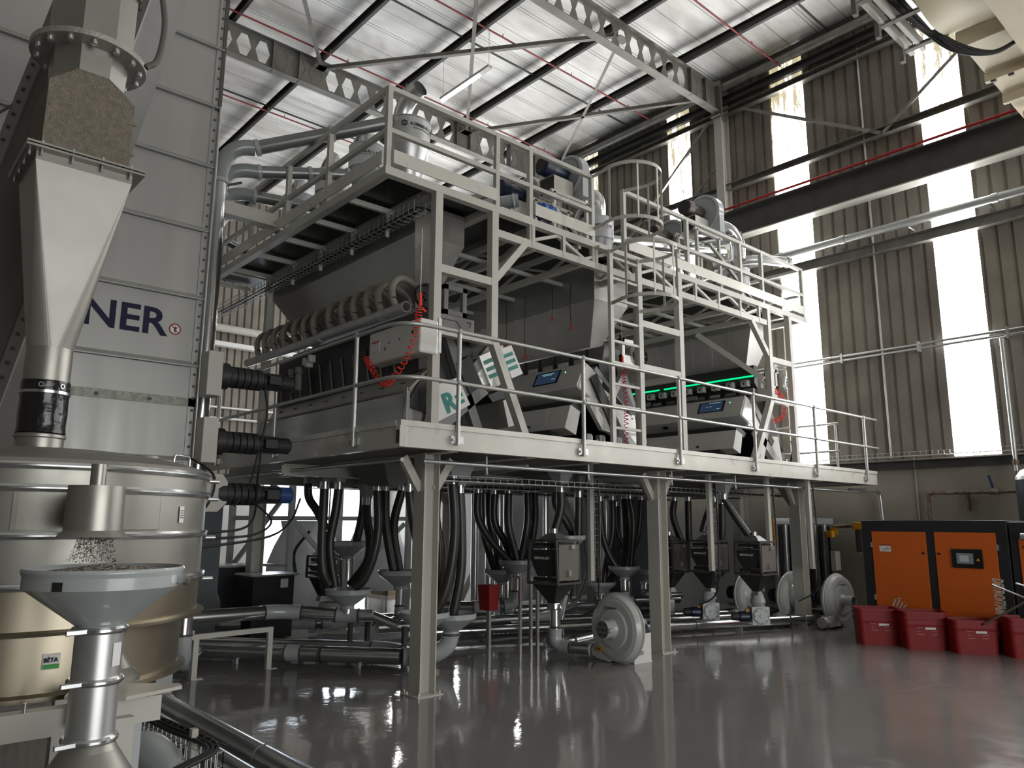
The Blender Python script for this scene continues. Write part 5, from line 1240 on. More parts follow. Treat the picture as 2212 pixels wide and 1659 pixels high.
# floor-standing frames that carry fans
def service_fan(x, y, z, lab, mm, r=.33, box_m=paint):
    t = thing('radial_fan', lab, 'fan', (x, y, 5.63), group='radial fans on the service deck')
    MB().lathe([(0, .12), (.02, .145), (.16, .15), (.18, .135), (.5, .125), (.52, .08), (.52, .001)], (x-.62, y, z+.02), (1, 0, 0), 24).build('motor', mm, t)
    for k in range(10):
        a = k*PI/5; MB().beam((x-.34, y+.125*math.cos(a), z+.125*math.sin(a)), (x-.1, y+.125*math.cos(a), z+.125*math.sin(a)), .006, .02, (0, math.cos(a), math.sin(a))).build('motor_fin', mm, t)
    MB().disc((x-.623, y, z+.02), (-1, 0, 0), .115, 20).build('motor_cover', mdark, t)
    MB().lathe([(0, .001), (0, r*.8), (-.02, r*.88), (.0, r), (.16, r), (.18, r*.9), (.18, .001)], (x-.06, y, z+.02), (1, 0, 0), 40).build('scroll_housing', greypl, t)
    MB().loft([[(x-.05, y-r*.98, z-.05), (x+.1, y-r*.98, z-.05), (x+.1, y-r*.4, z-.25), (x-.05, y-r*.4, z-.25)], [(x-.05, y-r*.98, z-.4), (x+.1, y-r*.98, z-.4), (x+.1, y-r*.4, z-.4), (x-.05, y-r*.4, z-.4)]]).build('outlet_duct', greypl, t)
    MB().pipe((x+.11, y-.1, z-.16), (x+.32, y-.1, z-.16), .10, .006, 24).build('outlet_pipe', galv, t)
    # bearing box: sheet box with open dark window
    for q in ((x-.5, x-.1, y-.16, y-.15, z-.42, z-.14), (x-.5, x-.1, y+.15, y+.16, z-.42, z-.14), (x-.5, x-.1, y-.16, y+.16, z-.15, z-.14)): MB().box(*q).build('box_panel', box_m, t)
    MB().box(x-.495, x-.49, y-.14, y+.14, z-.40, z-.16).build('box_opening', mdark, t)
    for yy in (y-.2, y+.2): MB().beam((x-.62, yy, z-.45), (x+.25, yy, z-.45), .05, .05).build('base_rail', paint, t)
    for xx in (x-.55, x+.15):
        for yy in (y-.2, y+.2): MB().beam((xx, yy, 5.63), (xx, yy, z-.45), .05, .05, (0, 1, 0)).build('frame_leg', paint, t)
    return t
service_fan(7.97, 7.62, 7.0, 'radial fan with a dark blue motor above the middle machine, nearest of the pair', bluem)
service_fan(7.75, 8.35, 6.82, 'radial fan with a dark blue motor, half hidden behind the railing post', bluem)
brownm = mat('brown_motor', (.06, .045, .035), .1, .4)
service_fan(11.55, 7.6, 7.38, 'radial fan with a brown motor at the wall end, in front of the crane beam', brownm, .38)
service_fan(11.9, 8.6, 7.28, 'dark radial fan seen through the safety cage', brownm, .4)
# bent galvanised ducts beside the fans
def duct(pts, r, lab, rr=.25, m=galvpipe, open_end=False):
    t = thing('bent_duct', lab, 'duct', tuple(pts[-1]))
    P = bend_path(pts, rr, 8); MB().tube(P, r, 24, caps=(not open_end)).build('duct', m, t)
    if open_end:
        d = (P[-1]-P[-2]).normalized(); MB().disc(P[-1]-d*.02, d, r*.97, 24).build('dark_mouth', mdark, t); MB().lathe([(-.04, r+.004), (-.03, r+.016), (-.01, r+.016), (0, r+.004)], P[-1]-d*.05, d, 24).build('clamp_ring', greypl, t)
    return t
duct([(8.2, 8.3, 7.1), (8.7, 8.0, 7.05), (8.62, 7.62, 6.9), (8.6, 7.6, 6.45)], .12, 'galvanised duct bending down from the fans into the white cyclone', .3)
duct([(6.2, 8.35, 6.22), (6.88, 7.6, 6.3)], .095, 'open grey pipe end between the railing posts, left of the fans', .2, greypl, True)
duct([(11.9, 8.0, 7.45), (12.5, 7.7, 7.45), (12.72, 7.6, 7.2), (12.7, 7.6, 6.8)], .13, 'galvanised duct bending down to the cyclone at the wall end', .3)
duct([(12.0, 8.3, 7.25), (12.36, 7.6, 7.32)], .11, 'left one of two open galvanised pipe ends by the wall-end fan', .2, galvpipe, True)
duct([(12.4, 8.2, 7.25), (12.84, 7.6, 7.33)], .105, 'right one of two open galvanised pipe ends by the wall-end fan', .2, galvpipe, True)
duct([(12.9, 8.3, 6.9), (13.2, 7.6, 6.95), (13.95, 7.2, 6.95)], .1, 'open pipe end sticking out past the right railing of the service deck', .3, galv, True)
duct([(5.9, 9.5, 5.9), (8.0, 8.9, 6.2), (9.6, 8.3, 6.6)], .09, 'galvanised duct lying behind the fan frames', .3, galvpipe)
duct([(9.2, 8.2, 6.5), (11.4, 7.8, 6.75), (12.3, 7.7, 6.9)], .1, 'galvanised duct under the wall-end fan frame', .3, galvpipe)
duct([(3.3, 11.5, 6.5), (4.4, 11.9, 6.2), (5.2, 11.9, 6.07)], .07, 'thin bright pipe running down to the faceted bin behind the left railing', .3, galvpipe)
# open tube end and frame parts beside the cyclone
MB().beam((5.6, 8.6, 6.0), (6.0, 7.2, 6.0), .07, .07).build('frame_tube', paint, ft)
for k in range(3): MB().beam((5.5+.2*k, 9.4, 6.1), (5.9+.2*k, 8.2, 6.1), .05, .05).build('frame_tube', paint, ft)
# blue bag
bm = bmesh.new(); bmesh.ops.create_icosphere(bm, subdivisions=3, radius=1)
random.seed(5)
from mathutils import noise
for v in bm.verts:
    n_ = noise.noise(v.co*2.3)*.35+noise.noise(v.co*5.1)*.15; v.co *= (1+n_); v.co.x *= .17; v.co.y *= .12; v.co.z *= .13
    if v.co.x < -.06 and v.co.z > .02: v.co.z += .06*(-v.co.x/.17)
    v.co.z = max(v.co.z, -.09)
me = bpy.data.meshes.new('plastic_bag'); bm.to_mesh(me); bm.free(); me.materials.append(bluebag)
o = bpy.data.objects.new('plastic_bag', me); COL.objects.link(o); o.location = (6.85, 6.97, 5.88); tag(o, 'crumpled blue plastic bag behind the toe board of the service deck', 'bag')
# bracket arm from the tower to the walkway
t = thing('link_bracket', 'grey channel bracket between the silo tower pipes and the left walkway', 'bracket', (3.4, 9.4, 5.8))
MB().box(3.35, 4.1, 9.55, 9.6, 5.72, 5.92).build('channel_web', paint, t); MB().box(3.35, 4.1, 9.45, 9.6, 5.7, 5.72).build('channel_flange', paint, t); MB().beam((3.2, 9.5, 6.0), (3.6, 9.5, 6.2), .03, .03).build('dark_arm', greydk, t)
# ================================================================ under the deck: hoses, funnels, feeders, pipes
HOSES=[
  ('a',[(4.92,9.28,2.20),(4.92,9.28,1.87),(4.92,9.28,1.51),(4.94,9.26,1.12),(5.02,9.19,0.94)]),
  ('a',[(5.11,9.24,2.20),(5.09,9.26,1.88),(5.05,9.30,1.49),(5.07,9.28,1.21),(5.12,9.23,0.92)]),
  ('j',[(5.31,10.53,2.33),(5.33,10.52,2.09),(5.43,10.43,1.89),(5.54,10.33,1.65)]),
  ('j',[(5.78,9.72,2.24),(5.78,9.72,1.89),(5.72,9.77,1.47)]),
  ('a',[(5.45,8.81,2.18),(5.47,8.79,1.68),(5.43,8.82,1.31),(5.35,8.90,1.01),(5.25,8.98,0.92)]),
  ('a',[(5.50,9.16,2.00),(5.51,9.15,1.78),(5.55,9.12,1.49),(5.53,9.14,1.20),(5.37,9.28,0.93)]),
  ('b',[(5.69,9.00,2.19),(5.71,8.98,1.68),(5.80,8.90,1.12)]),
  ('b',[(5.92,8.92,2.20),(5.84,8.99,1.68),(5.91,8.93,1.12)]),
  ('c',[(5.51,8.15,2.15),(5.55,8.11,1.78),(5.61,8.06,1.42),(5.63,8.04,0.99),(5.63,8.04,0.67)]),
  ('c',[(5.66,7.74,2.24),(5.65,7.76,1.81),(5.70,7.72,1.39),(5.68,7.72,0.95),(5.60,7.80,0.69)]),
  ('c',[(5.68,7.46,2.23),(5.71,7.44,1.73),(5.69,7.45,1.31),(5.63,7.50,0.94),(5.55,7.58,0.71)]),
  ('d',[(5.90,7.60,2.13),(5.92,7.58,1.64),(5.92,7.58,1.14),(5.86,7.64,0.65)]),
  ('e',[(7.90,9.70,2.24),(7.91,9.70,1.83),(8.06,9.56,1.46),(8.30,9.35,1.14)]),
  ('f',[(8.19,9.98,2.26),(8.21,9.97,1.76),(8.30,9.88,1.26),(8.38,9.81,0.97)]),
  ('f',[(8.49,10.12,2.27),(8.50,10.10,1.76),(8.58,10.04,1.37),(8.63,9.99,0.95)]),
  ('e',[(8.24,9.67,2.23),(8.24,9.67,1.76),(8.36,9.56,1.45),(8.48,9.45,1.13)]),
  ('e',[(8.28,9.37,2.24),(8.28,9.37,1.72),(8.34,9.31,1.36),(8.39,9.27,1.16)]),
  ('e',[(8.51,9.16,2.25),(8.51,9.16,1.72),(8.43,9.23,1.18)]),
  ('e',[(8.80,9.30,2.26),(8.80,9.30,1.72),(8.72,9.38,1.14)]),
  ('g',[(8.36,8.35,2.26),(8.36,8.35,2.01),(8.47,8.26,1.77),(8.57,8.17,1.55)]),
  ('g',[(7.63,7.53,2.19),(7.63,7.53,1.93),(7.56,7.59,1.63)]),
  ('g',[(8.48,7.98,2.15),(8.47,7.99,1.56)]),
  ('h',[(10.90,9.71,2.17),(10.92,9.69,1.55),(11.00,9.62,1.19),(11.12,9.52,0.94)]),
  ('i',[(11.38,9.82,2.20),(11.37,9.82,1.59),(11.27,9.91,0.95),(11.23,9.95,0.64)]),
  ('h',[(11.32,9.34,2.22),(11.36,9.30,1.71),(11.31,9.35,0.94)]),
  ('h',[(11.47,9.60,2.23),(11.49,9.58,1.48),(11.43,9.64,0.94)]),
  ('i',[(11.96,9.57,2.21),(11.87,9.64,1.41),(11.66,9.83,1.01),(11.44,10.03,0.64)]),
  ('k',[(11.96,10.23,2.10),(11.97,10.23,1.63),(12.09,10.12,1.19),(12.29,9.94,0.80)]),
  ('F4',[(11.54,8.47,2.17),(11.51,8.49,1.87),(11.59,8.43,1.52),(11.67,8.35,1.25)]),
  ('F4',[(11.72,8.30,2.17),(11.72,8.31,1.45)]),
  ('F2',[(11.13,7.36,2.13),(11.03,7.45,1.83),(10.97,7.50,1.62)]),
  ('F3',[(10.73,6.91,2.15),(10.86,6.80,1.86),(11.00,6.67,1.60)]),
  ('F2',[(11.58,7.50,2.10),(11.56,7.51,1.60),(11.52,7.55,1.27)]),
]
FUN = {'a': (5.197, 9.031, .874, 'funnel under six hoses, lowest at the left behind the corner column'), 'b': (5.869, 8.834, 1.099, 'funnel with two hoses just left of the corner column'),
       'c': (5.393, 7.584, .70, 'funnel half hidden by the corner column'), 'd': (5.851, 7.645, .646, 'funnel on a wide floor bend right of the corner column'),
       'e': (8.386, 9.27, 1.143, 'funnel with the fan of hoses midway between the two front columns'), 'f': (8.466, 9.735, .972, 'lower funnel partly hidden behind the midway one'),
       'g': (8.338, 8.108, 1.549, 'high funnel right behind the first dark feeder'), 'h': (11.218, 9.425, .945, 'funnel with crossing hoses left of the second front column'),
       'i': (11.186, 9.99, .628, 'low funnel beside the thin hanging post, left of the second front column'), 'j': (5.639, 9.842, 1.46, 'high funnel behind the hanging hoses at the left'),
       'k': (12.373, 9.869, .804, 'rearmost funnel beside the second front column')}
def torus(r, w_): return [(-w_, r), (-w_*.6, r+w_*.8), (w_*.6, r+w_*.8), (w_, r)]
for k, (x, y, z, lab) in FUN.items():
    t = thing('hose_funnel', 'grey '+lab, 'funnel', (x, y, z), group='grey funnels under the deck')
    c = (x, y, 0)
    MB().lathe([(z, .297), (z+.006, .292), (z-.05, .285), (z-.2, .07), (z-.205, .088), (z-.055, .293), (z, .297)], c, (0, 0, 1), 40).build('cone', greypl, t)
    MB().lathe([(z-.245, .09), (z-.205, .09)], c, (0, 0, 1), 24).build('spigot', greypl, t)
    MB().lathe([(z-.25+q, r) for q, r in torus(.09, .012)], c, (0, 0, 1), 24).build('clamp_ring', galvpipe, t)
# hoses
def ribbed(pts, r=.061, parent=None):
    P = smooth_path(pts, 12); L = [0]
    for i in range(1, len(P)): L.append(L[-1]+(P[i]-P[i-1]).length)
    n = max(8, int(L[-1]/.011)); out = []; j = 0
    for k in range(n+1):
        d = L[-1]*k/n
        while j < len(L)-2 and L[j+1] < d: j += 1
        f = (d-L[j])/max(1e-6, L[j+1]-L[j]); out.append(P[j].lerp(P[j+1], f))
    return MB().tube(out, [r+(.004 if k % 2 else -.003) for k in range(n+1)], 12)
names = {'a': 'lowest left funnel', 'b': 'funnel left of the corner column', 'c': 'funnel behind the corner column', 'd': 'funnel right of the corner column', 'e': 'midway funnel', 'f': 'lower funnel behind the midway one',
         'g': 'high funnel behind the first feeder', 'h': 'funnel left of the second front column', 'i': 'low funnel by the hanging post', 'j': 'high funnel at the left', 'k': 'rearmost funnel', 'F2': 'middle dark feeder', 'F3': 'right dark feeder', 'F4': 'rear dark feeder'}
cnt = {}
ordn = ['leftmost', 'second', 'third', 'fourth', 'fifth', 'sixth']
tot = {}
for k, p in HOSES: tot[k] = tot.get(k, 0)+1
HOSE_ORDER = {}
for k in tot:
    idx = sorted([i for i, (kk, p) in enumerate(HOSES) if kk == k], key=lambda i: (HOSES[i][1][0][0]*.75 - HOSES[i][1][0][1]*.66))
    for r_, i in enumerate(idx): HOSE_ORDER[i] = r_
for i, (k, p) in enumerate(HOSES):
    r_ = HOSE_ORDER[i]
    lab = ('black ribbed hose running down to the %s' % names[k]) if tot[k] == 1 else ('%s of the %s hoses going to the %s' % (ordn[r_], {2: 'two', 3: 'three', 4: 'four', 5: 'five'}.get(tot[k], str(tot[k])), names[k]))
    if i == 20: lab = 'black ribbed hose curving into the top of the first dark feeder'
    t = thing('ribbed_hose', lab, 'hose', tuple(p[0]), group='black ribbed hoses under the deck')
    pts = [Vector(q) for q in p]
    pts[-1] = pts[-1]-Vector((0, 0, .03))
    ribbed(pts).build('hose', hosem, t)
    MB().cyl(pts[0]+Vector((0, 0, -.03)), pts[0]+Vector((0, 0, .07)), .065, 16).build('steel_collar', galvpipe, t)
    # outlet hood above
    q = pts[0]; MB().loft([[(q.x+a*.05, q.y+b_*.05, q.z+.05) for a, b_ in ((-1, -1), (1, -1), (1, 1), (-1, 1))], [(q.x+a*.13, q.y+b_*.13, 2.44) for a, b_ in ((-1, -1), (1, -1), (1, 1), (-1, 1))]]).build('outlet_hood', greypl if i % 3 else mgrey, t)
# REPROPLAST feeders
def feeder(x, y, zb, zt, lab, rz, full=True, motor=False, sc=1.0):
    "frame from zb to zt; cone below, inlet above"
    t = thing('pellet_separator', lab, 'separator', (x, y, 0), rz, group='dark separators under the deck')
    def B(mb, name, m, parent=t, bevel=0): return mb.build(name, m, parent, world=False, bevel=bevel)
    w_ = .235*sc; d_ = .22*sc
    for sx in (-1, 1):
        for sy in (-1, 1): B(MB().beam((sx*w_, sy*d_, zb), (sx*w_*.92, sy*d_, zt), .03, .03, (0, 1, 0)), 'frame_post', greydk)
        B(MB().beam((sx*w_, -d_, zb+.01), (sx*w_, d_, zb+.01), .03, .03), 'frame_bar', greydk); B(MB().beam((sx*w_*.92, -d_, zt), (sx*w_*.92, d_, zt), .03, .03), 'frame_bar', greydk)
    for sy in (-1, 1):
        B(MB().beam((-w_, sy*d_, zb+.01), (w_, sy*d_, zb+.01), .03, .03), 'frame_bar', greydk); B(MB().beam((-w_*.92, sy*d_, zt), (w_*.92, sy*d_, zt), .03, .03), 'frame_bar', greydk)
    gp = mat('separator_grey', (.035, .035, .034), .1, .5, var=.15)
    zm = zb+(zt-zb)*.5
    B(MB().loft([[(-w_*.45, -d_*.9, zb+.1), (w_*.5, -d_*.9, zb+.1), (w_*.5, d_*.9, zb+.1), (-w_*.45, d_*.9, zb+.1)], [(-w_*.85, -d_*.93, zm), (w_*.88, -d_*.93, zm), (w_*.88, d_*.93, zm), (-w_*.85, d_*.93, zm)], [(-w_*.88, -d_*.93, zt-.13), (w_*.88, -d_*.93, zt-.13), (w_*.88, d_*.93, zt-.13), (-w_*.88, d_*.93, zt-.13)]]), 'drum_casing', gp)
    B(MB().box(-w_*.8, w_*.8, -d_*.8, d_*.8, zt-.1, zt-.03), 'upper_tray', mdark); B(MB().cyl((-w_*.6, -d_*.95, zb+.07), (w_*.9, -d_*.95, zb+.07), .025, 10), 'roller', mdark)
    for yy in (-d_*.9,): B(MB().box(-w_*.7, w_*.4, yy-.01, yy, zt-.085, zt-.075), 'chrome_strip', galvpipe)
    B(MB().box(w_*1.0, w_*1.03, -d_*.9, d_*.9, zb+.05, zt-.05), 'side_plate', mat('plate_brown_grey', (.2, .185, .165), .3, .4))
    B(MB().cbox((w_*1.1, -.02, zb+.15), (.04, .06, .08)), 'actuator', galv); B(MB().cbox((w_*1.1, .06, zt-.08), (.03, .07, .05)), 'connector', galv)
    q = text('REPROPLAST', .042*sc, whitepr, t, Matrix.Identity(4), 'lettering', bold=.001)
    q.matrix_basis = Matrix.Identity(4); q.data.transform(Matrix.LocRotScale(Vector((x, y, 0)), Matrix.Rotation(rz, 3, 'Z').to_quaternion(), None) @ plane_M((-w_*.6, -d_*.94-.003, zm+.03), (1, 0, 0), (0, 0, 1))) if False else None
    q.data.transform(Matrix.LocRotScale(t.location, t.rotation_euler, None)); q.data.transform(plane_M((-w_*.62, -d_*.935-.004, zm+.04), (1, 0, 0), (0, 0, 1)))
    # inlet cap
    B(MB().loft([[(a*.15, b_*.13, zt+.02) for a, b_ in ((-1, -1), (1, -1), (1, 1), (-1, 1))], [(a*.065, b_*.06, zt+.1) for a, b_ in ((-1, -1), (1, -1), (1, 1), (-1, 1))]]), 'inlet_cone', galv)
    B(MB().cyl((0, 0, zt+.09), (0, 0, zt+.16), .062, 16), 'inlet_collar', galvpipe)
    # bottom cone
    B(MB().loft([[(a*.2*sc, b_*.19*sc, zb) for a, b_ in ((-1, -1), (1, -1), (1, 1), (-1, 1))], [(a*.05, b_*.05, zb-.26) for a, b_ in ((-1, -1), (1, -1), (1, 1), (-1, 1))]]), 'outlet_cone', gp)
    B(MB().loft([[(a*.05, b_*.05, zb-.26) for a, b_ in ((-1, -1), (1, -1), (1, 1), (-1, 1))], [(a*.075, b_*.075, zb-.33) for a, b_ in ((-1, -1), (1, -1), (1, 1), (-1, 1))]]), 'outlet_collar', galv)
    return t, B
def rotary_valve(x, y, z, lab, rz):
    t = thing('rotary_valve', lab, 'valve', (x, y, z), rz, group='rotary valves under the separators')
    def B(mb, name, m): return mb.build(name, m, t, world=False)
    B(MB().lathe([(.1, .075), (.2, .12), (.3, .085), (.31, .085)], (0, 0, 0), (0, 0, 1), 24), 'inlet_neck', greypl)
    B(MB().cbox((0, 0, 0), (.27, .24, .27)), 'housing', greypl); B(MB().lathe([(0, .125), (.02, .125), (.025, .11), (.025, .03), (.04, .03), (.04, .001)], (0, -.12, 0), (0, -1, 0), 28), 'end_cover', greypl)
    for k in range(8):
        a = k*PI/4; B(MB().cyl((.1*math.cos(a), -.14, .1*math.sin(a)), (.1*math.cos(a), -.155, .1*math.sin(a)), .007, 6), 'cover_bolt', greydk)
    B(MB().lathe([(0, .06), (.02, .08), (.16, .08), (.18, .06), (.18, .001)], (-.14, 0, -.02), (-1, 0, 0), 20), 'gear_motor', bluem)
    B(MB().box(-.2, -.15, -.03, .03, .05, .1), 'yellow_tag', yellow); B(MB().lathe([(0, .065), (.1, .06), (.11, .001)], (-.32, 0, -.02), (-1, 0, 0), 20), 'motor_cowl', mdark)
    return t
VS = math.radians(-90)
VR = math.radians(-41)     # these units face the camera side of the deck diagonally
feeder(7.49, 7.53, .93, 1.50, 'dark separator in the open frame above the nearest floor tee, first from the left column', math.radians(-84), sc=1.08)
feeder(11.04, 7.45, .95, 1.45, 'dark separator second from the right, hanging between black hoses', VS)
feeder(11.09, 6.62, .95, 1.45, 'dark separator nearest the third front column, with its side plate showing', VS)
feeder(11.12, 8.31, .90, 1.43, 'dark separator farthest back behind the second front column', VS)
feeder(5.58, 10.43, .93, 1.24, 'dark separator in the shadow behind the hoses at the left', VS, sc=.8)
for x_, y_ in ((5.45, 10.3), (5.7, 10.56)): MB().cyl((x_, y_, 1.2), (x_, y_, 2.69), .012, 8).build('hanger_rod', galv, bpy.data.objects['pellet_separator.004'])
rotary_valve(11.07, 6.60, .33, 'rotary valve on the long floor pipe, rightmost of three', VR)
rotary_valve(11.0, 7.45, .33, 'rotary valve second from the right, on the rear floor pipe', VR)
rotary_valve(10.95, 8.3, .32, 'rotary valve half hidden behind the second front column', VR)
# floor conveying pipes: straight runs with bends and clamps
def run(pts, r, lab, rr=.2, m=galvpipe, clamps=(), bends=()):
    t = thing('floor_conveying_pipe', lab, 'pipe', (pts[0][0], pts[0][1], 0), group='conveying pipes on the floor')
    P = [Vector(p) for p in pts]; n = len(P)
    cut = [P[0]]
    for i in range(1, n-1):
        a = (P[i-1]-P[i]); b_ = (P[i+1]-P[i]); q = min(rr, a.length*.45, b_.length*.45)
        pa = P[i]+a.normalized()*q; pb = P[i]+b_.normalized()*q
        MB().tube([cut[-1], pa], r, 20).build('straight', m, t)
        MB().tube([pa*(1-s_)**2+P[i]*2*s_*(1-s_)+pb*s_*s_ for s_ in [k/8 for k in range(9)]], r+.005, 20).build('bend', greypl, t)
        for e, dd in ((pa, a), (pb, b_)): MB().lathe(torus(r, .014), e, dd, 20).build('clamp_ring', greydk, t)
        cut.append(pb)
    MB().tube([cut[-1], P[-1]], r, 20).build('straight', m, t)
    for c_, d in clamps: MB().lathe(torus(r, .014), c_, d, 20).build('clamp_ring', greydk, t)
    # feet
    for i in range(n-1):
        a, b_ = P[i], P[i+1]
        if abs(a.z-b_.z) < .1 and (b_-a).length > 1 and a.z < .35:
            m_ = a.lerp(b_, .6); MB().box(m_.x-.015, m_.x+.015, m_.y-.06, m_.y+.06, 0, m_.z-r*.6).build('foot', greypl, t)
    return t
d1 = Vector((3.22, -1.15, 0)).normalized()
run([(9.1, 8.05, .13), (13.0, 6.62, .13)], .085, 'front long shiny floor pipe leading to the rightmost white blower', clamps=[((9.9, 7.76, .13), d1), ((10.62, 7.5, .13), d1), ((11.75, 7.08, .13), d1), ((12.4, 6.84, .13), d1)])
run([(8.2, 9.2, .13), (12.9, 7.35, .13)], .08, 'second long shiny floor pipe behind the front one, to the middle white blower', clamps=[((9.6, 8.65, .13), d1), ((11.6, 7.86, .13), d1)])
run([(7.3, 10.2, .13), (12.7, 8.0, .13)], .08, 'third long shiny floor pipe, to the rear white blower')
run([(3.05, 9.6, .6), (4.55, 9.55, .6), (5.2, 9.03, .54), (5.45, 8.82, .54)], .085, 'raised pipe with a grey tee under the lowest left funnel', .25)
run([(3.13, 9.0, 1.2), (3.13, 9.0, .14), (3.6, 9.9, .14)], .09, 'riser foot bend beside the pipe stand', .35)
run([(5.69, 8.59, .42), (5.45, 8.8, .54)], .06, 'short pipe from the tee towards the corner column', .1)
run([(5.87, 8.83, .85), (5.87, 8.83, .5), (5.62, 8.65, .45)], .06, 'small bend under the funnel left of the corner column', .15)
t = thing('floor_bend', 'wide grey floor bend just right of the corner column', 'pipe bend', (5.8, 7.7, 0))
MB().tube(smooth_path([(5.38, 7.98, .15), (5.62, 7.82, .155), (5.80, 7.70, .25), (5.85, 7.65, .42)], 7), .105, 24).build('bend', greypl, t)
MB().lathe(torus(.105, .014), (5.85, 7.65, .40), (0, 0, 1), 24).build('clamp_ring', greydk, t)
run([(3.3, 10.6, .15), (4.5, 9.05, .15), (5.36, 8.0, .15)], .095, 'thick floor pipe ending at the wide grey bend', .1, clamps=[((4.7, 8.76, .15), (1.95, -2.55, 0))])
run([(3.6, 10.9, .15), (5.6, 8.5, .15), (5.4, 7.6, .15), (5.39, 7.58, .48)], .09, 'floor pipe running behind the thick one to the corner column funnel', .3)
run([(4.4, 11.9, .2), (5.5, 11.3, .2), (6.3, 10.9, .2), (8.9, 10.6, .2)], .09, 'floor pipe curving past the rear blower at the left', .4)
run([(6.2, 9.9, .22), (9.0, 9.3, .2), (10.9, 10.3, .2)], .085, 'floor pipe crossing behind the first dark separator', .3)
run([(7.0, 9.6, .12), (10.2, 8.3, .12)], .06, 'thin floor pipe behind the round white blower', .3)
run([(8.386, 9.27, .92), (8.386, 9.27, .45), (8.0, 9.55, .42), (7.2, 10.2, .42)], .09, 'grey bend below the midway funnel', .3)
run([(8.466, 9.735, .75), (8.466, 9.735, .3), (9.6, 9.5, .3)], .085, 'lower grey bend behind the midway funnel', .25)
run([(11.218, 9.425, .72), (11.218, 9.425, .32), (12.3, 9.0, .32)], .075, 'steel drop pipe with bend under the funnel left of the second front column', .2)
run([(11.186, 9.99, .4), (11.186, 9.99, .2), (10.0, 10.4, .2)], .07, 'short drop pipe under the low funnel by the hanging post', .12)
run([(8.338, 8.108, 1.32), (8.338, 8.108, .9), (8.25, 8.2, .35)], .085, 'steel drop pipe under the high funnel behind the first separator', .2)
run([(5.639, 9.842, 1.22), (5.639, 9.842, .62)], .085, 'steel drop pipe under the high funnel at the left')
run([(5.197, 9.03, .65), (5.197, 9.03, .55)], .088, 'short spigot between the lowest left funnel and the grey tee')
run([(12.373, 9.869, .58), (12.373, 9.869, .3), (13.2, 9.6, .3)], .07, 'drop pipe under the rearmost funnel', .15)
# tee below the first separator, feeding the round blower
run([(7.5, 7.52, .66), (7.5, 7.52, .28)], .068, 'galvanised drop pipe from the first separator to the floor tee', clamps=[((7.5, 7.52, .60), (0, 0, 1)), ((7.5, 7.52, .36), (0, 0, 1))])
t = thing('floor_tee', 'grey tee with rounded elbow on the floor left of the round white blower', 'pipe fitting', (7.5, 7.5, 0))
MB().tube(smooth_path([(7.5, 7.52, .34), (7.5, 7.52, .2), (7.53, 7.45, .13), (7.56, 7.3, .12)], 6), .088, 20).build('elbow', greypl, t)
MB().lathe([(-.08, .001), (-.06, .06), (0, .09)], (7.47, 7.6, .15), (0, -1, 0), 20).build('end_dome', greypl, t)
run([(7.56, 7.45, .15), (8.25, 7.35, .22)], .062, 'short pipe stub angled off the floor tee', clamps=[((7.75, 7.42, .17), (1, -.14, .1)), ((8.2, 7.36, .215), (1, -.14, .1))])
run([(7.56, 7.3, .12), (7.66, 7.05, .12)], .075, 'dark shiny pipe between the floor tee and the round blower', clamps=[((7.565, 7.27, .12), (.06, -.42, 0)), ((7.61, 6.92, .12), (.06, -.42, 0))])
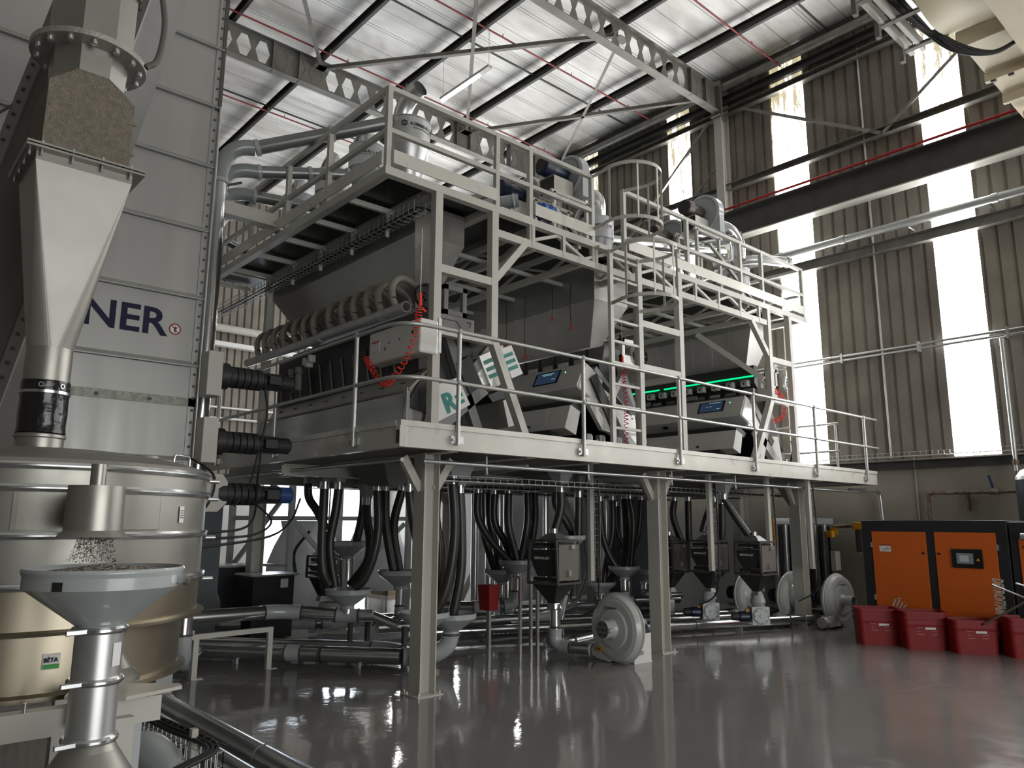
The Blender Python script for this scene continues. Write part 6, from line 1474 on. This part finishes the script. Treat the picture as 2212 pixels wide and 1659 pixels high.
# blowers
def blower(x, y, z, rz, r, lab, grill=True, motor=True):
    "disc axis along local -x (inlet side)"
    t = thing('blower', lab, 'blower', (x, y, 0), rz, group='white blowers on the floor')
    wb_ = mat('blower_white', (.55, .55, .53), 0, .3, coat=.3, var=.05)
    def B(mb, name, m): return mb.build(name, m, t, world=False)
    B(MB().lathe([(-.10, .001), (-.10, r*.55), (-.085, r*.6), (-.085, r*.8), (-.07, r*.93), (-.02, r), (.05, r), (.08, r*.95), (.08, .001)], (0, 0, z), (1, 0, 0), 56), 'scroll_housing', wb_)
    B(MB().lathe([(0, r*.99), (.015, r+.025), (.03, r*.99)], (0, 0, z), (1, 0, 0), 56), 'seam_flange', wb_)
    ir = .105 if grill else .075
    ln = .16 if grill else .2
    c0 = (-.1-ln, .02, z)
    B(MB().lathe([(0, ir), (0, ir+.012), (ln*.8, ir), (ln, ir+.02)], c0, (1, 0, 0), 32), 'inlet_spigot', wb_)
    if grill:
        B(MB().disc((-.1-ln+.01, .02, z), (-1, 0, 0), ir*.98, 24), 'inlet_dark', mdark)
        mb = MB()
        for k in range(-5, 6):
            o_ = k*.022; h_ = math.sqrt(max(0, (ir*.95)**2-o_*o_))
            for sg in (1, -1):
                dx = h_*.35; mb.beam((-.1-ln, .02+o_-dx*sg*.5, z-h_), (-.1-ln, .02+o_+dx*sg*.5, z+h_), .004, .004, (1, 0, 0))
        B(mb, 'mesh_guard', galv)
        B(MB().lathe([(0, .03), (.06, .03), (.07, .02), (.07, .001)], (-.2, .02-ir-.02, z), (-1, 0, 0), 16), 'regulator_knob', wb_)
    # tangential outlet at the bottom towards +y
    B(MB().loft([[(-.07, r*.2, z-r*.98), (.06, r*.2, z-r*.98), (.06, r*.2, z-r*.4), (-.07, r*.2, z-r*.4)], [(-.08, r+.02, .04), (.07, r+.02, .04), (.07, r+.02, .2), (-.08, r+.02, .2)]]), 'outlet_duct', wb_)
    B(MB().cyl((-.005, r, .12), (-.005, r+.12, .12), .09, 24), 'outlet_collar', wb_)
    # foot stand
    B(MB().prism([(-.18, 0), (.18, 0), (.12, z*1.0), (-.06, z*1.05)], .085, .1, plane_M((0, 0, 0), (0, -1, 0), (0, 0, 1)) @ Matrix.Rotation(0, 4, 'Z')) if False else MB().loft([[(.08, -.2, 0), (.095, -.2, 0), (.095, .2, 0), (.08, .2, 0)], [(.08, -.14, z), (.095, -.14, z), (.095, .1, z), (.08, .1, z)]]), 'stand_plate', white)
    B(MB().box(.08, .42, -.2, .2, 0, .012), 'foot_plate', white); B(MB().box(.08, .4, -.205, -.195, .0, z*.85), 'stand_side', white); B(MB().box(.09, .4, -.2, .2, z*.62, z*.64), 'motor_shelf', white)
    if motor:
        B(MB().lathe([(0, .09), (.02, .12), (.22, .12), (.24, .10), (.24, .001)], (.12, 0, z), (1, 0, 0), 24), 'motor', mdark)
        B(MB().lathe([(0, .125), (.08, .12), (.1, .001)], (.36, 0, z), (1, 0, 0), 24), 'motor_cowl', bluem)
    Mw = Matrix.LocRotScale(t.location, t.rotation_euler, None)
    q = text('KONGSKILDE', .028, blackpr, t, Mw @ plane_M((-.104, .09, z+r*.58), (0, -1, 0), (0, 0, 1)), 'lettering', bold=.001)
    B(MB().lathe([(0, .02), (0, .012)], (-.105, .12, z+r*.58+.01), (-1, 0, 0), 6), 'logo_ring', blackpr)
    return t, B
t, B = blower(7.70, 6.60, .42, math.radians(-3), .42, 'round grey-white blower with a mesh inlet, in front of the second front column')
B(MB().box(-.102, -.098, .2, .3, .12, .18), 'warning_label', yellow)
for dy in (.225, .275): B(MB().lathe([(0, .02), (.001, .001)], (-.103, dy, .15), (-1, 0, 0), 3), 'label_symbol', blackpr)
B(MB().box(.12, .25, -.21, -.206, .1, .15), 'rating_plate', galv)
blower(13.1, 6.28, .46, math.radians(84), .42, 'rightmost white blower near the orange compressor', False)
blower(13.0, 7.05, .46, math.radians(84), .42, 'white blower behind the third front column, left of the rightmost one', False)
blower(12.9, 7.85, .46, math.radians(84), .40, 'white blower partly hidden behind the right dark separator', False)
blower(6.1, 11.0, .35, math.radians(40), .26, 'grey blower in the shadow behind the raised pipe at the left', False)
# thin hanging posts with cable ladders
for i, (x, y, zb) in enumerate(((8.54, 7.8, .9), (10.30, 6.9, 1.02), (11.52, 6.6, 1.23), (12.41, 6.35, 1.0), (9.7, 7.5, 1.2))):
    t = thing('hanging_post', ('light grey hanging post beside the round white blower', 'light grey hanging post left of the two right separators', 'thin hanging post left of the third front column', 'hanging post right of the third front column', 'thin hanging post just right of the second front column')[i], 'post', (x, y, zb), group='hanging posts under the deck')
    MB().box(x-.04, x+.04, y-.03, y+.03, zb, 2.685).build('channel', paint, t)
    mb = MB(); bx_ = x+.13
    for zz in [zb-.15+.1*k for k in range(int((2.4-zb+.15)/.1))]: mb.beam((bx_-.06, y-.02, zz), (bx_+.06, y-.02, zz), .005, .005)
    for dx in (-.06, 0, .06): mb.beam((bx_+dx, y-.02, zb-.15), (bx_+dx, y-.02, 2.4), .005, .005, (0, 1, 0))
    mb.build('cable_ladder', galv, t)
    MB().tube(smooth_path([(bx_, y-.03, 2.38), (bx_+.02, y-.04, 1.7), (bx_-.01, y-.03, zb-.1), (bx_+.05, y+.1, zb-.4), (bx_-.1, y+.3, zb-.55)], 8), .012, 6).build('cable', black, t)
tag(MB().tube(smooth_path([(8.45, 7.85, 1.5), (8.45, 7.8, 1.05), (8.25, 7.75, .72), (7.95, 7.65, .68), (7.72, 7.42, .85), (7.68, 7.36, 1.0)], 8), .016, 8).build('power_cable', black), 'black cable looping from the first dark separator to the hanging post', 'cable')
# wire trays right below the deck
for i, (y, lab) in enumerate(((7.2, 'front wire tray slung right below the deck'), (8.6, 'middle wire tray slung below the deck'), (10.2, 'rear wire tray slung below the deck'))):
    t = thing('under_deck_tray', lab, 'cable tray', (8, y, 2.25), group='wire trays below the deck')
    mb = MB(); x = 5.2
    while x < 14: mb.beam((x, y-.08, 2.22), (x, y+.08, 2.22), .006, .006); mb.beam((x, y-.08, 2.22), (x, y-.08, 2.28), .006, .006, (0, 1, 0)); x += .12
    for dy, z in ((-.08, 2.22), (0, 2.22), (.08, 2.22), (-.08, 2.28)): mb.beam((5.2, y+dy, z), (14, y+dy, z), .006, .006)
    mb.build('wire_mesh', galv, t)
    for k in range(2): MB().tube([(5.3, y-.03+.05*k, 2.24), (9, y-.02+.04*k, 2.245), (13.9, y-.03+.05*k, 2.24)], .012, 6).build('cable', black, t)
# collecting bins under the machines
for i, (x, y) in enumerate(((5.3, 8.4), (5.3, 9.6), (8.4, 8.4), (8.4, 9.6), (11.3, 8.0), (12.6, 8.6))):
    t = MB().loft([[(x-.3, y-.45, 2.46), (x+.3, y-.45, 2.46), (x+.3, y+.45, 2.46), (x-.3, y+.45, 2.46)], [(x-.1, y-.25, 2.2), (x+.1, y-.25, 2.2), (x+.1, y+.25, 2.2), (x-.1, y+.25, 2.2)]]).build('outlet_hopper', mgrey)
    tag(t, ['front hopper under the nearest machine, above the left hoses', 'rear hopper under the nearest machine', 'front hopper under the middle machine, above the midway hoses', 'rear hopper under the middle machine', 'dark hopper above the second and third separators', 'dark hopper under the wall-end machine'][i], 'hopper', 'hoppers below the deck')
# shiny upright pipes far behind the hoses
for i, (x, y) in enumerate(((9.15, 11.3), (9.38, 11.15), (9.7, 11.0), (10.0, 11.6), (10.9, 11.2), (12.4, 10.9), (12.75, 10.7), (13.1, 10.9))):
    tag(MB().cyl((x, y, 0), (x, y, 2.46), .075, 16).build('upright_pipe', galvpipe), ['leftmost upright shiny pipe behind the hoses, just right of the corner column', 'second upright shiny pipe behind the midway hoses', 'third upright shiny pipe behind the midway hoses', 'fourth upright shiny pipe, behind the high funnel',
        'upright shiny pipe behind the first separator', 'upright shiny pipe seen between the second and third columns, leftmost', 'upright shiny pipe seen between the second and third columns, middle', 'upright shiny pipe seen between the second and third columns, rightmost'][i], 'pipe', 'upright shiny pipes')
# pale partition panels and diagonal props behind
pw = mat('pale_panel', (.50, .50, .50), 0, .5)
t = thing('pale_partition', 'pale partition wall panels behind the hoses', 'partition', (11.5, 12.4, 0))
for k in range(4): MB().box(10.3+k*.98, 11.25+k*.98, 12.6, 12.66, .05, 2.4).build('panel', pw, t)
for k, (a, b_) in enumerate((((9.06, 11.8, 0), (10.53, 11.8, 2.45)), ((12.93, 11.8, 2.45), (11.3, 11.8, 0)), ((12.17, 12.0, 2.45), (13.8, 12.0, 0)), ((13.63, 11.6, 2.45), (12.2, 11.6, 0)))):
    tag(MB().beam(a, b_, .08, .08).build('diagonal_prop', paint), ['leftmost diagonal prop seen behind the high funnel', 'diagonal prop leaning right, behind the funnel with crossing hoses', 'diagonal prop seen between the second and third columns', 'short diagonal prop behind the right separator'][k], 'prop', 'diagonal props')
# rear stand with a big white sack, silhouetted by the doorway
t = thing('sack_stand', 'grey steel stand with diagonal struts against the bright doorway', 'stand', (6.6, 13.6, 0))
for x, y in ((5.7, 14.3), (6.55, 13.6), (7.9, 14.2), (9.0, 13.3)): MB().box(x-.05, x+.05, y-.05, y+.05, 0, 2.45).build('post', greypl, t)
MB().beam((5.7, 14.3, 1.8), (6.55, 13.6, 1.8), .08, .08).build('cross_bar', greypl, t); MB().beam((6.55, 13.6, 1.8), (9.0, 13.3, 1.8), .08, .08).build('cross_bar', greypl, t)
MB().beam((5.75, 14.3, .9), (6.5, 13.6, 2.35), .08, .08).build('strut', greypl, t); MB().beam((6.6, 13.6, 1.75), (7.5, 13.5, .8), .08, .08).build('strut', greypl, t); MB().beam((8.9, 13.3, 1.7), (8.1, 13.5, .9), .08, .08).build('strut', greypl, t)
MB().beam((5.9, 14.1, .95), (6.5, 13.6, .93), .05, .05).build('stub_arm', greypl, t)
sackm = mat('white_woven_sack', (.55, .56, .57), 0, .8, bump=.6, bscale=6)
t = thing('bulk_sack', 'big white bulk sack standing behind the dark separator at the left', 'sack', (7.4, 14.8, 0))
MB().loft([[(7.4+r*math.cos(a*PI/8), 14.8+r*math.sin(a*PI/8), z) for a in range(16)] for z, r in ((0, .62), (.2, .72), (.9, .68), (1.25, .55), (1.55, .4), (1.75, .45))], smooth=True).build('bag', sackm, t)
text('RE', .2, navy, t, plane_M((7.55, 14.0, .3), (-.0, 0, 1), (-.75, .66, 0)), 'lettering')
MB().tube(smooth_path([(7.0, 14.2, .7), (6.95, 14.2, 1.15), (7.2, 14.1, 1.55)], 6), .03, 6).build('lifting_strap', black, t)
t = thing('bulk_sack', 'second bulk sack, paler, behind the corner column', 'sack', (8.6, 14.2, 0))
MB().loft([[(8.75+r*math.cos(a*PI/8), 14.1+r*math.sin(a*PI/8), z) for a in range(16)] for z, r in ((.35, .5), (.5, .62), (1.2, .6), (1.6, .45), (1.8, .3))], smooth=True).build('bag', sackm, t)
# cabinets at the left rear
t = thing('control_cabinet', 'tall blue-grey control cabinet behind the riser pipes', 'cabinet', (4.1, 11.7, 0))
cm = mat('cabinet_bluegrey', (.10, .115, .125), .1, .45)
MB().box(3.7, 4.42, 11.45, 12.1, .1, 1.95).build('body', cm, t); MB().box(3.75, 4.36, 11.44, 11.45, .2, 1.85).build('door', cm, t); MB().box(3.7, 4.42, 11.45, 12.1, 0, .1).build('plinth', mdark, t)
t = thing('work_desk', 'black workbench cabinet with clutter against the light', 'desk', (4.9, 12.6, 0))
MB().box(4.6, 5.5, 12.5, 13.1, .0, 1.0).build('body', black, t); MB().box(4.55, 5.55, 12.45, 13.15, 1.0, 1.03).build('top', greypl, t)
MB().loft([[(4.5+.25*math.cos(a*PI/5)*r, 12.3+.25*math.sin(a*PI/5)*r, z) for a in range(10)] for z, r in ((0, 1.1), (.5, 1.2), (.75, .8), (.85, .3))], smooth=True).build('covered_heap', black, t)
t = thing('black_cabinet', 'black low cabinet with a paper label and pale top', 'cabinet', (5.0, 11.6, 0))
MB().box(4.85, 5.5, 11.2, 11.75, .02, .93).build('body', black, t); MB().box(4.8, 5.56, 11.15, 11.8, .93, .955).build('top', greypl, t); MB().box(5.28, 5.4, 11.195, 11.2, .75, .88).build('paper_label', whitepr, t)
# red bin on legs
t = thing('red_bin', 'small red bin on thin legs under the deck, right of the corner column hoses', 'bin', (7.4, 8.8, 0))
MB().loft([[(7.31, 8.68, .48), (7.48, 8.68, .48), (7.48, 8.9, .48), (7.31, 8.9, .48)], [(7.29, 8.66, .84), (7.5, 8.66, .84), (7.5, 8.92, .84), (7.29, 8.92, .84)]]).build('bin', red, t)
for x, y in ((7.33, 8.7), (7.46, 8.88)): MB().box(x-.02, x+.02, y-.02, y+.02, 0, .48).build('leg', galv, t)
t = thing('funnel_stand', 'pair of thin galvanised legs carrying the midway funnel', 'stand', (8.0, 8.6, 0))
for x, y in ((7.75, 8.5), (8.15, 8.55), (8.2, 8.75)): MB().box(x-.02, x+.02, y-.02, y+.02, 0, .95).build('leg', galv, t)
MB().box(7.73, 8.22, 8.5, 8.56, .93, .96).build('bar', galv, t)
t = thing('pipe_props', 'upright props of the floor pipes left of the corner column', 'stand', (5.9, 9.6, 0))
for x, y, h in ((5.35, 9.2, .5), (5.55, 9.1, .5), (5.6, 8.3, .45)): MB().box(x-.025, x+.025, y-.025, y+.025, 0, h).build('prop', greydk, t)
t = thing('side_table', 'small thin-legged table with boxes far behind the hoses', 'table', (9.5, 15.5, 0))
MB().box(8.9, 10.2, 15.3, 15.9, .72, .75).build('top', greypl, t)
for x, y in ((8.93, 15.33), (10.17, 15.33), (8.93, 15.87), (10.17, 15.87)): MB().box(x-.015, x+.015, y-.015, y+.015, 0, .72).build('leg', black, t)
t = thing('pallet', 'wooden pallet on the floor behind the hoses', 'pallet', (11, 16.5, 0))
for k in range(3): MB().box(10.3, 11.5, 16.0+k*.5, 16.1+k*.5, 0, .1).build('bearer', mat('pallet_wood', (.35, .27, .17), 0, .8), t)
for k in range(6): MB().box(10.3+k*.21, 10.44+k*.21, 16.0, 17.1, .1, .12).build('board', mat('pallet_wood', (.35, .27, .17), 0, .8), t)
# ================================================================ right side: compressors, tubs, dryer
charc = mat('charcoal_frame', (.022, .023, .026), .1, .4, bump=.05, bscale=200)
def compressor(y0, y1, lab, hmi=True):
    t = thing('air_compressor', lab, 'compressor', (12.4, y1, 0)); X = 12.4
    MB().box(X+.012, X+1.5, y0, y1, .12, 1.80).build('frame', charc, t, bevel=.01)
    MB().box(X+.03, X+1.48, y0+.03, y1-.03, 0, .12).build('plinth', mdark, t)
    ym = (y0+y1)/2
    for a, b_ in ((ym+.06, y1-.16), (y0+.15, ym-.06)):
        d = MB().box(X-.004, X+.02, a, b_, .2, 1.625).build('door_panel', orange, t, bevel=.004)
        kx = a+.05 if a > ym else b_-.05
        MB().lathe([(0, .018), (-.012, .018), (-.014, .001)], (X-.004, kx, 1.31), (1, 0, 0), 14).build('lock', blackpr, d)
        for z in (.62, 1.42):
            yy = b_+.012 if a > ym else a-.012
            MB().box(X-.008, X+.012, yy-.015, yy+.015, z-.04, z+.04).build('hinge', galv, d)
    if hmi:
        c = (X-.012, 3.97, 1.25)
        d = MB().box(X-.03, X-.004, 3.78, 4.19, 1.12, 1.39).build('control_panel', gloss_black, t, bevel=.012)
        MB().box(X-.034, X-.03, 3.9, 4.12, 1.18, 1.33).build('display', mat('grey_lcd', (.10, .11, .11), 0, .3, emis=(.25, .3, .32), estr=.12), d)
        MB().box(X-.036, X-.034, 3.96, 4.08, 1.21, 1.30).build('display_text', mat('lcd_grey_text', (.25, .27, .27), 0, .3, emis=(.3, .33, .33), estr=.2), d)
        MB().lathe([(0, .028), (.003, .001)], (X-.032, 3.84, 1.24), (-1, 0, 0), 3).build('warning_triangle', yellow, d)
    return t
t = compressor(3.45, 5.49, 'black and orange air compressor cabinet behind the red tubs, with a control panel')
X = 12.394
# white italic lettering running down the right door, and the striped emblem on the left door
Mt = plane_M((X, 3.69, 1.00), (0, 0, -1), (0, -1, 0))
text('DETROITAIR', .185, mat('silver_print', (.62, .60, .57), .2, .4), t, Mt, 'lettering', bold=.006, sx=.47, shear=.25)
sp_ = MATS['silver_print']
for k in range(4):
    y = 5.04-k*.045
    MB().prism([(y-.0, .60-k*.03+.03), (y-.025, .60-k*.03+.03), (y+.16-.025, .3), (y+.16, .3)], X-.002, X, Matrix(((0, 0, 1, 0), (1, 0, 0, 0), (0, 1, 0, 0), (0, 0, 0, 1)))).build('emblem_bar', sp_, t)
    MB().box(X-.002, X, y-.085, y-.0, .615-k*.03+.0, .632-k*.03).build('emblem_bar', sp_, t) if k < 1 else None
MB().box(X-.002, X, 4.55, 4.98, .305, .33).build('emblem_line', sp_, t)
MB().box(X-.003, X, 5.05, 5.22, 1.32, 1.41).build('paper_label', whitepr, t); MB().box(X-.004, X-.003, 5.05, 5.22, 1.41, 1.425).build('label_header', red, t)
for k in range(3): MB().beam((X-.005, 5.16-k*.02, 1.34+.02*k), (X-.005, 5.10-k*.02, 1.37), .004, .004).build('label_scribble', blackpr, t)
t = thing('air_compressor', 'second orange air compressor cut off by the right edge of the view', 'compressor', (12.4, 3.4, 0))
MB().box(12.41, 13.9, 1.35, 3.43, .12, 1.78).build('frame', charc, t, bevel=.01); MB().box(12.42, 13.9, 1.4, 3.4, 0, .12).build('plinth', mdark, t)
MB().box(12.39, 12.41, 2.5, 3.32, .2, 1.55).build('door_panel', orange, t); MB().box(12.39, 12.41, 1.5, 2.35, .2, 1.55).build('door_panel', orange, t)
for k in range(9): MB().box(12.385, 12.39, 2.6, 3.24, .45+k*.035, .465+k*.035).build('vent_slot', blackpr, t)
text('K', .07, blackpr, t, plane_M((12.388, 3.29, 1.41), (0, -1, 0), (0, 0, 1)), 'lettering')
# red tubs
def tub(x, y, ang, lab, double=False, z0=0):
    t = thing('red_tub', lab, 'tub', (x, y, z0), ang, group='red plastic tubs in front of the compressors')
    def rr(w_, d_, z, r_=.05):
        out = []
        for cx_, cy_, a0_ in ((w_/2-r_, d_/2-r_, 0), (-w_/2+r_, d_/2-r_, 90), (-w_/2+r_, -d_/2+r_, 180), (w_/2-r_, -d_/2+r_, 270)):
            for k in range(4):
                a = math.radians(a0_+30*k); out.append((cx_+r_*math.cos(a), cy_+r_*math.sin(a), z))
        return out
    def shell(dz, nm):
        mb = MB(); mb.loft([rr(.54, .36, dz), rr(.565, .385, dz+.30), rr(.575, .40, dz+.345), rr(.575, .40, dz+.42), rr(.60, .425, dz+.42), rr(.60, .425, dz+.45), rr(.565, .39, dz+.45), rr(.54, .36, dz+.34), rr(.52, .34, dz+.012)], (True, True))
        return mb.build(nm, red, t, world=False)
    shell(0, 'tub_body')
    if double: shell(.07, 'nested_tub')
    MB().box(-.02, .12, -.205, -.198, .28, .31).build('white_label', whitepr, t, world=False)
    for k, (a, b_, z) in enumerate(((-.13, -.04, .3), (-.12, -.08, .25), (.06, .14, .25), (-.12, -.03, .21), (.06, .14, .21))): MB().box(a, b_, -.196, -.192, z, z+.006).build('moulded_print', mat('pink_print', (.5, .25, .25), 0, .5), t, world=False)
    return t
ta = math.radians(-52)
tub(11.86, 5.13, ta, 'leftmost red tub, standing by the compressor corner', True)
tub(11.93, 4.52, ta, 'second red tub from the left, stacked double', True)
tub(12.06, 3.92, ta, 'third red tub, lower, with the broom handles in it')
tub(12.25, 3.3, ta, 'red tub cut off by the right edge of the view', True)
t = thing('broom', 'broom with a white handle leaning in the third red tub', 'broom', (12.0, 3.8, .4))
MB().cyl((11.35, 3.4, .98), (11.9, 2.95, .70), .013, 10).build('handle', galvpipe, t)
t = thing('broom', 'broom with a brown wooden handle leaning in the third red tub', 'broom', (12.0, 3.6, .4))
MB().cyl((11.93, 3.72, .40), (12.1, 2.9, .95), .016, 10).build('handle', mat('brown_wood', (.11, .075, .05), 0, .6), t)
t = thing('broom', 'third broom handle, silver, at the right edge', 'broom', (11.4, 3.1, .9))
MB().cyl((11.37, 3.13, 1.01), (11.7, 2.8, .87), .013, 10).build('handle', galvpipe, t)
# receiver tank and wall pipes
t = thing('air_receiver', 'tall dark air receiver tank with a silver dome at the right edge', 'tank', (14.4, 3.45, 0))
MB().cyl((14.4, 3.42, .3), (14.4, 3.42, 2.45), .38, 36).build('shell', mat('tank_bluegrey', (.055, .065, .08), .3, .35), t)
MB().lathe([(2.45, .385), (2.5, .37), (2.6, .3), (2.66, .17), (2.68, .001)], (14.4, 3.42, 0), (0, 0, 1), 36).build('dome', galv, t)
for a in (0, 120, 240): MB().box(14.4+.3*math.cos(math.radians(a))-.04, 14.4+.3*math.cos(math.radians(a))+.04, 3.42+.3*math.sin(math.radians(a))-.04, 3.42+.3*math.sin(math.radians(a))+.04, 0, .35).build('leg', charc, t)
rust = mat('rusty_pipe', (.30, .26, .22), .4, .5, var=.6, vscale=14, col2=(.16, .09, .05))
t = thing('rusty_pipe', 'rust-flecked pipe from the tank down behind the compressor', 'pipe', (15.3, 4.5, 2.3))
MB().tube(bend_path([(15.3, 3.95, 2.31), (15.3, 5.47, 2.31), (15.3, 5.5, 1.0)], .08), .035, 12).build('tube', rust, t)
for c_, d in (((15.3, 4.9, 2.31), (0, 1, 0)), ((15.3, 4.35, 2.31), (0, 1, 0)), ((15.3, 5.5, 1.95), (0, 0, 1)), ((15.3, 5.42, 2.31), (0, 1, 0))): MB().lathe([(-.03, .045), (.03, .045)], c_, d, 14).build('socket', rust, t)
v = MB().cyl((15.3, 4.45, 2.31), (15.3, 4.3, 2.31), .055, 14).build('ball_valve', rust, t)
MB().beam((15.24, 4.38, 2.38), (15.2, 4.42, 2.6), .02, .035).build('blue_lever', mat('blue_lever', (.02, .06, .2), 0, .4), v)
MB().box(15.3, 15.46, 4.82, 4.86, 2.0, 2.28).build('pipe_bracket', rust, t)
t = thing('downcomer_pipe', 'grey pipe leaving the deck end and dropping behind the compressor', 'pipe', (15.3, 6.4, 2.4))
MB().tube(bend_path([(14.3, 6.5, 2.36), (15.3, 6.36, 2.38), (15.3, 6.3, .9)], .12), .035, 12).build('tube', galv, t)
t = thing('tank_pipe', 'vertical pipe with valves left of the air receiver', 'pipe', (15.2, 3.95, 2.0))
MB().cyl((15.2, 3.98, .9), (15.2, 3.98, 5.0), .035, 12).build('tube', galv, t)
for z in (2.8, 2.6, 2.1, 1.75): MB().lathe([(-.05, .05), (.05, .05)], (15.2, 3.98, z), (0, 0, 1), 12).build('fitting', rust if z > 1.8 else mdark, t)
tag(MB().cyl((15.44, 5.72, 1.2), (15.44, 5.72, 3.0), .012, 6).build('wall_conduit_thin', paint), 'thin conduit running up the masonry between the two wall pipes', 'conduit')
t = thing('outlet_pipe', 'silver pipe stub entering the second compressor', 'pipe', (13.2, 3.2, 1.6)); MB().cyl((12.3, 3.26, 1.58), (12.3, 2.6, 1.58), .05, 14).build('tube', galv, t)
# adsorption dryer: upright bright profiles under a grey header
t = thing('air_dryer', 'air dryer of upright bright profiles under a grey header, behind the white blowers', 'dryer', (13.8, 7.3, 0))
dm = mat('dryer_profile', (.34, .34, .33), .8, .3)
dx = Vector((14.25-13.45, 6.9-7.6, 0)); dn = dx.normalized(); base = Vector((13.75, 7.75, 0))
for k in range(6):
    p = base+dn*(k*.19); MB().lathe([(.15, .085), (1.72, .085)], (p.x, p.y, 0), (0, 0, 1), 12).build('profile', dm, t)
    MB().box(p.x-.02, p.x+.02, p.y-.11, p.y-.09, .2, 1.7).build('rib', mdark, t)
a = base-dn*.12; b_ = base+dn*1.1
MB().beam((a.x, a.y, 1.79), (b_.x, b_.y, 1.79), .2, .11).build('header', greypl, t); MB().beam((a.x, a.y, .1), (b_.x, b_.y, .1), .25, .12).build('base', charc, t)
MB().beam((a.x-.02, a.y-.1, 1.05), (a.x-.02, a.y-.1, 1.86), .06, .06, (0, 1, 0)).build('orange_edge', yellow, t)
MB().cbox((b_.x-.25, b_.y-.1, 1.55), (.14, .1, .12)).build('yellow_valve', yellow, t); MB().cbox((b_.x-.0, b_.y-.05, 1.6), (.1, .1, .14)).build('yellow_valve', yellow, t)
MB().cbox((b_.x-.2, b_.y-.14, 1.05), (.2, .1, .35)).build('control_box', white, t, bevel=.01)
for k in range(3): MB().tube(smooth_path([(b_.x-.15, b_.y-.15, .85), (b_.x+.1+.03*k, b_.y-.2, .6), (b_.x-.1, b_.y-.2, .45), (b_.x-.25, b_.y-.15, .62), (b_.x-.15, b_.y-.15, .8)], 8), .008, 6).build('looped_cable', black, t)
t = thing('air_filter', 'yellow-headed air filter with a dark bowl on the wall beside the compressor', 'filter', (14.7, 6.5, 1.2))
MB().cbox((14.6, 6.5, 1.7), (.2, .2, .14)).build('head', yellow, t, bevel=.02); MB().cyl((14.6, 6.5, 1.22), (14.6, 6.5, 1.63), .075, 20).build('bowl', greydk, t); MB().cyl((14.6, 6.5, 1.17), (14.6, 6.5, 1.22), .015, 8).build('drain', galv, t)
t = thing('filter_pipe', 'short rusty pipe between the dryer and the yellow-headed filter', 'pipe', (14.4, 6.7, 1.7)); MB().cyl((b_.x+.05, b_.y-.02, 1.68), (14.5, 6.55, 1.70), .035, 12).build('tube', rust, t)
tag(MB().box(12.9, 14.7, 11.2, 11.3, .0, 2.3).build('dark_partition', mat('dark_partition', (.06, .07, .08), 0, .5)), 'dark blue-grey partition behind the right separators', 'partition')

# ================================================================ overhead duct and cable bridge at the top right
beige = mat('overhead_beige', (.68, .59, .42), 0, .45, var=.06)
od = thing('overhead_hopper', 'beige stepped overhead duct hanging at the top right corner', 'duct', (10, 2.4, 7.5))
Z = 7.5
MB().box(9.62, 13.0, -1.0, 2.60, Z, Z+.9).build('main_duct', beige, od, bevel=.01)
MB().box(9.6, 9.62, -1.0, 2.63, Z-.05, Z+.9).build('end_flange', beige, od); MB().box(10.55, 10.62, -1.0, 2.62, Z-.10, Z+.02).build('cross_flange', beige, od)
MB().box(10.62, 11.1, -1.0, 2.56, Z-.08, Z+.0).build('lower_step', beige, od); MB().box(11.1, 11.16, -1.0, 2.58, Z-.2, Z-.05).build('cross_flange', beige, od)
MB().box(11.16, 11.9, -1.0, 2.52, Z-.16, Z-.08).build('lower_step', beige, od)
MB().cyl((11.5, -.5, Z-.26), (11.5, 2.45, Z-.26), .05, 12).build('side_pipe', beige, od)
MB().box(7.6, 9.58, -1.4, 2.13, Z+.0, Z+.25).build('soffit_slab', beige, od, bevel=.01)
MB().box(7.6, 13.0, -1.4, 2.09, Z-.12, Z-.005).build('soffit_plate', beige, od)
# sagging fabric panel
mb = MB(); n = 12; vs = []
for i in range(n+1):
    for j in range(n+1):
        u = i/n; v_ = j/n; z = Z+.12-.28*(math.sin(PI*u)**.8)*(1-v_*.9) - .06*v_
        vs.append((7.9+1.6*u, 2.62-.5*v_, z))
mb.add(vs, [(i*(n+1)+j, i*(n+1)+j+1, (i+1)*(n+1)+j+1, (i+1)*(n+1)+j) for i in range(n) for j in range(n)], True)
mb.build('sagging_cover', beige, od)
for k, y in enumerate((2.5, 2.3)): MB().box(10.56, 10.6, y, y+.06, Z-.12, Z-.06).build('bracket_hole', mdark, od)
cb2 = thing('cable_bridge', 'steel cable bridge with thick black cables beside the overhead beige duct', 'cable tray', (8.6, 2.9, 7.5))
for y in (2.68, 2.92, 3.05): MB().beam((6.8, y, Z+.02), (9.35, y, Z+.02), .05, .12).build('side_channel', paint if y > 2.7 else galv, cb2)
for x in (7.9, 8.5, 9.2): MB().beam((x, 2.6, Z-.03), (x, 3.12, Z-.03), .07, .04).build('rung', M_steel, cb2); 
for x in (7.85, 8.45, 9.15): MB().beam((x, 3.1, Z-.2), (x, 3.1, Z+.35), .07, .05, (0, 1, 0)).build('hanger', M_steel, cb2)
for k in range(6): MB().tube(smooth_path([(7.0, 2.75+.03*k, Z+.08), (8.3, 2.75+.025*k, Z+.06+.01*(k % 3)), (9.0, 2.68+.02*k, Z-.02), (9.4, 2.55+.01*k, Z-.12-.03*(k % 3)), (9.75, 2.3, Z-.18-.02*(k % 2)), (10.0, 2.05, Z+.0)], 8), .022, 8).build('cable', black, cb2)
for k in range(3): MB().beam((8.9+.2*k, 3.1, Z+.3), (9.3+.2*k, 2.5, Z+.5), .05, .05).build('brace', M_steel, cb2)
